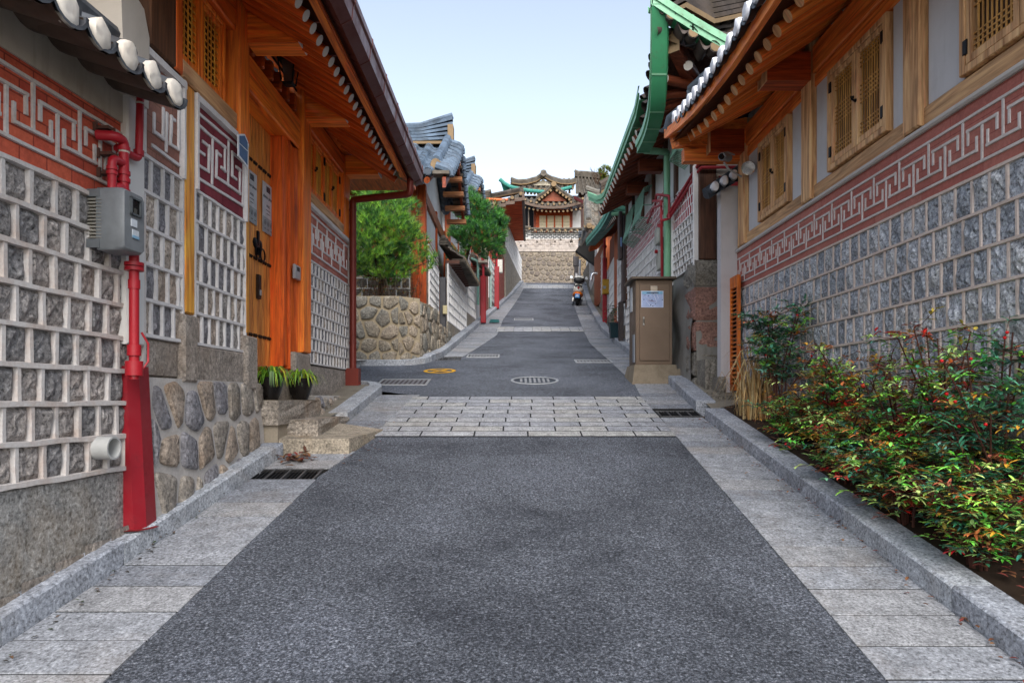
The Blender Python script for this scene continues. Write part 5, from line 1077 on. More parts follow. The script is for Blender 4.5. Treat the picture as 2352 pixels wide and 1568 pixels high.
b = MB().mat(plain('#7fb6d6', .85, .5)); b.box(x0 + .012, x1 - .012, 9.692, 9.694, pz1 - .044, pz1 - .008); b.obj('heading_band', M)
b = MB().mat(plain('#eef2fa', .9, .5)); W_, H_ = x1 - x0, pz1 - pz0
def ml(pts, r_=.0022): b.tube([(x0 + W_ * a, 9.691, pz0 + H_ * c_) for a, c_ in pts], r_, 4)
ml([(.18, .75), (.3, .55), (.45, .42), (.6, .36)], .0012); ml([(.22, .4), (.42, .08)]); ml([(.55, .82), (.7, .32), (.45, .1), (.5, .03)], .0028); ml([(.7, .78), (.78, .55), (.72, .55)]); ml([(.4, .72), (.5, .58)], .001); ml([(.28, .78), (.6, .8)], .001); b.obj('streets', M)
b = MB().mat(plain('#2c3a66', .9, .5))
for (a, c_) in ((.15, .72), (.31, .68), (.52, .8), (.1, .45), (.93, .43), (.62, .2), (.4, .12), (.5, .06)): b.box(x0 + W_ * a, x0 + W_ * a + .011, 9.689, 9.692, pz0 + H_ * c_, pz0 + H_ * c_ + .014)
b.box(x0 + W_ * .24, x0 + W_ * .78, 9.689, 9.692, pz1 - .032, pz1 - .02); b.box(x0 + W_ * .44, x0 + W_ * .52, 9.689, 9.692, pz0 + H_ * .42, pz0 + H_ * .46); b.obj('print', M)
b = MB().mat(plain('#a0303c', .9)); b.tube([(x0 + W_ * .3, 9.689, pz0 + H_ * .44), (x0 + W_ * .45, 9.689, pz0 + H_ * .38), (x0 + W_ * .64, 9.689, pz0 + H_ * .37)], .0015, 4); b.obj('route_line', M)
# ================================================================== pines
def pine(name_label, base, pads, n_tuft, seed, L=.11, trunk_pts=None, cols=None, group='clipped pines', blade=.0032):
    rr = random.Random(seed); t = thing('pine_tree', name_label, 'pine tree', tuple(base), group); tk = MB().mat(wood('#5c4030', 'Z', .6, .4, .9)); fo = MB().mat(leafmat(.5))
    cols = cols or ['#5f9c2c', '#7fbc38', '#3f7c2c', '#2f6430', '#6aa63a', '#2a5a34', '#8cc440']
    base = V(base)
    if trunk_pts: tk.tube([V(p) for p in trunk_pts], [.06, .05, .045, .035, .02][:len(trunk_pts)], 8)
    tp = [V(p) for p in (trunk_pts or [base])]
    tot = sum(p[3] * p[4] for p in pads)
    for (cx, cy, cz, rx, rz) in pads:
        near = min(tp, key=lambda q: (q - V((cx, cy, cz))).length); c = V((cx, cy, cz))
        for _ in range(3):
            e = c + V((rr.uniform(-.7, .7) * rx, rr.uniform(-.7, .7) * rx, -rz * rr.uniform(0, .5))); tk.tube([near, near.lerp(e, .5) + V((0, 0, -.06)), e], [.022, .014, .006], 5)
        k = int(n_tuft * rx * rz / tot)
        for _ in range(k):
            while True:
                x, y, z = rr.uniform(-1, 1), rr.uniform(-1, 1), rr.uniform(-1, 1); q = x * x + y * y + z * z
                if .25 < q < 1: break
            p = c + V((x * rx, y * rx, z * rz)); p += V((noise.noise(p * 3.1), noise.noise(p * 3.3 + V((9, 0, 0))), noise.noise(p * 2.9 + V((0, 7, 0))))) * .12
            if noise.noise(p * 4.2) < -.14: continue
            ax = V((x * .7, y * .7, z * .6 + .75)).normalized(); c0 = hexc(rr.choice(cols), rr.uniform(.4, .95)); 
            if rr.random() < .03: c0 = hexc('#a8682c', .6)
            a = ax.orthogonal().normalized(); b = ax.cross(a)
            for i in range(13):
                th = rr.uniform(0, 6.28); sp = rr.uniform(.25, .95); d = (ax + (a * math.cos(th) + b * math.sin(th)) * sp).normalized(); l_ = L * rr.uniform(.7, 1.2); s = d.cross(V((rr.uniform(-1, 1), rr.uniform(-1, 1), rr.uniform(-1, 1)))).normalized() * blade
                kk = rr.uniform(.75, 1.25); fo.cc = (c0[0] * kk, c0[1] * kk, c0[2] * kk, 1); fo.add([p - s, p + s, p + d * l_], [(0, 1, 2)])
    tk.obj('trunk', t, 50); fo.obj('crown', t); return t
# ================================================================== generic roof with its gable turned to the street
TB = tile('#5f6f80', .85, '#6a6050', .35); TBd = tile('#4e5864', .8, '#6a5a44', .5); TG = tile('#6b6358', .75, '#5c4c3a', .6)
CL = plaster('#b09470', .62, '#6a5640', .6)
def gable_roof(T, x, xl, yf, yr, yb, ze, zp, tm=TB, pitch=.3, zb=None):
    """gable edge at x (street side), house running to xl; eaves at yf and yb; parts parented to T"""
    xe = x - .32; r = MB().mat(tm); zb = ze if zb is None else zb; zz_ = {yf: ze, yb: zb}
    roof_patch(r, (xl, yf, ze), (xe, yf, ze), (xl, yr, zp), (xe, yr, zp), pitch, .26, .07, .14); b2, n2, N2 = roof_patch(r, (xl, yb, zb), (xe, yb, zb), (xl, yr, zp), (xe, yr, zp), pitch, .26, .07, .14)
    ro = r.obj('roof', T, 40)
    e = MB(); tmp = MB(); b1, n1, N1 = roof_patch(tmp, (xl, yf, ze), (xe, yf, ze), (xl, yr, zp), (xe, yr, zp), pitch, .26, .07, .14); eave_ends(e, b1, n1, N1, (0, -1, 0), tm, TBd, .07, True, .09); e.obj('eave_tiles', ro, 40)
    rg = MB(); ridge_stack(rg, [(xl, yr, zp - .02), (xe + .12, yr, zp)], tm, CL, 6, .26, .42, .24, .07); rg.mat(CL); rg.box(xe + .02, xe + .14, yr - .14, yr + .14, zp - .05, zp + .42); rg.obj('ridge', ro, 40)
    dg = MB()
    for y in (yf, yb):
        ze = zz_[y]
        ridge_stack(dg, [(xe + .02, yr, zp + .02), (xe + .02, (y * .55 + yr * .45), ze * .55 + zp * .45 - .03), (xe + .02, y * .86 + yr * .14, ze * .86 + zp * .14)], tm, None, 3, .2, .16, 0, .085)
        c = V((xe + .02, y * .88 + yr * .12, ze * .88 + zp * .12)); dg.mat(CL); dg.blob(FR((0, 0, 0), (1, 0, 0), (0, -1 if y < yr else 1, 0)), [(c.x + math.cos(q * .524) * .1, c.z + .08 + math.sin(q * .524) * .12) for q in range(12)], -c.y * (1 if y < yr else -1) - .08 if True else 0, (-c.y if y < yr else c.y) + .04)
    dg.obj('descending_ridge', ro, 40)
    vg = MB(); cap_ = MB().mat(TBd); n = int(math.hypot(yr - yf, zp - ze) / .27)
    for (y_) in (yf, yb):
        ze = zz_[y_]
        for i in range(n):
            t = (i + .5) / n; y = y_ + (yr - y_) * t; z = ze + (zp - ze) * t - .14 * 2 * t * (1 - t) + .05; vg.mat(tm)
            vg.tube([(xe + .05, y, z + .07), (x - .06, y, z + .0), (x, y, z - .05), (x + .01, y, z - .13)], [.075, .075, .07, .055], 8); cap_.tube([(x + .0, y, z - .04), (x + .02, y, z - .05)], .06, 8)
            vg.mat(TG); vg.box(xe, x - .02, y - .13, y + .1, z - .12, z - .06)
    vg.obj('verge_tiles', ro, 40); cap_.obj('verge_caps', ro, 40)
    wd_ = MB(); wr = wood('#8a3c20', 'Y', .9, .5)
    wd_.mat(wr)
    for y_ in (yf, yb): ze = zz_[y_]; wd_.hexa([(x - .14, y_, ze - .26), (x - .08, y_, ze - .26), (x - .08, yr, zp - .28), (x - .14, yr, zp - .28), (x - .14, y_, ze - .08), (x - .08, y_, ze - .08), (x - .08, yr, zp - .1), (x - .14, yr, zp - .1)])
    wd_.obj('barge_board', T)
    k = int(abs(yb - yf) / .42)
    for i in range(k):
        y = yf + (yb - yf) * (i + .5) / k; zq, yq = (zz_[yf], yf) if y < yr else (zz_[yb], yb); z = zq + (zp - zq) * (1 - abs(y - yr) / abs(yq - yr)) - .3
        if y > yr: MB().mat(wood('#b8784a', 'X', .9, .6)).box(x - .5, x - .03, y - .07, y + .07, z - .1, z).obj('purlin_end', T)
    ze = zz_[yf]; rfm = MB().mat(wood('#a04c24', 'Y', .9, .5)); m_ = int((xe - xl) / .34)
    for i in range(m_): X_ = xe - .1 - i * .34; rfm.tube([(X_, yf - .02, ze - .14), (X_, yf + .9, ze + .28)], .055, 10)
    rfm.obj('rafter_row', T, 40); return ro
WO = wood('#c4541c', 'Z', .9, .4); WOd_ = wood('#8a3a1a', 'Z', .8, .4)
PLw = plaster('#d6d4d0', .85, '#9a948a', .35); MWt = mortar('#e6e4e2', 1.0, '#b0a8a0', .25); GL_ = granite('#8c857c', .62, .8, .7, '#a08c74', .3, .85, .6)
WRt = bricks('#8c5a50', '#9c6a5c', 'YZ', .2, .1, '#d8d4d0', .016, .8)
# ------------------------------------------------------------------ field-stone planter with the first pine
PB = thing('stone_planter', 'rounded field-stone retaining wall at the far corner of the side lane', 'retaining wall', (-2.5, 11.8, 2.2))
FS = [granite('#9a9080', .85, .6, .8, '#8a704c', .5, .85, 1), granite('#a89a88', .85, .6, .8, '#7a6a50', .5, .85, 1), granite('#8c887e', .85, .6, .8, '#8a7050', .5, .85, 1)]; FM = mortar('#c2b296', .72, '#98805c', .6)
rubble(PB, FRp(-7, 11.75, -1.98, 11.75, 1), 0, 5.02, lambda s: zr(11.75) - .02, 3.34, .3, FS, FM, .03, 'stone_face', .13, .85, -.3)
f2_ = FRp(-1.98, 11.75, -1.66, 12.05, 1); rubble(PB, f2_, 0, f2_.L, zr(12) - .05, 3.34, .3, FS, FM, .03, 'stone_face', .13, .85, -.2)
f3 = FRp(-1.66, 12.05, -1.48, 13.3, 1); rubble(PB, f3, 0, f3.L, lambda s: zr(12 + s), 3.30, .3, FS, FM, .03, 'stone_face', .12, .95, -.3)
f4 = FRp(-1.48, 13.3, -1.42, 15.2, 1); rubble(PB, f4, 0, f4.L, lambda s: zr(13.3 + s) - .05, 3.05, .2, FS, FM, .04, 'stone_face', .12, .95, -.2)
b = MB().mat(plain('#4a3c2a', .7, .9)); b.add([(-7, 11.8, 3.31), (-2, 11.8, 3.31), (-1.7, 12.1, 3.3), (-1.52, 13.3, 3.28), (-1.6, 13.4, 3.3), (-7, 13.4, 3.3)], [(0, 1, 2, 3, 4, 5)]); b.obj('soil', PB)
pine('bushy clipped pine growing in the field-stone planter, left', (-2.45, 12.45, 3.3), [(-2.75, 12.4, 5.2, .62, .42), (-2.35, 12.3, 4.95, .62, .42), (-2.55, 12.2, 4.55, .75, .42), (-2.0, 12.25, 4.35, .5, .38), (-1.7, 12.25, 4.05, .34, .22), (-2.5, 12.3, 4.0, .62, .3), (-2.9, 12.4, 4.3, .5, .6), (-2.2, 12.2, 3.75, .35, .16), (-2.3, 12.15, 4.7, .55, .4), (-2.1, 12.1, 4.5, .45, .35), (-2.6, 12.0, 4.2, .6, .35), (-2.2, 12.1, 4.1, .5, .3)], 6500, 11, .13, [(-2.45, 12.45, 3.3), (-2.4, 12.4, 3.8), (-2.55, 12.4, 4.3), (-2.45, 12.35, 4.8), (-2.55, 12.4, 5.2)], ['#8fc93a', '#a6d848', '#5c9c34', '#3f7c34', '#6fb03a', '#2f6434'])
t = thing('dry_shrub', 'low twiggy brown shrub in the planter beside the pine', 'shrub', (-2.1, 12.0, 3.3)); l = MB().mat(leafmat(.8)); tw_ = MB().mat(wood('#4a3426', 'Z', .6, .5))
for i in range(70):
    p = V((R.uniform(-2.7, -1.75), R.uniform(11.9, 12.6), 3.3)); e = p + V((R.uniform(-.15, .15), R.uniform(-.15, .1), R.uniform(.2, .5))); tw_.tube([p, e], .004, 3)
    for _ in range(4): l.cc = hexc(R.choice(['#9a5a2a', '#7c6a30', '#5c7a30', '#b06a2c']), .6); leaf(l, p.lerp(e, R.uniform(.4, 1)), V((R.uniform(-1, 1), R.uniform(-1, 1), R.uniform(-.2, .6))), V((0, 0, 1)), .06, .012)
tw_.obj('twigs', t); l.obj('leaves', t)
# ------------------------------------------------------------------ second house on the left
H2 = thing('tile_roof_house', 'blue-grey tiled gable house right behind the first clipped pine', 'house', (-1.7, 15, 2.7))
gable_roof(H2, -1.14, -7, 12.25, 15, 17.0, 5.62, 7.12, zb=6.15)
cw2 = CWa(13.2); b = MB().mat(plaster('#d8c49c', .8, '#9a8868', .3)); b.box(-7, -1.86, 13.2, 13.4, 3.2, 5.75); b.obj('front_wall', H2)
b = MB().mat(PLw); b.fbox(LW(-1.74), 13.36, 17.0, 4.4, 5.72, -.2, 0); sw = b.obj('side_wall', H2); b = MB().mat(PLw); b.prism(LW(-1.76), [(13.0, 5.7), (17.1, 5.7), (15.05, 6.9)], -.2, 0); b.obj('gable_wall', H2)
for (y, w_, z0_) in ((13.28, .17, 2.9), (15.2, .12, 4.4), (17.0, .16, 3.2)): MB().mat(WO).rbox(LW(-1.70), y - w_ / 2, y + w_ / 2, z0_, 5.72, -.17, 0, .01).obj('post', H2)
MB().mat(wood('#a05c34', 'Y', .8)).rbox(LW(-1.69), 13.2, 17.1, 5.36, 5.6, -.1, 0, .01).obj('beam', H2); MB().mat(wood('#a05c34', 'Y', .8)).rbox(LW(-1.69), 13.2, 17.1, 4.38, 4.46, -.1, 0, .01).obj('sill', H2)
b = MB().mat(wood('#b8501c', 'Z', .9)); b.rbox(cw2, -1.98, -1.86, 3.3, 5.7, 0, .04, .01); b.rbox(cw2, -7, -1.86, 5.5, 5.7, 0, .05, .01); b.obj('front_frame', H2)
lattice_wall(H2, CWa(13.19), -7, -2.0, 3.3, 4.5, 6, .22, GL_, MWt, .03, .014, 3, .1, name='stone_panel')
lattice_wall(H2, LW(-1.66), 13.38, 15.05, 3.42, 4.38, 6, .17, GL_, MWt, .026, .012, 2, .06, name='stone_panel')
b = MB().mat(bricks('#9a5c58', '#a46a64', 'YZ', .16, .09, '#e0dcda', .018, .85)); b.fbox(LW(-1.66), 13.38, 15.05, 4.38, 4.72, -.1, .0); b.obj('brick_panel', H2)
b = MB().mat(granite('#a39a8c', .75, .8, .7, '#8a7454', .5)); b.fbox(LW(-1.64), 13.3, 15.1, 2.5, 3.41, -.3, 0); b.obj('plinth', H2)
# grey conduit box + pipe
t = thing('conduit_cover', 'dark grey square conduit with a cream box, at the corner of the field-stone wall', 'conduit', (-1.52, 14.6, 2.7)); b = MB().mat(plain('#4c4c50', .8, .5, .2)); c = P(1020, 715, 14.3); b.bev(-1.54, -1.42, 14.2, 14.36, 2.55, 4.1, .01); b.obj('duct', t); b = MB().mat(plain('#c4b890', .8)); b.bev(-1.47, -1.38, 14.12, 14.2, 3.32, 3.5, .01); b.obj('box', t)
# ------------------------------------------------------------------ lower garden walls up the left side
def street_wall(label, y0, y1, x0, x1, zt, kind, cop=False, cat='garden wall', zl=None):
    t = thing('garden_wall', label, cat, (x0, y0, zr(y0))); fr = FRp(x0, y0, x1, y1, 1 if x0 < 1.5 else -1); L = fr.L; zb = zr(y0) + .1
    if kind == 'lattice': 
        z0_ = zl if zl else zb + .45; lattice_wall(t, fr, 0, L, z0_, zt, max(3, int((zt - z0_) / .2)), .2, GL_, MWt, .03, .014, 2, .08, name='stone_panel', bul=.01, rough=.005)
        b = MB().mat(granite('#a39a8c', .75, .8, .7, '#8a7454', .5)); b.fbox(fr, 0, L, zb - .6, z0_ - .01, -.25, .01); b.obj('plinth', t)
    elif kind == 'brick': b = MB().mat(bricks('#8a3228', '#9c4034', 'YZ', .2, .07, '#a87a6c', .01, .85)); b.fbox(fr, 0, L, zb - .6, zt, -.25, 0); b.obj('brickwork', t)
    elif kind == 'plaster': b = MB().mat(PLw); b.fbox(fr, 0, L, zb - .6, zt, -.25, 0); b.obj('render', t)
    elif kind == 'wood':
        b = MB().mat(wood('#c0602a', 'Z', .85)); 
        for k in range(int(L / .16)): b.rbox(fr, k * .16 + .003, k * .16 + .157, zb + .2, zt, -.2, 0, .006)
        b.obj('boards', t); b = MB().mat(granite('#a39a8c', .75)); b.fbox(fr, 0, L, zb - .5, zb + .2, -.25, .02); b.obj('plinth', t)
    if cop:
        r = MB().mat(TG); sg = 1 if x0 < 1.5 else -1; A_ = fr.pt(0, zt + .12, .34); B_ = fr.pt(L, zt + .12, .34); C_ = fr.pt(0, zt + .42, -.1); D_ = fr.pt(L, zt + .42, -.1); bb_, nn_, NN = roof_patch(r, A_, B_, C_, D_, .24, .2, .05, .02); eave_ends(r, bb_, nn_, NN, fr.N, TG, CL, .05, True, .05); ridge_stack(r, [C_, D_], TG, None, 3, .2, .16, 0, .06)
        r.mat(wood('#5a3222', 'X', .8)); 
        for k in range(int(L / .28)): r.box(*sorted((fr.pt(0, 0, -.05).x, fr.pt(0, 0, .26).x)), fr.pt(k * .28, 0, 0).y, fr.pt(k * .28, 0, 0).y + .1, zt + .0, zt + .08)
        r.obj('tiled_coping', t, 40)
    return t, fr
street_wall('pale lattice garden wall under a sagging dark tiled coping, beyond the grey conduit', 15.1, 18.6, -1.46, -1.3, 4.55, 'lattice', True)
street_wall('low pale lattice wall section below the second pine', 18.65, 20.6, -1.3, -1.15, 4.9, 'lattice', False)
street_wall('cream wall end with a small tiled hood beside the red guard post', 20.65, 21.6, -1.15, -1.08, 5.35, 'plaster', True)
street_wall('red-brown brick wall behind the first distant red post', 21.65, 24.2, -1.1, -.9, 6.5, 'brick', False)
street_wall('pale stone wall between two brick walls on the left slope', 24.25, 26.2, -.9, -.72, 6.6, 'lattice', False)
street_wall('red brick wall behind the second distant red post', 26.25, 29.0, -.72, -.4, 7.5, 'brick', False)
street_wall('rough pale stone wall at the top of the slope on the left', 29.05, 37.5, -.35, .42, 9.2, 'lattice', False, zl=8.0)
H3 = thing('tile_roof_house', 'second blue-grey tiled gable house, farther up behind the second pine', 'house', (-1.05, 22, 4.1))
gable_roof(H3, -1.05, -7, 19.2, 22, 24.0, 7.2, 8.66, zb=7.7); b = MB().mat(PLw); b.box(-7, -1.7, 19.9, 24.2, 4, 7.35); b.prism(LW(-1.7), [(19.9, 7.35), (24.2, 7.35), (22.05, 8.4)], -.2, 0); b.obj('wall', H3)
for y in (19.95, 21.4, 22.8, 24.1): MB().mat(WO).rbox(LW(-1.68), y - .08, y + .08, 4, 7.35, -.15, .0, .01).obj('post', H3)
MB().mat(wood('#d0822c', 'Z', .9)).rbox(LW(-1.67), 20.2, 20.9, 4.6, 6.2, -.1, 0, .01).obj('yellow_board', H3)
H3.rotation_euler[2] = -math.atan(.09)
pine('wide clipped pine leaning over the street between the two tiled gables', (-1.35, 18.9, 3.5), [(-1.2, 18.6, 6.75, .5, .36), (-1.4, 18.7, 7.1, .3, .25), (-.85, 18.5, 6.5, .55, .4), (-.55, 18.5, 6.15, .42, .45), (-1.0, 18.4, 6.0, .7, .38), (-.7, 18.5, 5.6, .42, .3), (-1.5, 18.5, 6.0, .3, .22), (-1.6, 18.4, 5.45, .25, .14), (-.95, 18.4, 5.75, .5, .3), (-.35, 18.6, 6.4, .2, .3)], 4500, 12, .15, [(-1.35, 18.9, 3.5), (-1.4, 18.8, 4.6), (-1.3, 18.7, 5.4), (-1.1, 18.6, 6.1)], ['#4f9434', '#3f8434', '#2f6c38', '#6cb040', '#2f6444', '#58a040'], blade=.005)
H4 = thing('tile_roof_house', 'low house with a long brown raftered eave reaching over the left kerb', 'house', (-1, 27, 5))
r = MB().mat(TG); b_, n_, N_ = roof_patch(r, (-3.6, 25.2, 8.62), (.36, 25.2, 8.62), (-3.6, 27.2, 9.45), (-.9, 27.2, 9.45), .32, .26, .075, .12, 0, .5, upw=.5); eave_ends(r, b_, n_, N_, (0, -1, 0), TG, CL, .075, True, .07); ro = r.obj('roof', H4, 40)
r = MB().mat(TG); roof_patch(r, (.36, 25.2, 9.0), (.55, 34.2, 9.6), (-.9, 27.2, 9.45), (-.7, 34.2, 10.3), .32, .26, .075, .1); ridge_stack(r, [(.3, 25.3, 9.15), (-.9, 27.2, 9.48)], TG, CL, 3, .2, .16); ridge_stack(r, [(-.9, 27.2, 9.43), (-3.6, 27.2, 9.43)], TG, CL, 5, .26, .28, .1); r.obj('side_roof', H4, 40)
b = MB().mat(wood('#6a5444', 'Y', .8)); b.hexa([(.30, 25.1, 8.84), (.40, 25.1, 8.84), (.60, 34.2, 9.4), (.50, 34.2, 9.4), (.30, 25.1, 9.08), (.40, 25.1, 9.08), (.60, 34.2, 9.66), (.50, 34.2, 9.66)])
for k in range(12): x = -3.6 + k * .33; z = 8.46 + .5 * max(0, 1 - (1 - k / 12) / .5) ** 2; b.hexa([(x, 25.14, z), (x + .335, 25.14, z + .03), (x + .335, 25.2, z + .03), (x, 25.2, z), (x, 25.14, z + .12), (x + .335, 25.14, z + .16), (x + .335, 25.2, z + .16), (x, 25.2, z + .12)])
b.obj('fascia', H4); b = MB().mat(wood('#e06a3a', 'X', 1.1, .6))
for k in range(44): y = 25.4 + k * .2; x = .32 + (y - 25.2) * .021; b.tube([(-.95 + (y - 25.2) * .06, y, 8.95 + (y - 25.2) * .05), (x, y, 8.9 + (y - 25.2) * .062)], .05, 8)
b.obj('rafter_row', H4, 40); b = MB().mat(wood('#a8482a', 'Z', .8, .5)); b.hexa([(-4, 26.0, 5), (-.9, 26.0, 5), (-.35, 34, 7), (-4, 34, 7), (-4, 26.0, 9.2), (-.9, 26.0, 9.2), (-.35, 34, 9.6), (-4, 34, 9.6)]); b.obj('wall', H4)
# distant red guard posts, pipes, boxes
def red_guard(u, v, h, label, w_=.16):
    c = G(u, v, .1); t = thing('pipe_guard', label, 'pipe guard', tuple(c), 'red guard posts up the street'); b = MB().mat(paint('#9c1420', .9, .4, .2)); b.bev(c.x - w_ / 2, c.x + w_ / 2, c.y - .08, c.y + .08, c.z - .05, c.z + h, .02); b.obj('channel', t); b = MB().mat(RP); b.tube([c + V((0, 0, h)), c + V((0, 0, h + .65))], .035, 8); b.tube([c + V((0, 0, h + .3)), c + V((0, 0, h + .36))], .06, 8); b.obj('pipe', t); return c
c1 = red_guard(1110, 738, 1.35, 'red post with a pipe and valve, nearest of the distant left ones'); c2 = red_guard(1141, 706, 1.5, 'red post farther up the left kerb, before the brick wall', .18)
t = thing('utility_box', 'cream metal meter box above the nearer distant red post', 'utility box', (c1.x, c1.y, c1.z + 2)); b = MB().mat(plain('#b8a898', .85, .5)); b.bev(c1.x - .15, c1.x + .13, c1.y - .15, c1.y + .15, c1.z + 1.72, c1.z + 2.25, .02); b.obj('case', t); b = MB().mat(plain('#c83040', .9)); b.bev(c1.x - .05, c1.x + .04, c1.y - .165, c1.y - .15, c1.z + 1.8, c1.z + 1.9, .004); b.obj('red_label', t)
t = thing('utility_box', 'small white box high on the red brick wall, farther left side', 'utility box', tuple(P(1147, 612, 25.5))); b = MB().mat(plain('#d0ccc0', .9, .5)); c = P(1147, 612, 26.0); b.bev(c.x - .12, c.x + .12, c.y - .1, c.y + .1, c.z - .25, c.z + .25, .02); b.obj('case', t)
for (u, v0, v1, Y, hx, lab, r_) in ((1098, 600, 700, 20.4, '#7fa89a', 'thin pale green downpipe beside the cream wall end', .04), (1127, 600, 706, 24.3, '#9fb8b0', 'thin grey-green downpipe before the red brick wall', .045), (1152, 560, 690, 28.8, '#4a4340', 'dark square post at the top left of the slope', .07)):
    a, e = P(u, v0, Y), P(u, v1, Y); t = thing('downpipe', lab, 'downpipe', tuple(e)); b = MB().mat(plain(hx, .85, .5)); b.pipe([a + V((-.2, .1, .1)), a, e], r_, 8); b.obj('pipe', t, 40)
t = thing('dustpan', 'teal plastic scoop lying in the gutter by the left kerb', 'dustpan', tuple(G(1135, 741, .01))); c = G(1135, 741, .02); b = MB().mat(plain('#1c6a68', .8, .4)); b.hexa([(c.x - .14, c.y - .1, c.z), (c.x + .16, c.y - .12, c.z), (c.x + .14, c.y + .14, c.z + .04), (c.x - .12, c.y + .14, c.z + .04), (c.x - .14, c.y - .1, c.z + .02), (c.x + .16, c.y - .12, c.z + .02), (c.x + .14, c.y + .14, c.z + .12), (c.x - .12, c.y + .14, c.z + .12)]); b.obj('scoop', t)

# ================================================================== far end of the street
FW = thing('retaining_wall', 'tall two-tier wall closing the street: field stone below, pale blocks and dark brick lines above', 'retaining wall', (1.8, 40, 8)); fw = CWa(40)
rubble(FW, fw, -3, 3.62, 7.9, 10.1, .34, [granite('#94887a', .7, .5, .7, '#94785a', .4), granite('#857a70', .7, .5, .7, '#8a7460', .4)], mortar('#b4a692', .7, '#9c8a74', .4), .05, 'field_stone', .12, .9)
rubble(FW, CWa(40.2), 3.62, 6.5, 7.9, 10.1, .34, [granite('#8c7860', .7, .5, .7)], mortar('#b4a07c', .7), .05, 'field_stone', .12, .9)
b = MB().mat(bricks('#b8aca0', '#cfc4bc', 'XZ', .24, .12, '#9c9088', .008, .8, .9, .3)); b.fbox(fw, -3, 5.2, 10.12, 10.85, -.3, .02); b.obj('block_face', FW)
b = MB().mat(bricks('#c8bcb0', '#b8aea4', 'XZ', .5, .25, '#9c9088', .012, .8)); b.fbox(fw, -3, 5.2, 10.12, 10.4, -.3, .06)
for k in range(60): s_ = R.uniform(.1, 3.9); z_ = 10.42 + R.randint(0, 3) * .12; b.rbox(fw, s_, s_ + .1, z_, z_ + .09, 0, .06, .01)
b.obj('rock_faced_blocks', FW)
for (x0_, x1_, dz) in ((-3, 1.0, .09), (1.0, 5.2, 0)):
    b = MB().mat(PLw); b.fbox(fw, x0_, x1_, 10.85, 11.27 + dz, -.3, .01); b.mat(plain('#1c2430', .9, .6))
    for r_ in range(3):
        x = x0_ + (r_ % 2) * .13
        while x < x1_ - .2: b.fbox(fw, x, x + .2, 10.89 + dz + r_ * .085, 10.94 + dz + r_ * .085, 0, .018); x += .26
    b.obj('dark_brick_lines', FW)
    r = MB().mat(TG); bb_, nn_, NN = roof_patch(r, (x0_, 39.72, 11.28 + dz), (x1_, 39.72, 11.28 + dz), (x0_, 40.1, 11.42 + dz), (x1_, 40.1, 11.42 + dz), .34, .2, .07, .02); eave_ends(r, bb_, nn_, NN, (0, -1, 0), TG, CL, .07, True, .06); ridge_stack(r, [(x0_, 40.1, 11.40 + dz), (x1_, 40.1, 11.40 + dz)], TG, None, 3, .26, .1, 0, .06); r.obj('tiled_coping', FW, 40)
FH = thing('far_tile_house', 'far house above the end wall, orange timber front with four pale paper windows', 'house', (2.3, 43, 11)); ff = CWa(43); px = lambda u, Y=43: (u - CX) / F * Y; pz = lambda v, Y=43: EYE + (CY - v) / F * Y
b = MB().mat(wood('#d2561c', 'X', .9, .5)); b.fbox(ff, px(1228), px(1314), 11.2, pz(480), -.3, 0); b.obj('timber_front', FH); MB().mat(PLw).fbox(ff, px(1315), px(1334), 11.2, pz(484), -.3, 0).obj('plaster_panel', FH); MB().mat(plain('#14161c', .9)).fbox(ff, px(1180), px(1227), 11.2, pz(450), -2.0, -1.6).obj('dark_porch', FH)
MB().mat(wood('#8a3a1a', 'Z', .9)).fbox(ff, px(1226), px(1231), 11.2, pz(476), -.3, .05).obj('post', FH); MB().mat(wood('#8a3a1a', 'Z', .9)).fbox(ff, px(1310), px(1315), 11.2, pz(476), -.3, .05).obj('post', FH); MB().mat(wood('#a89888', 'Z', .9)).tube([(px(1214), 42.6, 11.4), (px(1214), 42.6, 13.4)], .04, 8).obj('post', FH)
for i in range(4):
    a = px(1239 + i * 18.2); w_ = MB().mat(wood('#c85a20', 'Z', .95)); w_.fbox(ff, a - .05, a + .46, 11.6, pz(494), 0, .03); wo = w_.obj('window', FH); g_ = MB().mat(plain('#d8c8a8', .9)); g_.fbox(ff, a, a + .40, 11.6, pz(496), .03, .035); po = g_.obj('pane', wo); l_ = MB().mat(plain('#8a7a60', .9))
    for k in range(5): l_.fbox(ff, a, a + .4, 11.75 + k * .22 , 11.762 + k * .22, .035, .045)
    l_.obj('lattice', wo)
ev = MB().mat(TG); zE = pz(470, 41.6); b_, n_, N_ = roof_patch(ev, (px(1196, 41.6), 41.6, zE), (px(1342, 41.6), 41.6, zE), (px(1200, 44), 44.3, zE + 1.15), (px(1335, 44), 44.3, zE + 1.15), .34, .26, .08, .12, .38, .38, upw=.5); eave_ends(ev, b_, n_, N_, (0, -1, 0), TG, CL, .08, True, .08); fo_ = ev.obj('roof', FH, 40)
b = MB().mat(wood('#6a5444', 'X', .8)); n = 20
for k in range(n):
    a, e = b_(k / n, 0), b_((k + 1) / n, 0); b.hexa([(a.x, 41.55, a.z - .26), (e.x, 41.55, e.z - .26), (e.x, 41.65, e.z - .26), (a.x, 41.65, a.z - .26), (a.x, 41.55, a.z - .1), (e.x, 41.55, e.z - .1), (e.x, 41.65, e.z - .1), (a.x, 41.65, a.z - .1)])
b.obj('fascia', FH); b = MB(); 
for k in range(15): x = px(1205) + k * .26; b.mat(wood('#7a3a20', 'Y', .8)); z = zE - .38 + .25 * (abs(k - 7) / 7) ** 2; b.tube([(x, 41.75, z), (x, 43, z + .35)], .07, 8); b.mat(CL); b.tube([(x, 41.73, z), (x, 41.755, z)], .066, 8)
b.obj('rafter_row', FH, 40)
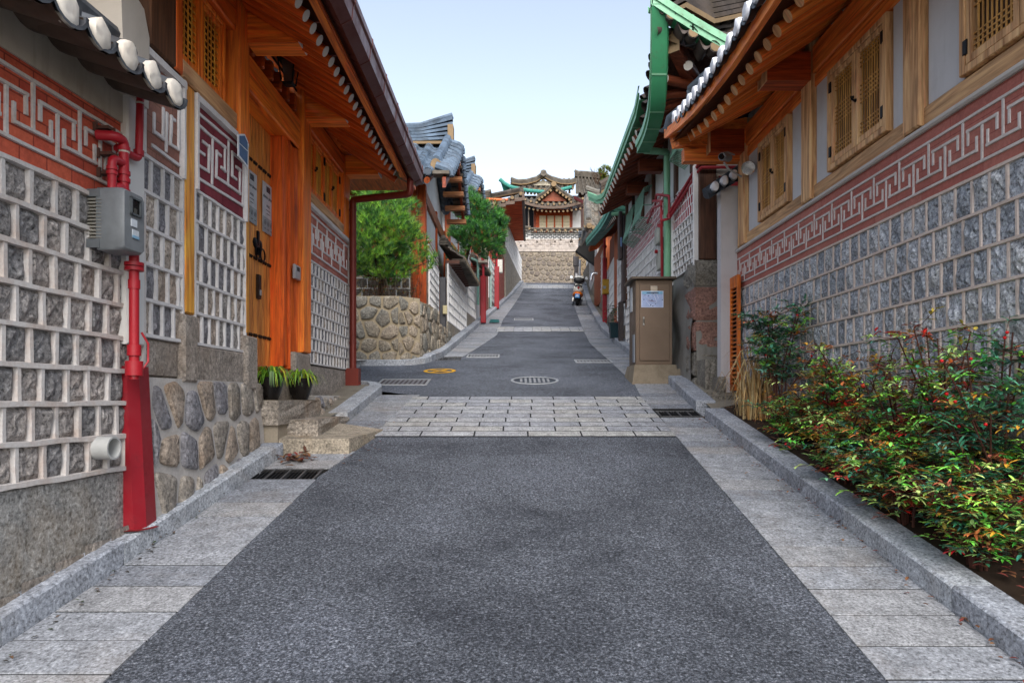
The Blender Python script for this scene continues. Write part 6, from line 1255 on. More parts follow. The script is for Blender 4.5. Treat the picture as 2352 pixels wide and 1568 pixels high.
# front-facing gable on that roof
ga = MB(); ax_, az_ = px(1271, 42.6), pz(431, 42.6); bl, br_ = px(1232, 42.6), px(1314, 42.6); bz = pz(462, 42.6); 
for (x_, s) in ((bl, 0), (br_, 1)): ga.mat(TG); roof_patch(ga, (x_, 42.4, bz), (x_, 44.4, bz), (ax_, 42.4, az_), (ax_, 44.4, az_), .3, .24, .07, .12); ridge_stack(ga, [(x_, 42.45, bz), (ax_ * .5 + x_ * .5, 42.45, bz * .5 + az_ * .5 - .08), (ax_, 42.45, az_)], TG, CL, 4, .22, .2)
ga.mat(wood('#9a4a24', 'X', .8, .5)); ga.prism(CWa(42.7), [(bl + .3, bz + .02), (br_ - .3, bz + .02), (ax_, az_ - .2)], -.1, .02); ga.mat(CL)
for k in range(1, 6):
    for (x_, ) in ((bl,), (br_,)): t_ = k / 6; ga.lathe((x_ + (ax_ - x_) * t_, 42.42, bz + (az_ - bz) * t_ - .12), [(.07, 0), (.07, .1)], 8, V((0, -1, 0)))
ga.lathe((ax_, 42.3, az_ + .1), [(.16, 0), (.16, .12)], 10, V((0, -1, 0))); ga.obj('gable', fo_, 40)
BH = thing('far_tile_house', 'big tiled roof on the skyline with a turquoise gutter and a white gable', 'house', (2, 51, 12)); q = lambda u, v, Y=50: V(((u - CX) / F * Y, Y, EYE + (CY - v) / F * Y))
GTt = paint('#3f9c8c', .75, .5, .4, 0, '#5a5044'); gp = [q(1148, 412), q(1158, 421), q(1172, 429), q(1192, 434), q(1215, 438), q(1250, 441), q(1285, 437), q(1313, 430)]
b = MB().mat(GTt); b.tube(gp, .14, 8); b.add([gp[0], gp[1], gp[2], q(1170, 441, 50.5), q(1157, 441, 50.5)], [(0, 1, 2, 3, 4)]); b.obj('gutter', BH, 40)
r = MB().mat(TG); b_, n_, N_ = roof_patch(r, q(1168, 436, 50.2), q(1318, 436, 50.2), q(1180, 416, 53), q(1322, 412, 53), .4, .3, .11, .1, .1, .1, upw=.4); eave_ends(r, b_, n_, N_, (0, -1, 0), TG, CL, .11, True, .06); ro_ = r.obj('roof', BH, 40)
r = MB(); ridge_stack(r, [q(1174, 423, 50.6), q(1192, 426, 50.8), q(1210, 425, 51), q(1232, 419, 51), q(1248, 409, 51)], TG, CL, 4, .35, .36, .1, .1); ridge_stack(r, [q(1248, 409, 51), q(1266, 418, 51), q(1290, 425, 51), q(1312, 425, 51), q(1330, 419, 51)], TG, CL, 4, .35, .36, .1, .1); r.mat(plaster('#e0d4bc', .85)); r.prism(CWa(51.1), [(q(1226, 428).x, q(0, 425, 51).z), (q(1269, 428).x, q(0, 425, 51).z), (q(1248, 410).x, q(0, 412, 51).z)], -.3, .0); r.mat(TG); r.lathe(q(1248, 400, 50.6), [(.24, 0), (.24, .3)], 10, V((0, -1, 0))); r.obj('gable_ridge', ro_, 40)
b = MB(); 
for k in range(17): x = 1180 + k * 8; b.mat(CL); c = q(x, 446 - abs(k - 8) * .5, 50.4); b.lathe(c, [(.1, 0), (.1, .06)], 8, V((0, -1, 0)))
b.obj('rafter_ends', BH, 40); b = MB().mat(plain('#1c2026', .9)); b.box(q(1172, 0).x, q(1335, 0).x, 50.8, 52, 11, q(0, 442).z); b.obj('wall', BH)
BR2 = thing('far_tile_house', 'weathered brown tiled roof on the skyline at right, in front of the far pine', 'house', (5, 46, 12)); q2 = lambda u, v, Y=46: q(u, v, Y)
r = MB().mat(TG); roof_patch(r, q2(1322, 445, 44), q2(1425, 455, 44), q2(1322, 406, 47), q2(1385, 412, 47), .36, .3, .09, .2); ridge_stack(r, [q2(1320, 407, 47), q2(1345, 408, 47), q2(1390, 413, 47)], TG, None, 5, .34, .36, .1, .1); r.obj('roof', BR2, 40)
b = MB().mat(paint('#8c3434', .8, .6, .3)); b.hexa([q2(1318, 456, 42), q2(1352, 474, 38), q2(1352, 476, 38.3), q2(1318, 458, 42.5), q2(1318, 449, 42), q2(1352, 467, 38), q2(1352, 467, 38.3), q2(1318, 449, 42.5)]); b.obj('red_eave', BR2); b = MB().mat(wood('#5a3428', 'Z', .7)); b.box(q2(1326, 0).x, 8.5, 44.8, 46.5, 9, q2(0, 452).z); b.obj('wall', BR2)
pc_ = P(1389, 402, 44); pine('small round pine on the skyline at the upper right of the street', (pc_.x, 44, 11), [(pc_.x, 44, pc_.z + .1, .38, .5), (pc_.x, 44, pc_.z - .4, .3, .4)], 380, 14, .2, [(pc_.x, 44, 11), (pc_.x, 44, pc_.z - .2), (pc_.x, 44, pc_.z + .2)], ['#7f8c2c', '#6c7c2c', '#8c9838', '#5c6c28'], blade=.016)
t = thing('bare_twigs', 'bare twigs reaching up beside the skyline pine', 'bare twigs', (5, 44, 14)); b = MB().mat(wood('#5a4636', 'Z', .7))
for i in range(16): a = P(1372 + R.uniform(-4, 8), 424, 44); b.tube([a, a + V((R.uniform(-.35, .2), 0, R.uniform(.4, .8))), a + V((R.uniform(-.6, .3), 0, R.uniform(.9, 1.15)))], [.02, .014, .006], 4)
b.obj('twigs', t)
t = thing('overhead_wire', 'thin cable crossing the sky between the left roofs and the far green gutter', 'cable', tuple(P(1127, 445, 26))); b = MB().mat(plain('#2a2a2c', .9)); b.tube([P(1126, 444, 26) , P(1140, 452, 38), P(1156, 457, 48)], .014, 5); b.obj('wire', t)
# ================================================================== RIGHT: second house with green gutters
R2 = thing('green_gutter_house', 'tall house with upswept green gutters and white-jointed stone walls, beyond the cabinet', 'house', (2.43, 9.1, 1.8))
x2 = 2.43; r2 = RW(x2); c2w = CWa(9.1)
GRN_ = paint('#3f9a68', .72, .42, .75, 0, '#5a3a2a', 3.2); GRNl = paint('#86c49a', .8, .42, .6, 0, '#6a4a34', 3.5); WH = plaster('#d9dcda', .9, '#98a08c', .45)
WD = wood('#6a4430', 'Z', .7, .45, .7, 1, .3); WDr = wood('#8a4428', 'X', .75, .45)
lattice_wall(R2, r2, 9.14, 10.36, 3.38, 4.1, 6, .155, GL_, MWt, .024, .014, 2, .22, name='stone_panel')
BKR = bricks('#a04048', '#b4545a', 'YZ', .11, .14, '#8c3a40', .004, .85)
def redgrid(y0, y1, z0_, z1_, rows, cw, mw=.022):
    b = MB().mat(BKR); b.fbox(r2, y0, y1, z0_, z1_, -.1, 0); o = b.obj('red_brick_panel', R2); m_ = MB().mat(MWt); h = (z1_ - z0_) / rows
    for k in range(rows + 1): m_.ridge(r2, [(y0, z0_ + k * h), (y1, z0_ + k * h)], mw, -.01, .008, .2)
    for k in range(rows):
        y = y0 + (k % 2) * cw / 2 + .05
        while y < y1: m_.ridge(r2, [(y, z0_ + k * h), (y, z0_ + (k + 1) * h)], mw * .9, -.01, .006, .2); y += cw
    m_.obj('white_joints', o, 35)
redgrid(9.14, 10.36, 4.11, 4.62, 4, .12)
b = MB().mat(MWt); b.rbox(r2, 10.36, 10.46, 3.3, 4.55, -.1, .035, .01); b.obj('plaster_edge', R2); MB().mat(MWt).rbox(r2, 9.1, 9.15, 3.36, 4.7, -.1, .035, .01).obj('plaster_edge', R2)
lattice_wall(R2, r2, 11.0, 14.75, 2.5, 4.34, 11, .12, GL_, MWt, .022, .01, 2, .15, name='stone_panel', bul=.008, rough=.004)
redgrid(11.0, 14.75, 4.36, 4.95, 6, .12, .018)
# foundation: plastered top, red granite corner blocks
fo = MB().mat(plaster('#9a9690', .7, '#5c5648', .8)); 
def relief(mb, fr, s0, s1, z0_, z1_, d, amp=.04, st=.1):
    ns, nz = max(2, int((s1 - s0) / st)), max(2, int((z1_ - z0_) / st)); vs = [fr.pt(s0 + (s1 - s0) * i / ns, z0_ + (z1_ - z0_) * j / nz, d + noise.noise(V((s0 + i * st * 2, j * st * 2, d * 9))) * amp + max(0, (z1_ - (z0_ + (z1_ - z0_) * j / nz))) * .05) for j in range(nz + 1) for i in range(ns + 1)]; m = ns + 1
    mb.add(vs, [(j * m + i, j * m + i + 1, (j + 1) * m + i + 1, (j + 1) * m + i) for j in range(nz) for i in range(ns)])
relief(fo, r2, 9.1, 11.0, 1.6, 3.37, .01, .07); relief(fo, r2, 11.0, 14.8, 2.0, 2.52, .01, .05); relief(fo, c2w, 2.42, 3.2, 1.6, 3.4, -.005, .03); fo.obj('rendered_base', R2, 50)
cbm = MB(); RG = granite('#9a7468', .72, .6, .8, '#8a6a50', .5, .85, 1.2); GG = granite('#908a80', .7, .6, .8, '#7a6a54', .5, .85, 1.2)
for (za, zb_, m_) in ((1.62, 1.86, GG), (1.88, 2.2, GG), (2.22, 2.6, RG), (2.62, 3.06, RG), (3.08, 3.42, GG)):
    cbm.mat(m_); cbm.stone(c2w, 2.40, 3.1, za, zb_, .06, .03, 7, .02); cbm.stone(r2, 9.04, 9.04 + R.uniform(.3, .5), za, zb_, .05, .03, 6, .02)
cbm.obj('corner_blocks', R2, 60)
MB().mat(WD).rbox(c2w, 2.46, 2.69, 3.43, 5.1, -.1, .05, .012).obj('corner_post', R2)
lattice_wall(R2, c2w, 2.71, 3.3, 3.44, 4.1, 3, .42, GL_, MWt, .04, .03, 3, .06, name='stone_panel'); b = MB().mat(plaster('#c8464a', .9, '#a8383c', .3)); b.fbox(c2w, 2.74, 3.3, 4.13, 4.55, -.02, .0); b.mat(plaster('#d8d4c8', .9)); b.fbox(c2w, 2.71, 3.3, 4.12, 5.1, -.1, -.021); b.obj('red_panel', R2)
b = MB().mat(WH); b.fbox(r2, 9.2, 14.75, 4.97, 5.9, -.2, -.03); b.fbox(r2, 9.2, 10.9, 4.64, 4.97, -.2, -.03); b.box(2.5, 6, 9.2, 14.6, 1.5, 5.9); b.obj('plaster_wall', R2)
for (y, z0_) in ((9.3, 4.66), (10.25, 4.6), (10.95, 3.4), (11.9, 4.97), (12.9, 4.97), (13.9, 4.97), (14.7, 3.5)): MB().mat(WD).rbox(r2, y - .06, y + .06, z0_, 5.9, -.15, .02, .01).obj('post', R2)
b = MB().mat(WDr); b.rbox(r2, 9.2, 14.75, 5.72, 5.86, -.1, .03, .01); b.obj('beam', R2)
for (y, z) in ((11.2, 5.28), (12.4, 5.28)): MB().mat(WDr).box(2.05, 2.43, y - .08, y + .08, z, z + .2).obj('beam_end', R2)
# window grilles: bowed green rods
for (ya, yb_, za, zb_) in ((11.9, 12.7, 4.6, 5.3), (13.0, 13.75, 4.6, 5.3), (9.15, 9.6, 4.8, 5.5)):
    g_ = MB().mat(paint('#7fae98', .75, .5, .5, 0, '#6a4a34', 6)); n = 9
    for k in range(n + 1):
        y = ya + (yb_ - ya) * k / n; g_.tube([r2.pt(y, zb_, .02), r2.pt(y, zb_ - .05, .16), r2.pt(y, (za + zb_) / 2, .18), r2.pt(y, za + .12, .24), r2.pt(y, za, .02)], .008, 4)
    for z, d in ((zb_ - .02, .1), ((za + zb_) / 2, .18), (za + .12, .24)): g_.tube([r2.pt(ya, z, .02), r2.pt(ya, z, d), r2.pt(yb_, z, d), r2.pt(yb_, z, .02)], .01, 4)
    g_.obj('window_grille', R2)
# eaves and gutters
def gutter(parent, pts, out, m=GRN_, ml=GRNl, w_=.2, h=.14, name='gutter'):
    g_ = MB().mat(m); pts = [V(p) for p in pts]; vs = []; out = V(out)
    prof = [(-w_, .05), (-w_ * .9, -.03), (0, -h * .2), (.0, h * .35), (.02, h * .35), (.02, h), (.0, h + .01)]
    for p in pts:
        for (a, z) in prof: vs.append(p + out * a + V((0, 0, z)))
    n = len(prof); g_.add(vs, [(j * n + q, j * n + q + 1, (j + 1) * n + q + 1, (j + 1) * n + q) for j in range(len(pts) - 1) for q in range(n - 1) if q in (0, 1)]); g_.mat(ml); g_.add(vs, [(j * n + q, j * n + q + 1, (j + 1) * n + q + 1, (j + 1) * n + q) for j in range(len(pts) - 1) for q in range(2, n - 1)])
    for j in range(0, len(pts), 2): p = pts[j]; d = (pts[min(j + 1, len(pts) - 1)] - pts[max(j - 1, 0)]).normalized() * .012; g_.add([p + out * a * 1.02 + V((0, 0, z + (.006 if z > 0 else -.006))) + d * s for s in (-1, 1) for (a, z) in prof], [(q, q + 1, n + q + 1, n + q) for q in range(n - 1)])
    return g_.obj(name, parent, 30)
def curve(a, b, n, upA=0, upB=0, bow=(0, 0, 0), ex=2.2):
    a, b, bow = V(a), V(b), V(bow); o = []
    for i in range(n + 1): t = i / n; o.append(a.lerp(b, t) + V((0, 0, upA * max(0, 1 - t / .5) ** ex + upB * max(0, (t - .5) / .5) ** 2.2)) + bow * 4 * t * (1 - t))
    return o
ga_ = curve((1.62, 8.0, 5.4), (1.76, 9.75, 5.12), 10, .83, 0, (.06, 0, -.05)); gutter(R2, ga_, (-1, 0, 0))
gb2 = curve((1.62, 8.0, 5.45), (4.5, 8.0, 5.45), 12, .78, 0, ex=1.25); gutter(R2, gb2, (0, -1, 0))
gc = curve((1.72, 9.35, 5.58), (1.80, 14.3, 5.48), 16, .0, .0, (.0, 0, -.0)); gc[0].z += .12; gc[-1] += V((-.22, .1, .3)); gc[-2] += V((-.08, 0, .1)); gc[-3] += V((-.02, 0, .03)); gutter(R2, gc, (-1, 0, 0), name='upper_gutter')
TM = tile('#5a4f48', .75, '#6a5638', .6); r = MB().mat(TM); bA, nA, NA = roof_patch(r, (1.66, 8.04, 5.5), (4.5, 8.04, 5.5), (3.1, 9.3, 6.6), (4.5, 9.3, 6.6), .26, .26, .065, .08, .76, 0, upw=.5); eave_ends(r, bA, nA, NA, (0, -1, 0), TM, CL, .065, True, .04)
ro = r.obj('roof', R2, 40); r = MB(); ridge_stack(r, [(1.95, 8.2, 6.22), (2.4, 8.6, 6.25), (3.1, 9.3, 6.75), (4.5, 9.4, 7.0)], TM, CL, 6, .28, .42, .1, .1); r.mat(TM); r.tube([(1.9, 8.2, 6.55), (1.95, 8.2, 6.85)], [.15, .1], 10); r.obj('hip_ridge', ro, 40)
r = MB().mat(TM); roof_patch(r, (1.7, 8.04, 5.95), (1.82, 9.8, 5.3), (3.1, 9.3, 6.7), (3.1, 9.8, 6.6), .26, .26, .06, .06); roof_patch(r, (1.8, 9.3, 5.72), (1.85, 14.4, 5.62), (3.4, 9.3, 6.9), (3.4, 14.4, 6.9), .26, .26, .06, .1); ridge_stack(r, [(1.86, 9.25, 5.84), (2.6, 9.25, 6.25), (3.4, 9.25, 6.8)], TM, CL, 3, .24, .22); ridge_stack(r, [(1.82, 14.35, 5.84), (2.6, 14.35, 6.25), (3.4, 14.35, 6.8)], TM, CL, 3, .24, .22); r.obj('side_roof', ro, 40)
pr = rafter_proto(R2, 'rafter', .8, .06, WDr, LM); r2r = bpy.data.objects.new('rafter', drop(pr))
for i in range(6): y = 8.5 + i * .24; z = 5.36 + .5 * max(0, (9.1 - y) / 1.1) ** 1.5; place(r2r, R2, (2.6, max(y, 8.9), 5.6), (1.86, y, z))
for i in range(4): x = 2.1 + i * .3; z = 5.5 + .45 * max(0, (2.6 - x) / 1.0) ** 1.5; place(r2r, R2, (max(x, 2.5), 9.1, 5.75), (x, 8.3, z))
for i in range(19): y = 9.9 + i * .24; place(r2r, R2, (2.5, y, 5.78), (1.95, y, 5.5))
MB().mat(WDr).hexa([(2.5, 9.2, 5.4), (2.6, 9.1, 5.4), (1.98, 8.2, 5.78), (1.88, 8.3, 5.78), (2.5, 9.2, 5.66), (2.6, 9.1, 5.66), (1.98, 8.2, 6.0), (1.88, 8.3, 6.0)]).obj('hip_rafter', R2)
MB().mat(CL).hexa([(1.99, 8.19, 5.76), (1.87, 8.3, 5.76), (1.865, 8.292, 5.76), (1.985, 8.182, 5.76), (1.99, 8.19, 6.02), (1.87, 8.3, 6.02), (1.865, 8.292, 6.02), (1.985, 8.182, 6.02)]).obj('painted_end', R2)
s_ = MB().mat(wood('#7a4c34', 'Y', .7)); s_.add([(1.8, 8.2, 5.9), (1.86, 9.7, 5.42), (2.7, 9.7, 5.95), (2.7, 9.0, 6.0)], [(0, 1, 2, 3)]); s_.add([(1.8, 8.2, 5.9), (2.7, 9.0, 6.0), (4.5, 9.0, 6.0), (4.5, 8.15, 5.5), (2.7, 8.15, 5.55)], [(0, 1, 2, 3, 4)]); s_.add([(1.85, 9.7, 5.58), (1.88, 14.3, 5.58), (2.7, 14.3, 5.95), (2.7, 9.7, 5.95)], [(0, 1, 2, 3)]); s_.obj('soffit', R2)
b = MB().mat(GRNl); b.pipe([(1.84, 9.72, 5.22), (1.87, 9.75, 5.12), (2.34, 10.42, 5.34), (2.34, 10.42, 3.0), (2.34, 10.42, 2.0)], .05, 12, .05)
for z in (3.1, 3.8, 4.5): b.tube([(2.34, 10.42, z), (2.34, 10.42, z + .03)], .056, 12)
b.obj('downpipe', R2, 40)
# red gas pipes in front of that wall
t = thing('gas_pipe', 'twin red gas pipes running from the corner post down to the green downpipe', 'gas pipe', (2.4, 10, 4.6)); b = MB().mat(paint('#a02832', .9, .45, .3))
b.pipe([P(1700, 372, 9.0), P(1607, 373, 9.0), P(1533, 497, 10.3)], .022, 8, .03); b.pipe([P(1700, 384, 9.0), P(1610, 385, 9.0), P(1536, 503, 10.3)], .022, 8, .03)
b.pipe([P(1533, 503, 10.2), P(1519, 507, 10.2), P(1519, 462, 10.3), P(1500, 462, 10.9)], .02, 8, .03); b.pipe([P(1519, 470, 10.2), P(1501, 478, 10.9), P(1498, 486, 11), P(1487, 512, 11.6)], .02, 8, .03); b.pipe([P(1537, 502, 10.2), P(1537, 450, 10.2), P(1508, 447, 10.6), P(1505, 470, 10.9)], .02, 8, .03); b.pipe([P(1519, 505, 10.2), P(1520, 560, 10.4), P(1521, 650, 10.6)], .02, 8, .03); b.obj('pipes', t, 40)
t = thing('gas_meter', 'small pale gas meter with red valves on the far wall beside the green downpipe', 'gas meter', tuple(P(1516, 540, 11.2))); c = P(1519, 542, 11.0); b = MB().mat(plain('#b8b8ac', .8, .5)); b.bev(c.x - .09, c.x + .08, c.y - .1, c.y + .1, c.z - .14, c.z + .12, .03); c = P(1519, 592, 11); b.bev(c.x - .06, c.x + .08, c.y - .1, c.y + .1, c.z - .2, c.z + .1, .02); b.obj('case', t); b = MB().mat(RP); b.tube([P(1517, 530, 11), P(1517, 515, 11)], .04, 8); b.tube([P(1510, 578, 11), P(1504, 578, 11)], .03, 8); b.obj('valve', t)
t = thing('service_pipe', 'thin black conduit standing just left of the green downpipe', 'conduit', tuple(P(1527, 600, 10.6))); b = MB().mat(plain('#1c1c24', .9, .5)); b.tube([P(1526, 545, 10.7), P(1526, 650, 10.7)], .035, 8); b.obj('conduit', t, 40)
t = thing('overhead_cable', 'loose dark cables drooping across the white wall by the corner post', 'cable', tuple(P(1570, 440, 9.8))); b = MB().mat(plain('#2c3440', .9)); b.tube([P(1606, 372, 9.3), P(1590, 405, 9.6), P(1573, 430, 9.9), P(1570, 448, 9.9), P(1556, 470, 10.1), P(1536, 484, 10.3)], .02, 6); b.tube([P(1600, 372, 9.3), P(1586, 405, 9.6), P(1568, 440, 9.9), P(1552, 474, 10.1)], .012, 5); b.obj('cables', t, 40)
t = thing('rubbish_bag', 'dark blue bag hanging beside the white end wall', 'bag', tuple(P(1655, 690, 8.7))); b = MB().mat(plain('#1c2c50', .8, .35)); c = P(1660, 690, 8.75); b.lathe(c + V((0, 0, -.09)), [(.02, 0), (.07, .02), (.065, .08), (.03, .16), (.012, .24)], 9); b.obj('bag', t, 60)
# stone blocks in the gap beside the end wall
t = thing('stone_blocks', 'short stack of granite step blocks at the foot of the white end wall', 'stone blocks', (2.5, 8.6, 1.6)); b = MB().mat(GG)
for (x0_, x1_, y0_, y1_, z0_, z1_) in ((2.42, 2.56, 8.62, 9.0, 1.6, 2.08), (2.5, 2.58, 8.3, 8.7, 1.55, 1.85), (2.3, 2.62, 7.9, 8.25, 1.4, 1.62), (2.3, 2.5, 8.25, 9.0, 1.4, 1.66)): rough_box(b, x0_, x1_, y0_, y1_, z0_, z1_, 4, .012)
b.obj('block', t)
# ------------------------------------------------------------------ third building group on the right
t = thing('electric_cabinet', 'tall dark brown wall cabinet on a post, left of the street cabinet', 'electric cabinet', (2.4, 14.8, 3)); a = P(1434, 495, 14.8); b = MB().mat(paint('#4c403e', .85, .45, .15)); b.bev(2.36, 2.62, 14.72, 15.0, 3.66, 5.52, .01); b.bev(2.28, 2.35, 14.75, 15.0, 4.6, 5.62, .01); b.obj('case', t); b = MB().mat(paint('#3c3230', .85, .5)); b.bev(2.28, 2.38, 14.76, 14.9, 2.6, 3.66, .01); b.obj('post', t); b = MB().mat(plain('#7f9cc8', .9)); b.bev(2.30, 2.34, 14.742, 14.75, 4.85, 5.05, .002); b.obj('sticker', t)
def planter(u, v, w_, h, hx, label, plant=False, Y=None):
    c = G(u, v, .12); t = thing('plant_tub', label, 'plant tub', tuple(c), 'tubs by the right kerb'); b = MB().mat(plain(hx, .8, .4)); b.hexa([(c.x - w_ * .38, c.y - w_ * .38, c.z), (c.x + w_ * .38, c.y - w_ * .38, c.z), (c.x + w_ * .38, c.y + w_ * .38, c.z), (c.x - w_ * .38, c.y + w_ * .38, c.z), (c.x - w_ * .5, c.y - w_ * .5, c.z + h), (c.x + w_ * .5, c.y - w_ * .5, c.z + h), (c.x + w_ * .5, c.y + w_ * .5, c.z + h), (c.x - w_ * .5, c.y + w_ * .5, c.z + h)]); b.bev(c.x - w_ * .54, c.x + w_ * .54, c.y - w_ * .54, c.y + w_ * .54, c.z + h - .02, c.z + h + .02, .004); b.obj('tub', t)
    if plant:
        l = MB().mat(leafmat(.5))
        for i in range(160): l.cc = hexc(R.choice(DKG + GRN[:3] + ['#c8d0c0']), .7); leaf(l, c + V((R.gauss(0, .08), R.gauss(0, .08), h + R.uniform(0, .42))), V((R.uniform(-1, 1), R.uniform(-1, 1), R.uniform(-.3, .6))), V((0, 0, 1)), .06, .018)
        l.obj('leaves', t)
planter(1412, 776, .26, .32, '#16343c', 'dark teal square tub with a leafy plant at the right kerb', True); planter(1426, 768, .2, .28, '#a82c2c', 'red plastic tub next to the teal one')
def wallR(label, y0, y1, x0, x1, zt, kind, **k): return street_wall(label, y0, y1, x0, x1, zt, kind, **k)
wallR('white-jointed stone wall with a red upper course, left of the brown wall cabinet', 14.95, 17.2, 2.6, 2.62, 5.05, 'lattice', zl=3.3)
wallR('narrow orange timber front beside the yellow box, right side', 17.25, 18.3, 2.64, 2.68, 5.9, 'wood'); wallR('tall pale lattice wall panels below the orange gate roof', 18.35, 21.2, 2.7, 2.85, 5.35, 'lattice', zl=4.0); wallR('orange plank gate front under the brown eave, right side', 21.25, 23.2, 2.85, 3.02, 6.6, 'wood'); wallR('grey stone wall section with a drain pipe, behind the scooter', 23.25, 26.3, 3.05, 3.22, 6.6, 'lattice', zl=5.2); wallR('rough grey stone wall running to the top of the street, right side', 26.35, 37.5, 3.25, 4.0, 9.4, 'lattice', zl=6.6)
H6 = thing('green_gutter_house', 'dark timber house under a lower green eave, left of the balcony grilles', 'house', (2.8, 17, 3))
b = MB().mat(wood('#6a3824', 'Z', .7, .4)); b.box(2.95, 6, 15.0, 21.0, 3, 6.4); b.obj('wall', H6); MB().mat(WH).fbox(RW(2.9), 16.2, 17.2, 4.8, 6.1, -.1, 0).obj('plaster_panel', H6)
gd = curve((2.12, 14.9, 5.55), (2.12, 19.9, 6.05), 12, .18, .0); gutter(H6, gd, (-1, 0, 0), paint('#2f7c70', .7, .45, .5, 0, '#3a2a20', 4), paint('#5fb09a', .8, .45, .3), .28, .16); ge = curve((2.12, 14.9, 5.62), (3.2, 14.9, 5.6), 6, .1, .1); gutter(H6, ge, (0, -1, 0), paint('#2f7c70', .7, .45, .5, 0, '#3a2a20', 4), paint('#7fc4a8', .8, .45, .3), .2, .12)
r = MB().mat(TM); bA, nA, NA = roof_patch(r, (2.2, 15.0, 5.78), (2.2, 19.9, 6.15), (3.6, 15.0, 6.9), (3.6, 19.9, 7.2), .28, .26, .065, .1); ridge_stack(r, [(2.2, 15.0, 5.85), (3.6, 15.0, 6.9)], TM, CL, 3, .24, .2); ridge_stack(r, [(3.6, 14.9, 6.9), (3.6, 20, 7.2)], TM, CL, 5, .26, .34); r.obj('roof', H6, 40)
pr = rafter_proto(H6, 'rafter', .8, .05, WDr, LM); hr = bpy.data.objects.new('rafter', drop(pr))
for i in range(24): y = 15.1 + i * .2; place(hr, H6, (2.95, y, 5.95 + i * .02), (2.32, y, 5.62 + i * .02))
b = MB().mat(GRNl); b.tube([(2.16, 15.0, 5.62), (2.7, 14.6, 5.55)], .045, 8); b.obj('cross_pipe', H6, 40)
H7 = thing('tile_roof_house', 'grey tiled hip-end roof with sandy ridge ends, right of the street before the far wall', 'house', (3.0, 21, 5))
TH7 = tile('#7a756c', .8, '#8a6a4c', .5); r = MB().mat(TH7); cE0, cE1 = P(1345, 528, 21), P(1440, 500, 21); bA, nA, NA = roof_patch(r, cE0, (5.5, 21, cE0.z + .1), (cE0.x + .25, 23.3, cE0.z + 1.5), (5.5, 23.3, cE0.z + 1.5), .3, .26, .075, .1, .1, 0); eave_ends(r, bA, nA, NA, (0, -1, 0), TH7, CL, .075, True, .06); ridge_stack(r, [cE0 + V((.1, .1, .1)), V((cE0.x + .3, 23.3, cE0.z + 1.5))], TH7, CL, 4, .26, .24, 0, .08); ridge_stack(r, [(cE0.x + .25, 23.3, cE0.z + 1.5), (5.5, 23.3, cE0.z + 1.5)], TH7, CL, 5, .26, .36, .15); r.mat(CL); r.blob(CWa(20.95), [(cE0.x + .1 + math.cos(q_ * .524) * .1, cE0.z + .1 + math.sin(q_ * .524) * .09) for q_ in range(12)], -.05, .08); r.obj('roof', H7, 40)
r = MB().mat(TH7); roof_patch(r, (cE0.x, 21, cE0.z), (cE0.x + .4, 26.4, cE0.z + .7), (cE0.x + .35, 23.3, cE0.z + 1.5), (cE0.x + 1.0, 26.4, cE0.z + 1.7), .3, .26, .07, .1); r.obj('side_roof', H7, 40)
b = MB().mat(wood('#b45a26', 'Z', .8, .45)); b.box(3.1, 6, 21.4, 26.3, 5, cE0.z + .2); b.obj('wall', H7); b = MB().mat(wood('#a85a2c', 'X', .8, .5))
for k in range(22): y = 21.1 + k * .24; b.tube([(3.2, y, cE0.z + .15 + k * .02), (2.45 + k * .02, y, cE0.z - .16 + k * .03)], .05, 8)
b.obj('rafter_row', H7, 40)
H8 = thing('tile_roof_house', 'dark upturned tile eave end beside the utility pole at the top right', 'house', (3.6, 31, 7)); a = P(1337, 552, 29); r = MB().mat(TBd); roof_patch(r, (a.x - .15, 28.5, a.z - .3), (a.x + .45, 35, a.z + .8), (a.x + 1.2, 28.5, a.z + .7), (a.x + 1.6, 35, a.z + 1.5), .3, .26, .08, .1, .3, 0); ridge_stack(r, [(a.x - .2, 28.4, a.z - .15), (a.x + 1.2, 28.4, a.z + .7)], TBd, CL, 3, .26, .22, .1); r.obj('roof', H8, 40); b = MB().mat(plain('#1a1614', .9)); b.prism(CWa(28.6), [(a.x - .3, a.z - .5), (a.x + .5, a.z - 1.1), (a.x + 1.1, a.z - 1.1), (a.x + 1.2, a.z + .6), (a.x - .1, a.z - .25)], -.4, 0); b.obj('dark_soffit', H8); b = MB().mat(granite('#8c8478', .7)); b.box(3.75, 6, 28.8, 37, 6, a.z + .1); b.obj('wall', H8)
c = red_guard(1389, 741, 1.9, 'red post on the right kerb below the yellow box', .12)
t = thing('utility_box', 'mustard yellow meter box on the red pipe, right side', 'utility box', (c.x, c.y, c.z + 1.5)); b = MB().mat(paint('#c09020', .9, .5, .5)); a = P(1391, 658, c.y - .1); b.bev(a.x - .09, a.x + .1, a.y - .1, a.y + .1, a.z - .22, a.z + .2, .02); b.mat(plain('#9a9a98', .9)); b.bev(a.x - .09, a.x - .0, a.y - .12, a.y - .1, a.z - .08, a.z + .0, .004); b.obj('case', t)
t = thing('flue_pipe', 'bent silver flue pipe poking out of the wall beyond the orange gate', 'flue', tuple(P(1358, 640, 23.5))); b = MB().mat(plain('#c8ccd0', .9, .25, .7)); b.pipe([P(1372, 628, 22.6), P(1360, 628, 22.6), P(1357, 644, 22.6)], .05, 10, .08); b.obj('pipe', t, 40)
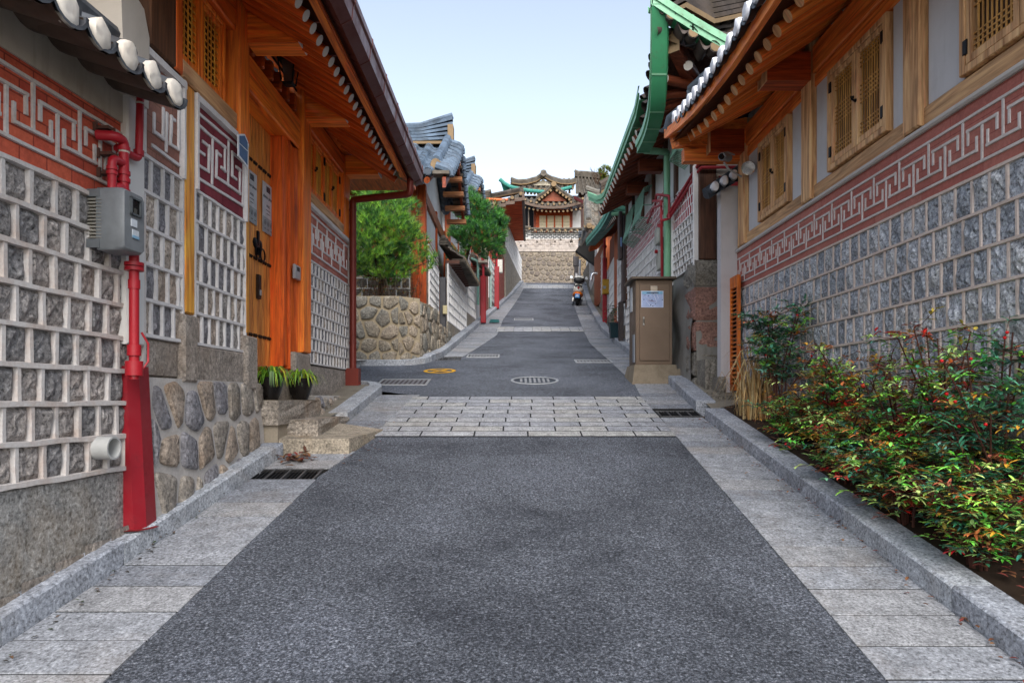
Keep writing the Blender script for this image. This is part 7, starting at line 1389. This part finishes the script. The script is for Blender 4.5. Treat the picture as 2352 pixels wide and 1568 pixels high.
t = thing('utility_pole', 'square dark grey pole with a white and red notice, atop the street', 'utility pole', tuple(G(1324, 668, .1))); g0 = V((3.02, 33.0, zr(33) + .05)); b = MB().mat(plain('#5a5658', .8, .5, .2)); b.bev(g0.x - .09, g0.x + .09, g0.y - .09, g0.y + .09, g0.z, EYE + (CY - 596) / F * 33, .01); b.bev(g0.x - .14, g0.x + .12, g0.y - .12, g0.y + .12, EYE + (CY - 612) / F * 33, EYE + (CY - 590) / F * 33, .02); b.obj('post', t)
b = MB().mat(plain('#e4e0e0', .9)); zc = EYE + (CY - 634) / F * 33; b.bev(g0.x - .05, g0.x + .05, g0.y - .1, g0.y - .09, zc - .11, zc + .13, .003); b.mat(plain('#b02c30', .9)); b.tube([(g0.x, g0.y - .106, zc - .06), (g0.x, g0.y - .1, zc - .06)], .035, 10); b.obj('notice', t); t2 = thing('white_pipe', 'white vertical pipe just right of the utility pole', 'pipe', tuple(P(1331, 650, 34))); b = MB().mat(plain('#d8d8dc', .9)); b.tube([P(1331, 650, 34), P(1332, 597, 34)], .06, 10); b.obj('pipe', t2, 40)
# ================================================================== scooter
S = thing('scooter', 'cream and orange scooter with a black top box, parked at the right kerb', 'scooter', tuple(G(1325, 702, .02))); o = V(S.location)
def sb(pts, f=None): pass
CR = plain('#e6e2d6', .85, .25); ORG = plain('#e87818', .9, .3); BK = plain('#141416', .9, .35)
def sec(mb, secs, n=14):
    """loft ellipses (y, z, half width, half height)"""
    vs = []
    for (y, z, a, b_) in secs:
        for k in range(n): t_ = 2 * math.pi * k / n; vs.append(o + V((math.cos(t_) * a, y, z + math.sin(t_) * b_)))
    mb.add(vs, [(j * n + k, j * n + (k + 1) % n, (j + 1) * n + (k + 1) % n, (j + 1) * n + k) for j in range(len(secs) - 1) for k in range(n)] + [tuple(range(n - 1, -1, -1)), tuple(range((len(secs) - 1) * n, len(secs) * n))])
for (y, nm) in ((0, 'rear_wheel'), (1.3, 'front_wheel')):
    w_ = MB().mat(plain('#0e0e10', .9, .7)); pr_f = [(.12, -.05), (.2, -.055), (.225, -.03), (.23, 0), (.225, .03), (.2, .055), (.12, .05)]; w_.lathe(o + V((0, y, .235)), pr_f, 24, V((1, 0, 0))); wh_ = w_.obj(nm, S, 40); h_ = MB().mat(plain('#a8aaac', .9, .3, .7)); h_.lathe(o + V((0, y, .235)), [(.13, -.03), (.13, .03)], 16, V((1, 0, 0))); h_.obj('rim', wh_, 40)
b = MB().mat(CR); sec(b, [(-.26, .6, .05, .05), (-.2, .62, .15, .12), (0, .6, .2, .16), (.3, .55, .2, .16), (.5, .5, .15, .12), (.56, .48, .1, .08)]); sec(b, [(.5, .3, .16, .04), (.9, .3, .17, .04), (1.02, .36, .17, .06)]); body = b.obj('body', S, 60)
b = MB().mat(CR); b.hexa([o + V(p) for p in ((-.2, .98, .3), (.2, .98, .3), (.17, 1.04, .3), (-.17, 1.04, .3), (-.17, 1.14, .95), (.17, 1.14, .95), (.12, 1.22, .95), (-.12, 1.22, .95))]); b.obj('leg_shield', S); b = MB().mat(CR); sec(b, [(1.08, .44, .06, .03), (1.2, .5, .08, .05), (1.45, .46, .08, .05), (1.58, .36, .05, .03)]); b.obj('front_mudguard', S, 60)
b = MB().mat(ORG); sec(b, [(-.27, .44, .06, .04), (-.2, .45, .17, .07), (0, .44, .21, .09), (.3, .42, .21, .09), (.5, .4, .16, .07)]); b.obj('side_panel', S, 60)
b = MB().mat(BK); sec(b, [(-.1, .3, .1, .06), (0, .3, .15, .08), (.4, .3, .14, .07)]); b.obj('engine', S, 60); b = MB().mat(BK); sec(b, [(-.2, .74, .1, .03), (-.1, .76, .14, .05), (.3, .76, .14, .05), (.6, .74, .1, .04)]); b.obj('seat', S, 60)
b = MB().mat(BK); sec(b, [(-.42, .93, .14, .06), (-.4, .93, .2, .11), (-.3, .95, .22, .13), (-.1, .95, .22, .13), (-.02, .94, .19, .11)], 18); tb = b.obj('top_box', S, 60); b = MB().mat(CR); sec(b, [(-.38, 1.03, .14, .02), (-.3, 1.05, .19, .05), (-.1, 1.05, .19, .05), (-.04, 1.03, .15, .02)], 18); b.obj('lid', tb, 60); b = MB().mat(plain('#b8b8bc', .9, .2, .6)); b.tube([o + V((-.14, -.36, .84)), o + V((.14, -.36, .84))], .015, 8); b.obj('rack', S, 40)
b = MB().mat(plain('#a01018', .9, .2)); sec(b, [(-.29, .66, .03, .045), (-.26, .66, .045, .06)]); b.obj('tail_lamp', S, 60); b = MB().mat(plain('#3f8cd0', .9)); b.box(o.x - .11, o.x + .07, o.y - .31, o.y - .30, o.z + .27, o.z + .42); p_ = b.obj('number_plate', S); b = MB().mat(plain('#e8eef4', .9)); b.box(o.x - .085, o.x + .045, o.y - .314, o.y - .311, o.z + .31, o.z + .34); b.box(o.x - .06, o.x + .02, o.y - .314, o.y - .311, o.z + .36, o.z + .385); b.obj('digits', p_)
b = MB().mat(CR); sec(b, [(.98, 1.0, .05, .04), (1.04, 1.0, .14, .07), (1.16, .98, .1, .07), (1.2, .96, .05, .05)]); b.mat(BK); b.tube([o + V((-.33, 1.0, 1.02)), o + V((-.1, 1.06, 1.03)), o + V((.1, 1.06, 1.03)), o + V((.33, 1.0, 1.02))], .017, 8); hb = b.obj('handlebar', S, 60)
for sx in (-1, 1):
    b = MB().mat(BK); b.tube([o + V((sx * .22, 1.03, 1.04)), o + V((sx * .3, 1.0, 1.24))], .008, 6); b.mat(plain('#dfe6ea', .9, .15, .3)); b.lathe(o + V((sx * .31, .98, 1.27)), [(.055, 0), (.06, .012), (.05, .03)], 14, V((0, 1, 0))); b.obj('mirror', hb, 40)
b = MB(); m_ = plain('#b8c0c4', .7, .1); m_ = bpy.data.materials.new('clear'); m_.use_nodes = True; m_.node_tree.nodes['Principled BSDF'].inputs['Alpha'].default_value = .35; m_.node_tree.nodes['Principled BSDF'].inputs['Roughness'].default_value = .1
b.mat(m_); b.hexa([o + V(p) for p in ((-.2, 1.14, 1.04), (.2, 1.14, 1.04), (.2, 1.145, 1.04), (-.2, 1.145, 1.04), (-.16, 1.05, 1.38), (.16, 1.05, 1.38), (.16, 1.055, 1.38), (-.16, 1.055, 1.38))]); b.obj('windscreen', S)
b = MB().mat(plain('#808286', .9, .3, .6)); b.tube([o + V((.16, .35, .24)), o + V((.19, -.15, .26))], .04, 10); b.obj('exhaust', S, 40); b = MB().mat(BK); b.tube([o + V((-.1, .35, .25)), o + V((-.2, .25, .0))], .012, 6); b.tube([o + V((.1, .35, .25)), o + V((.2, .25, .0))], .012, 6); b.obj('stand', S)
S.rotation_euler = (0, rad(5), rad(-4))
# ---- finish
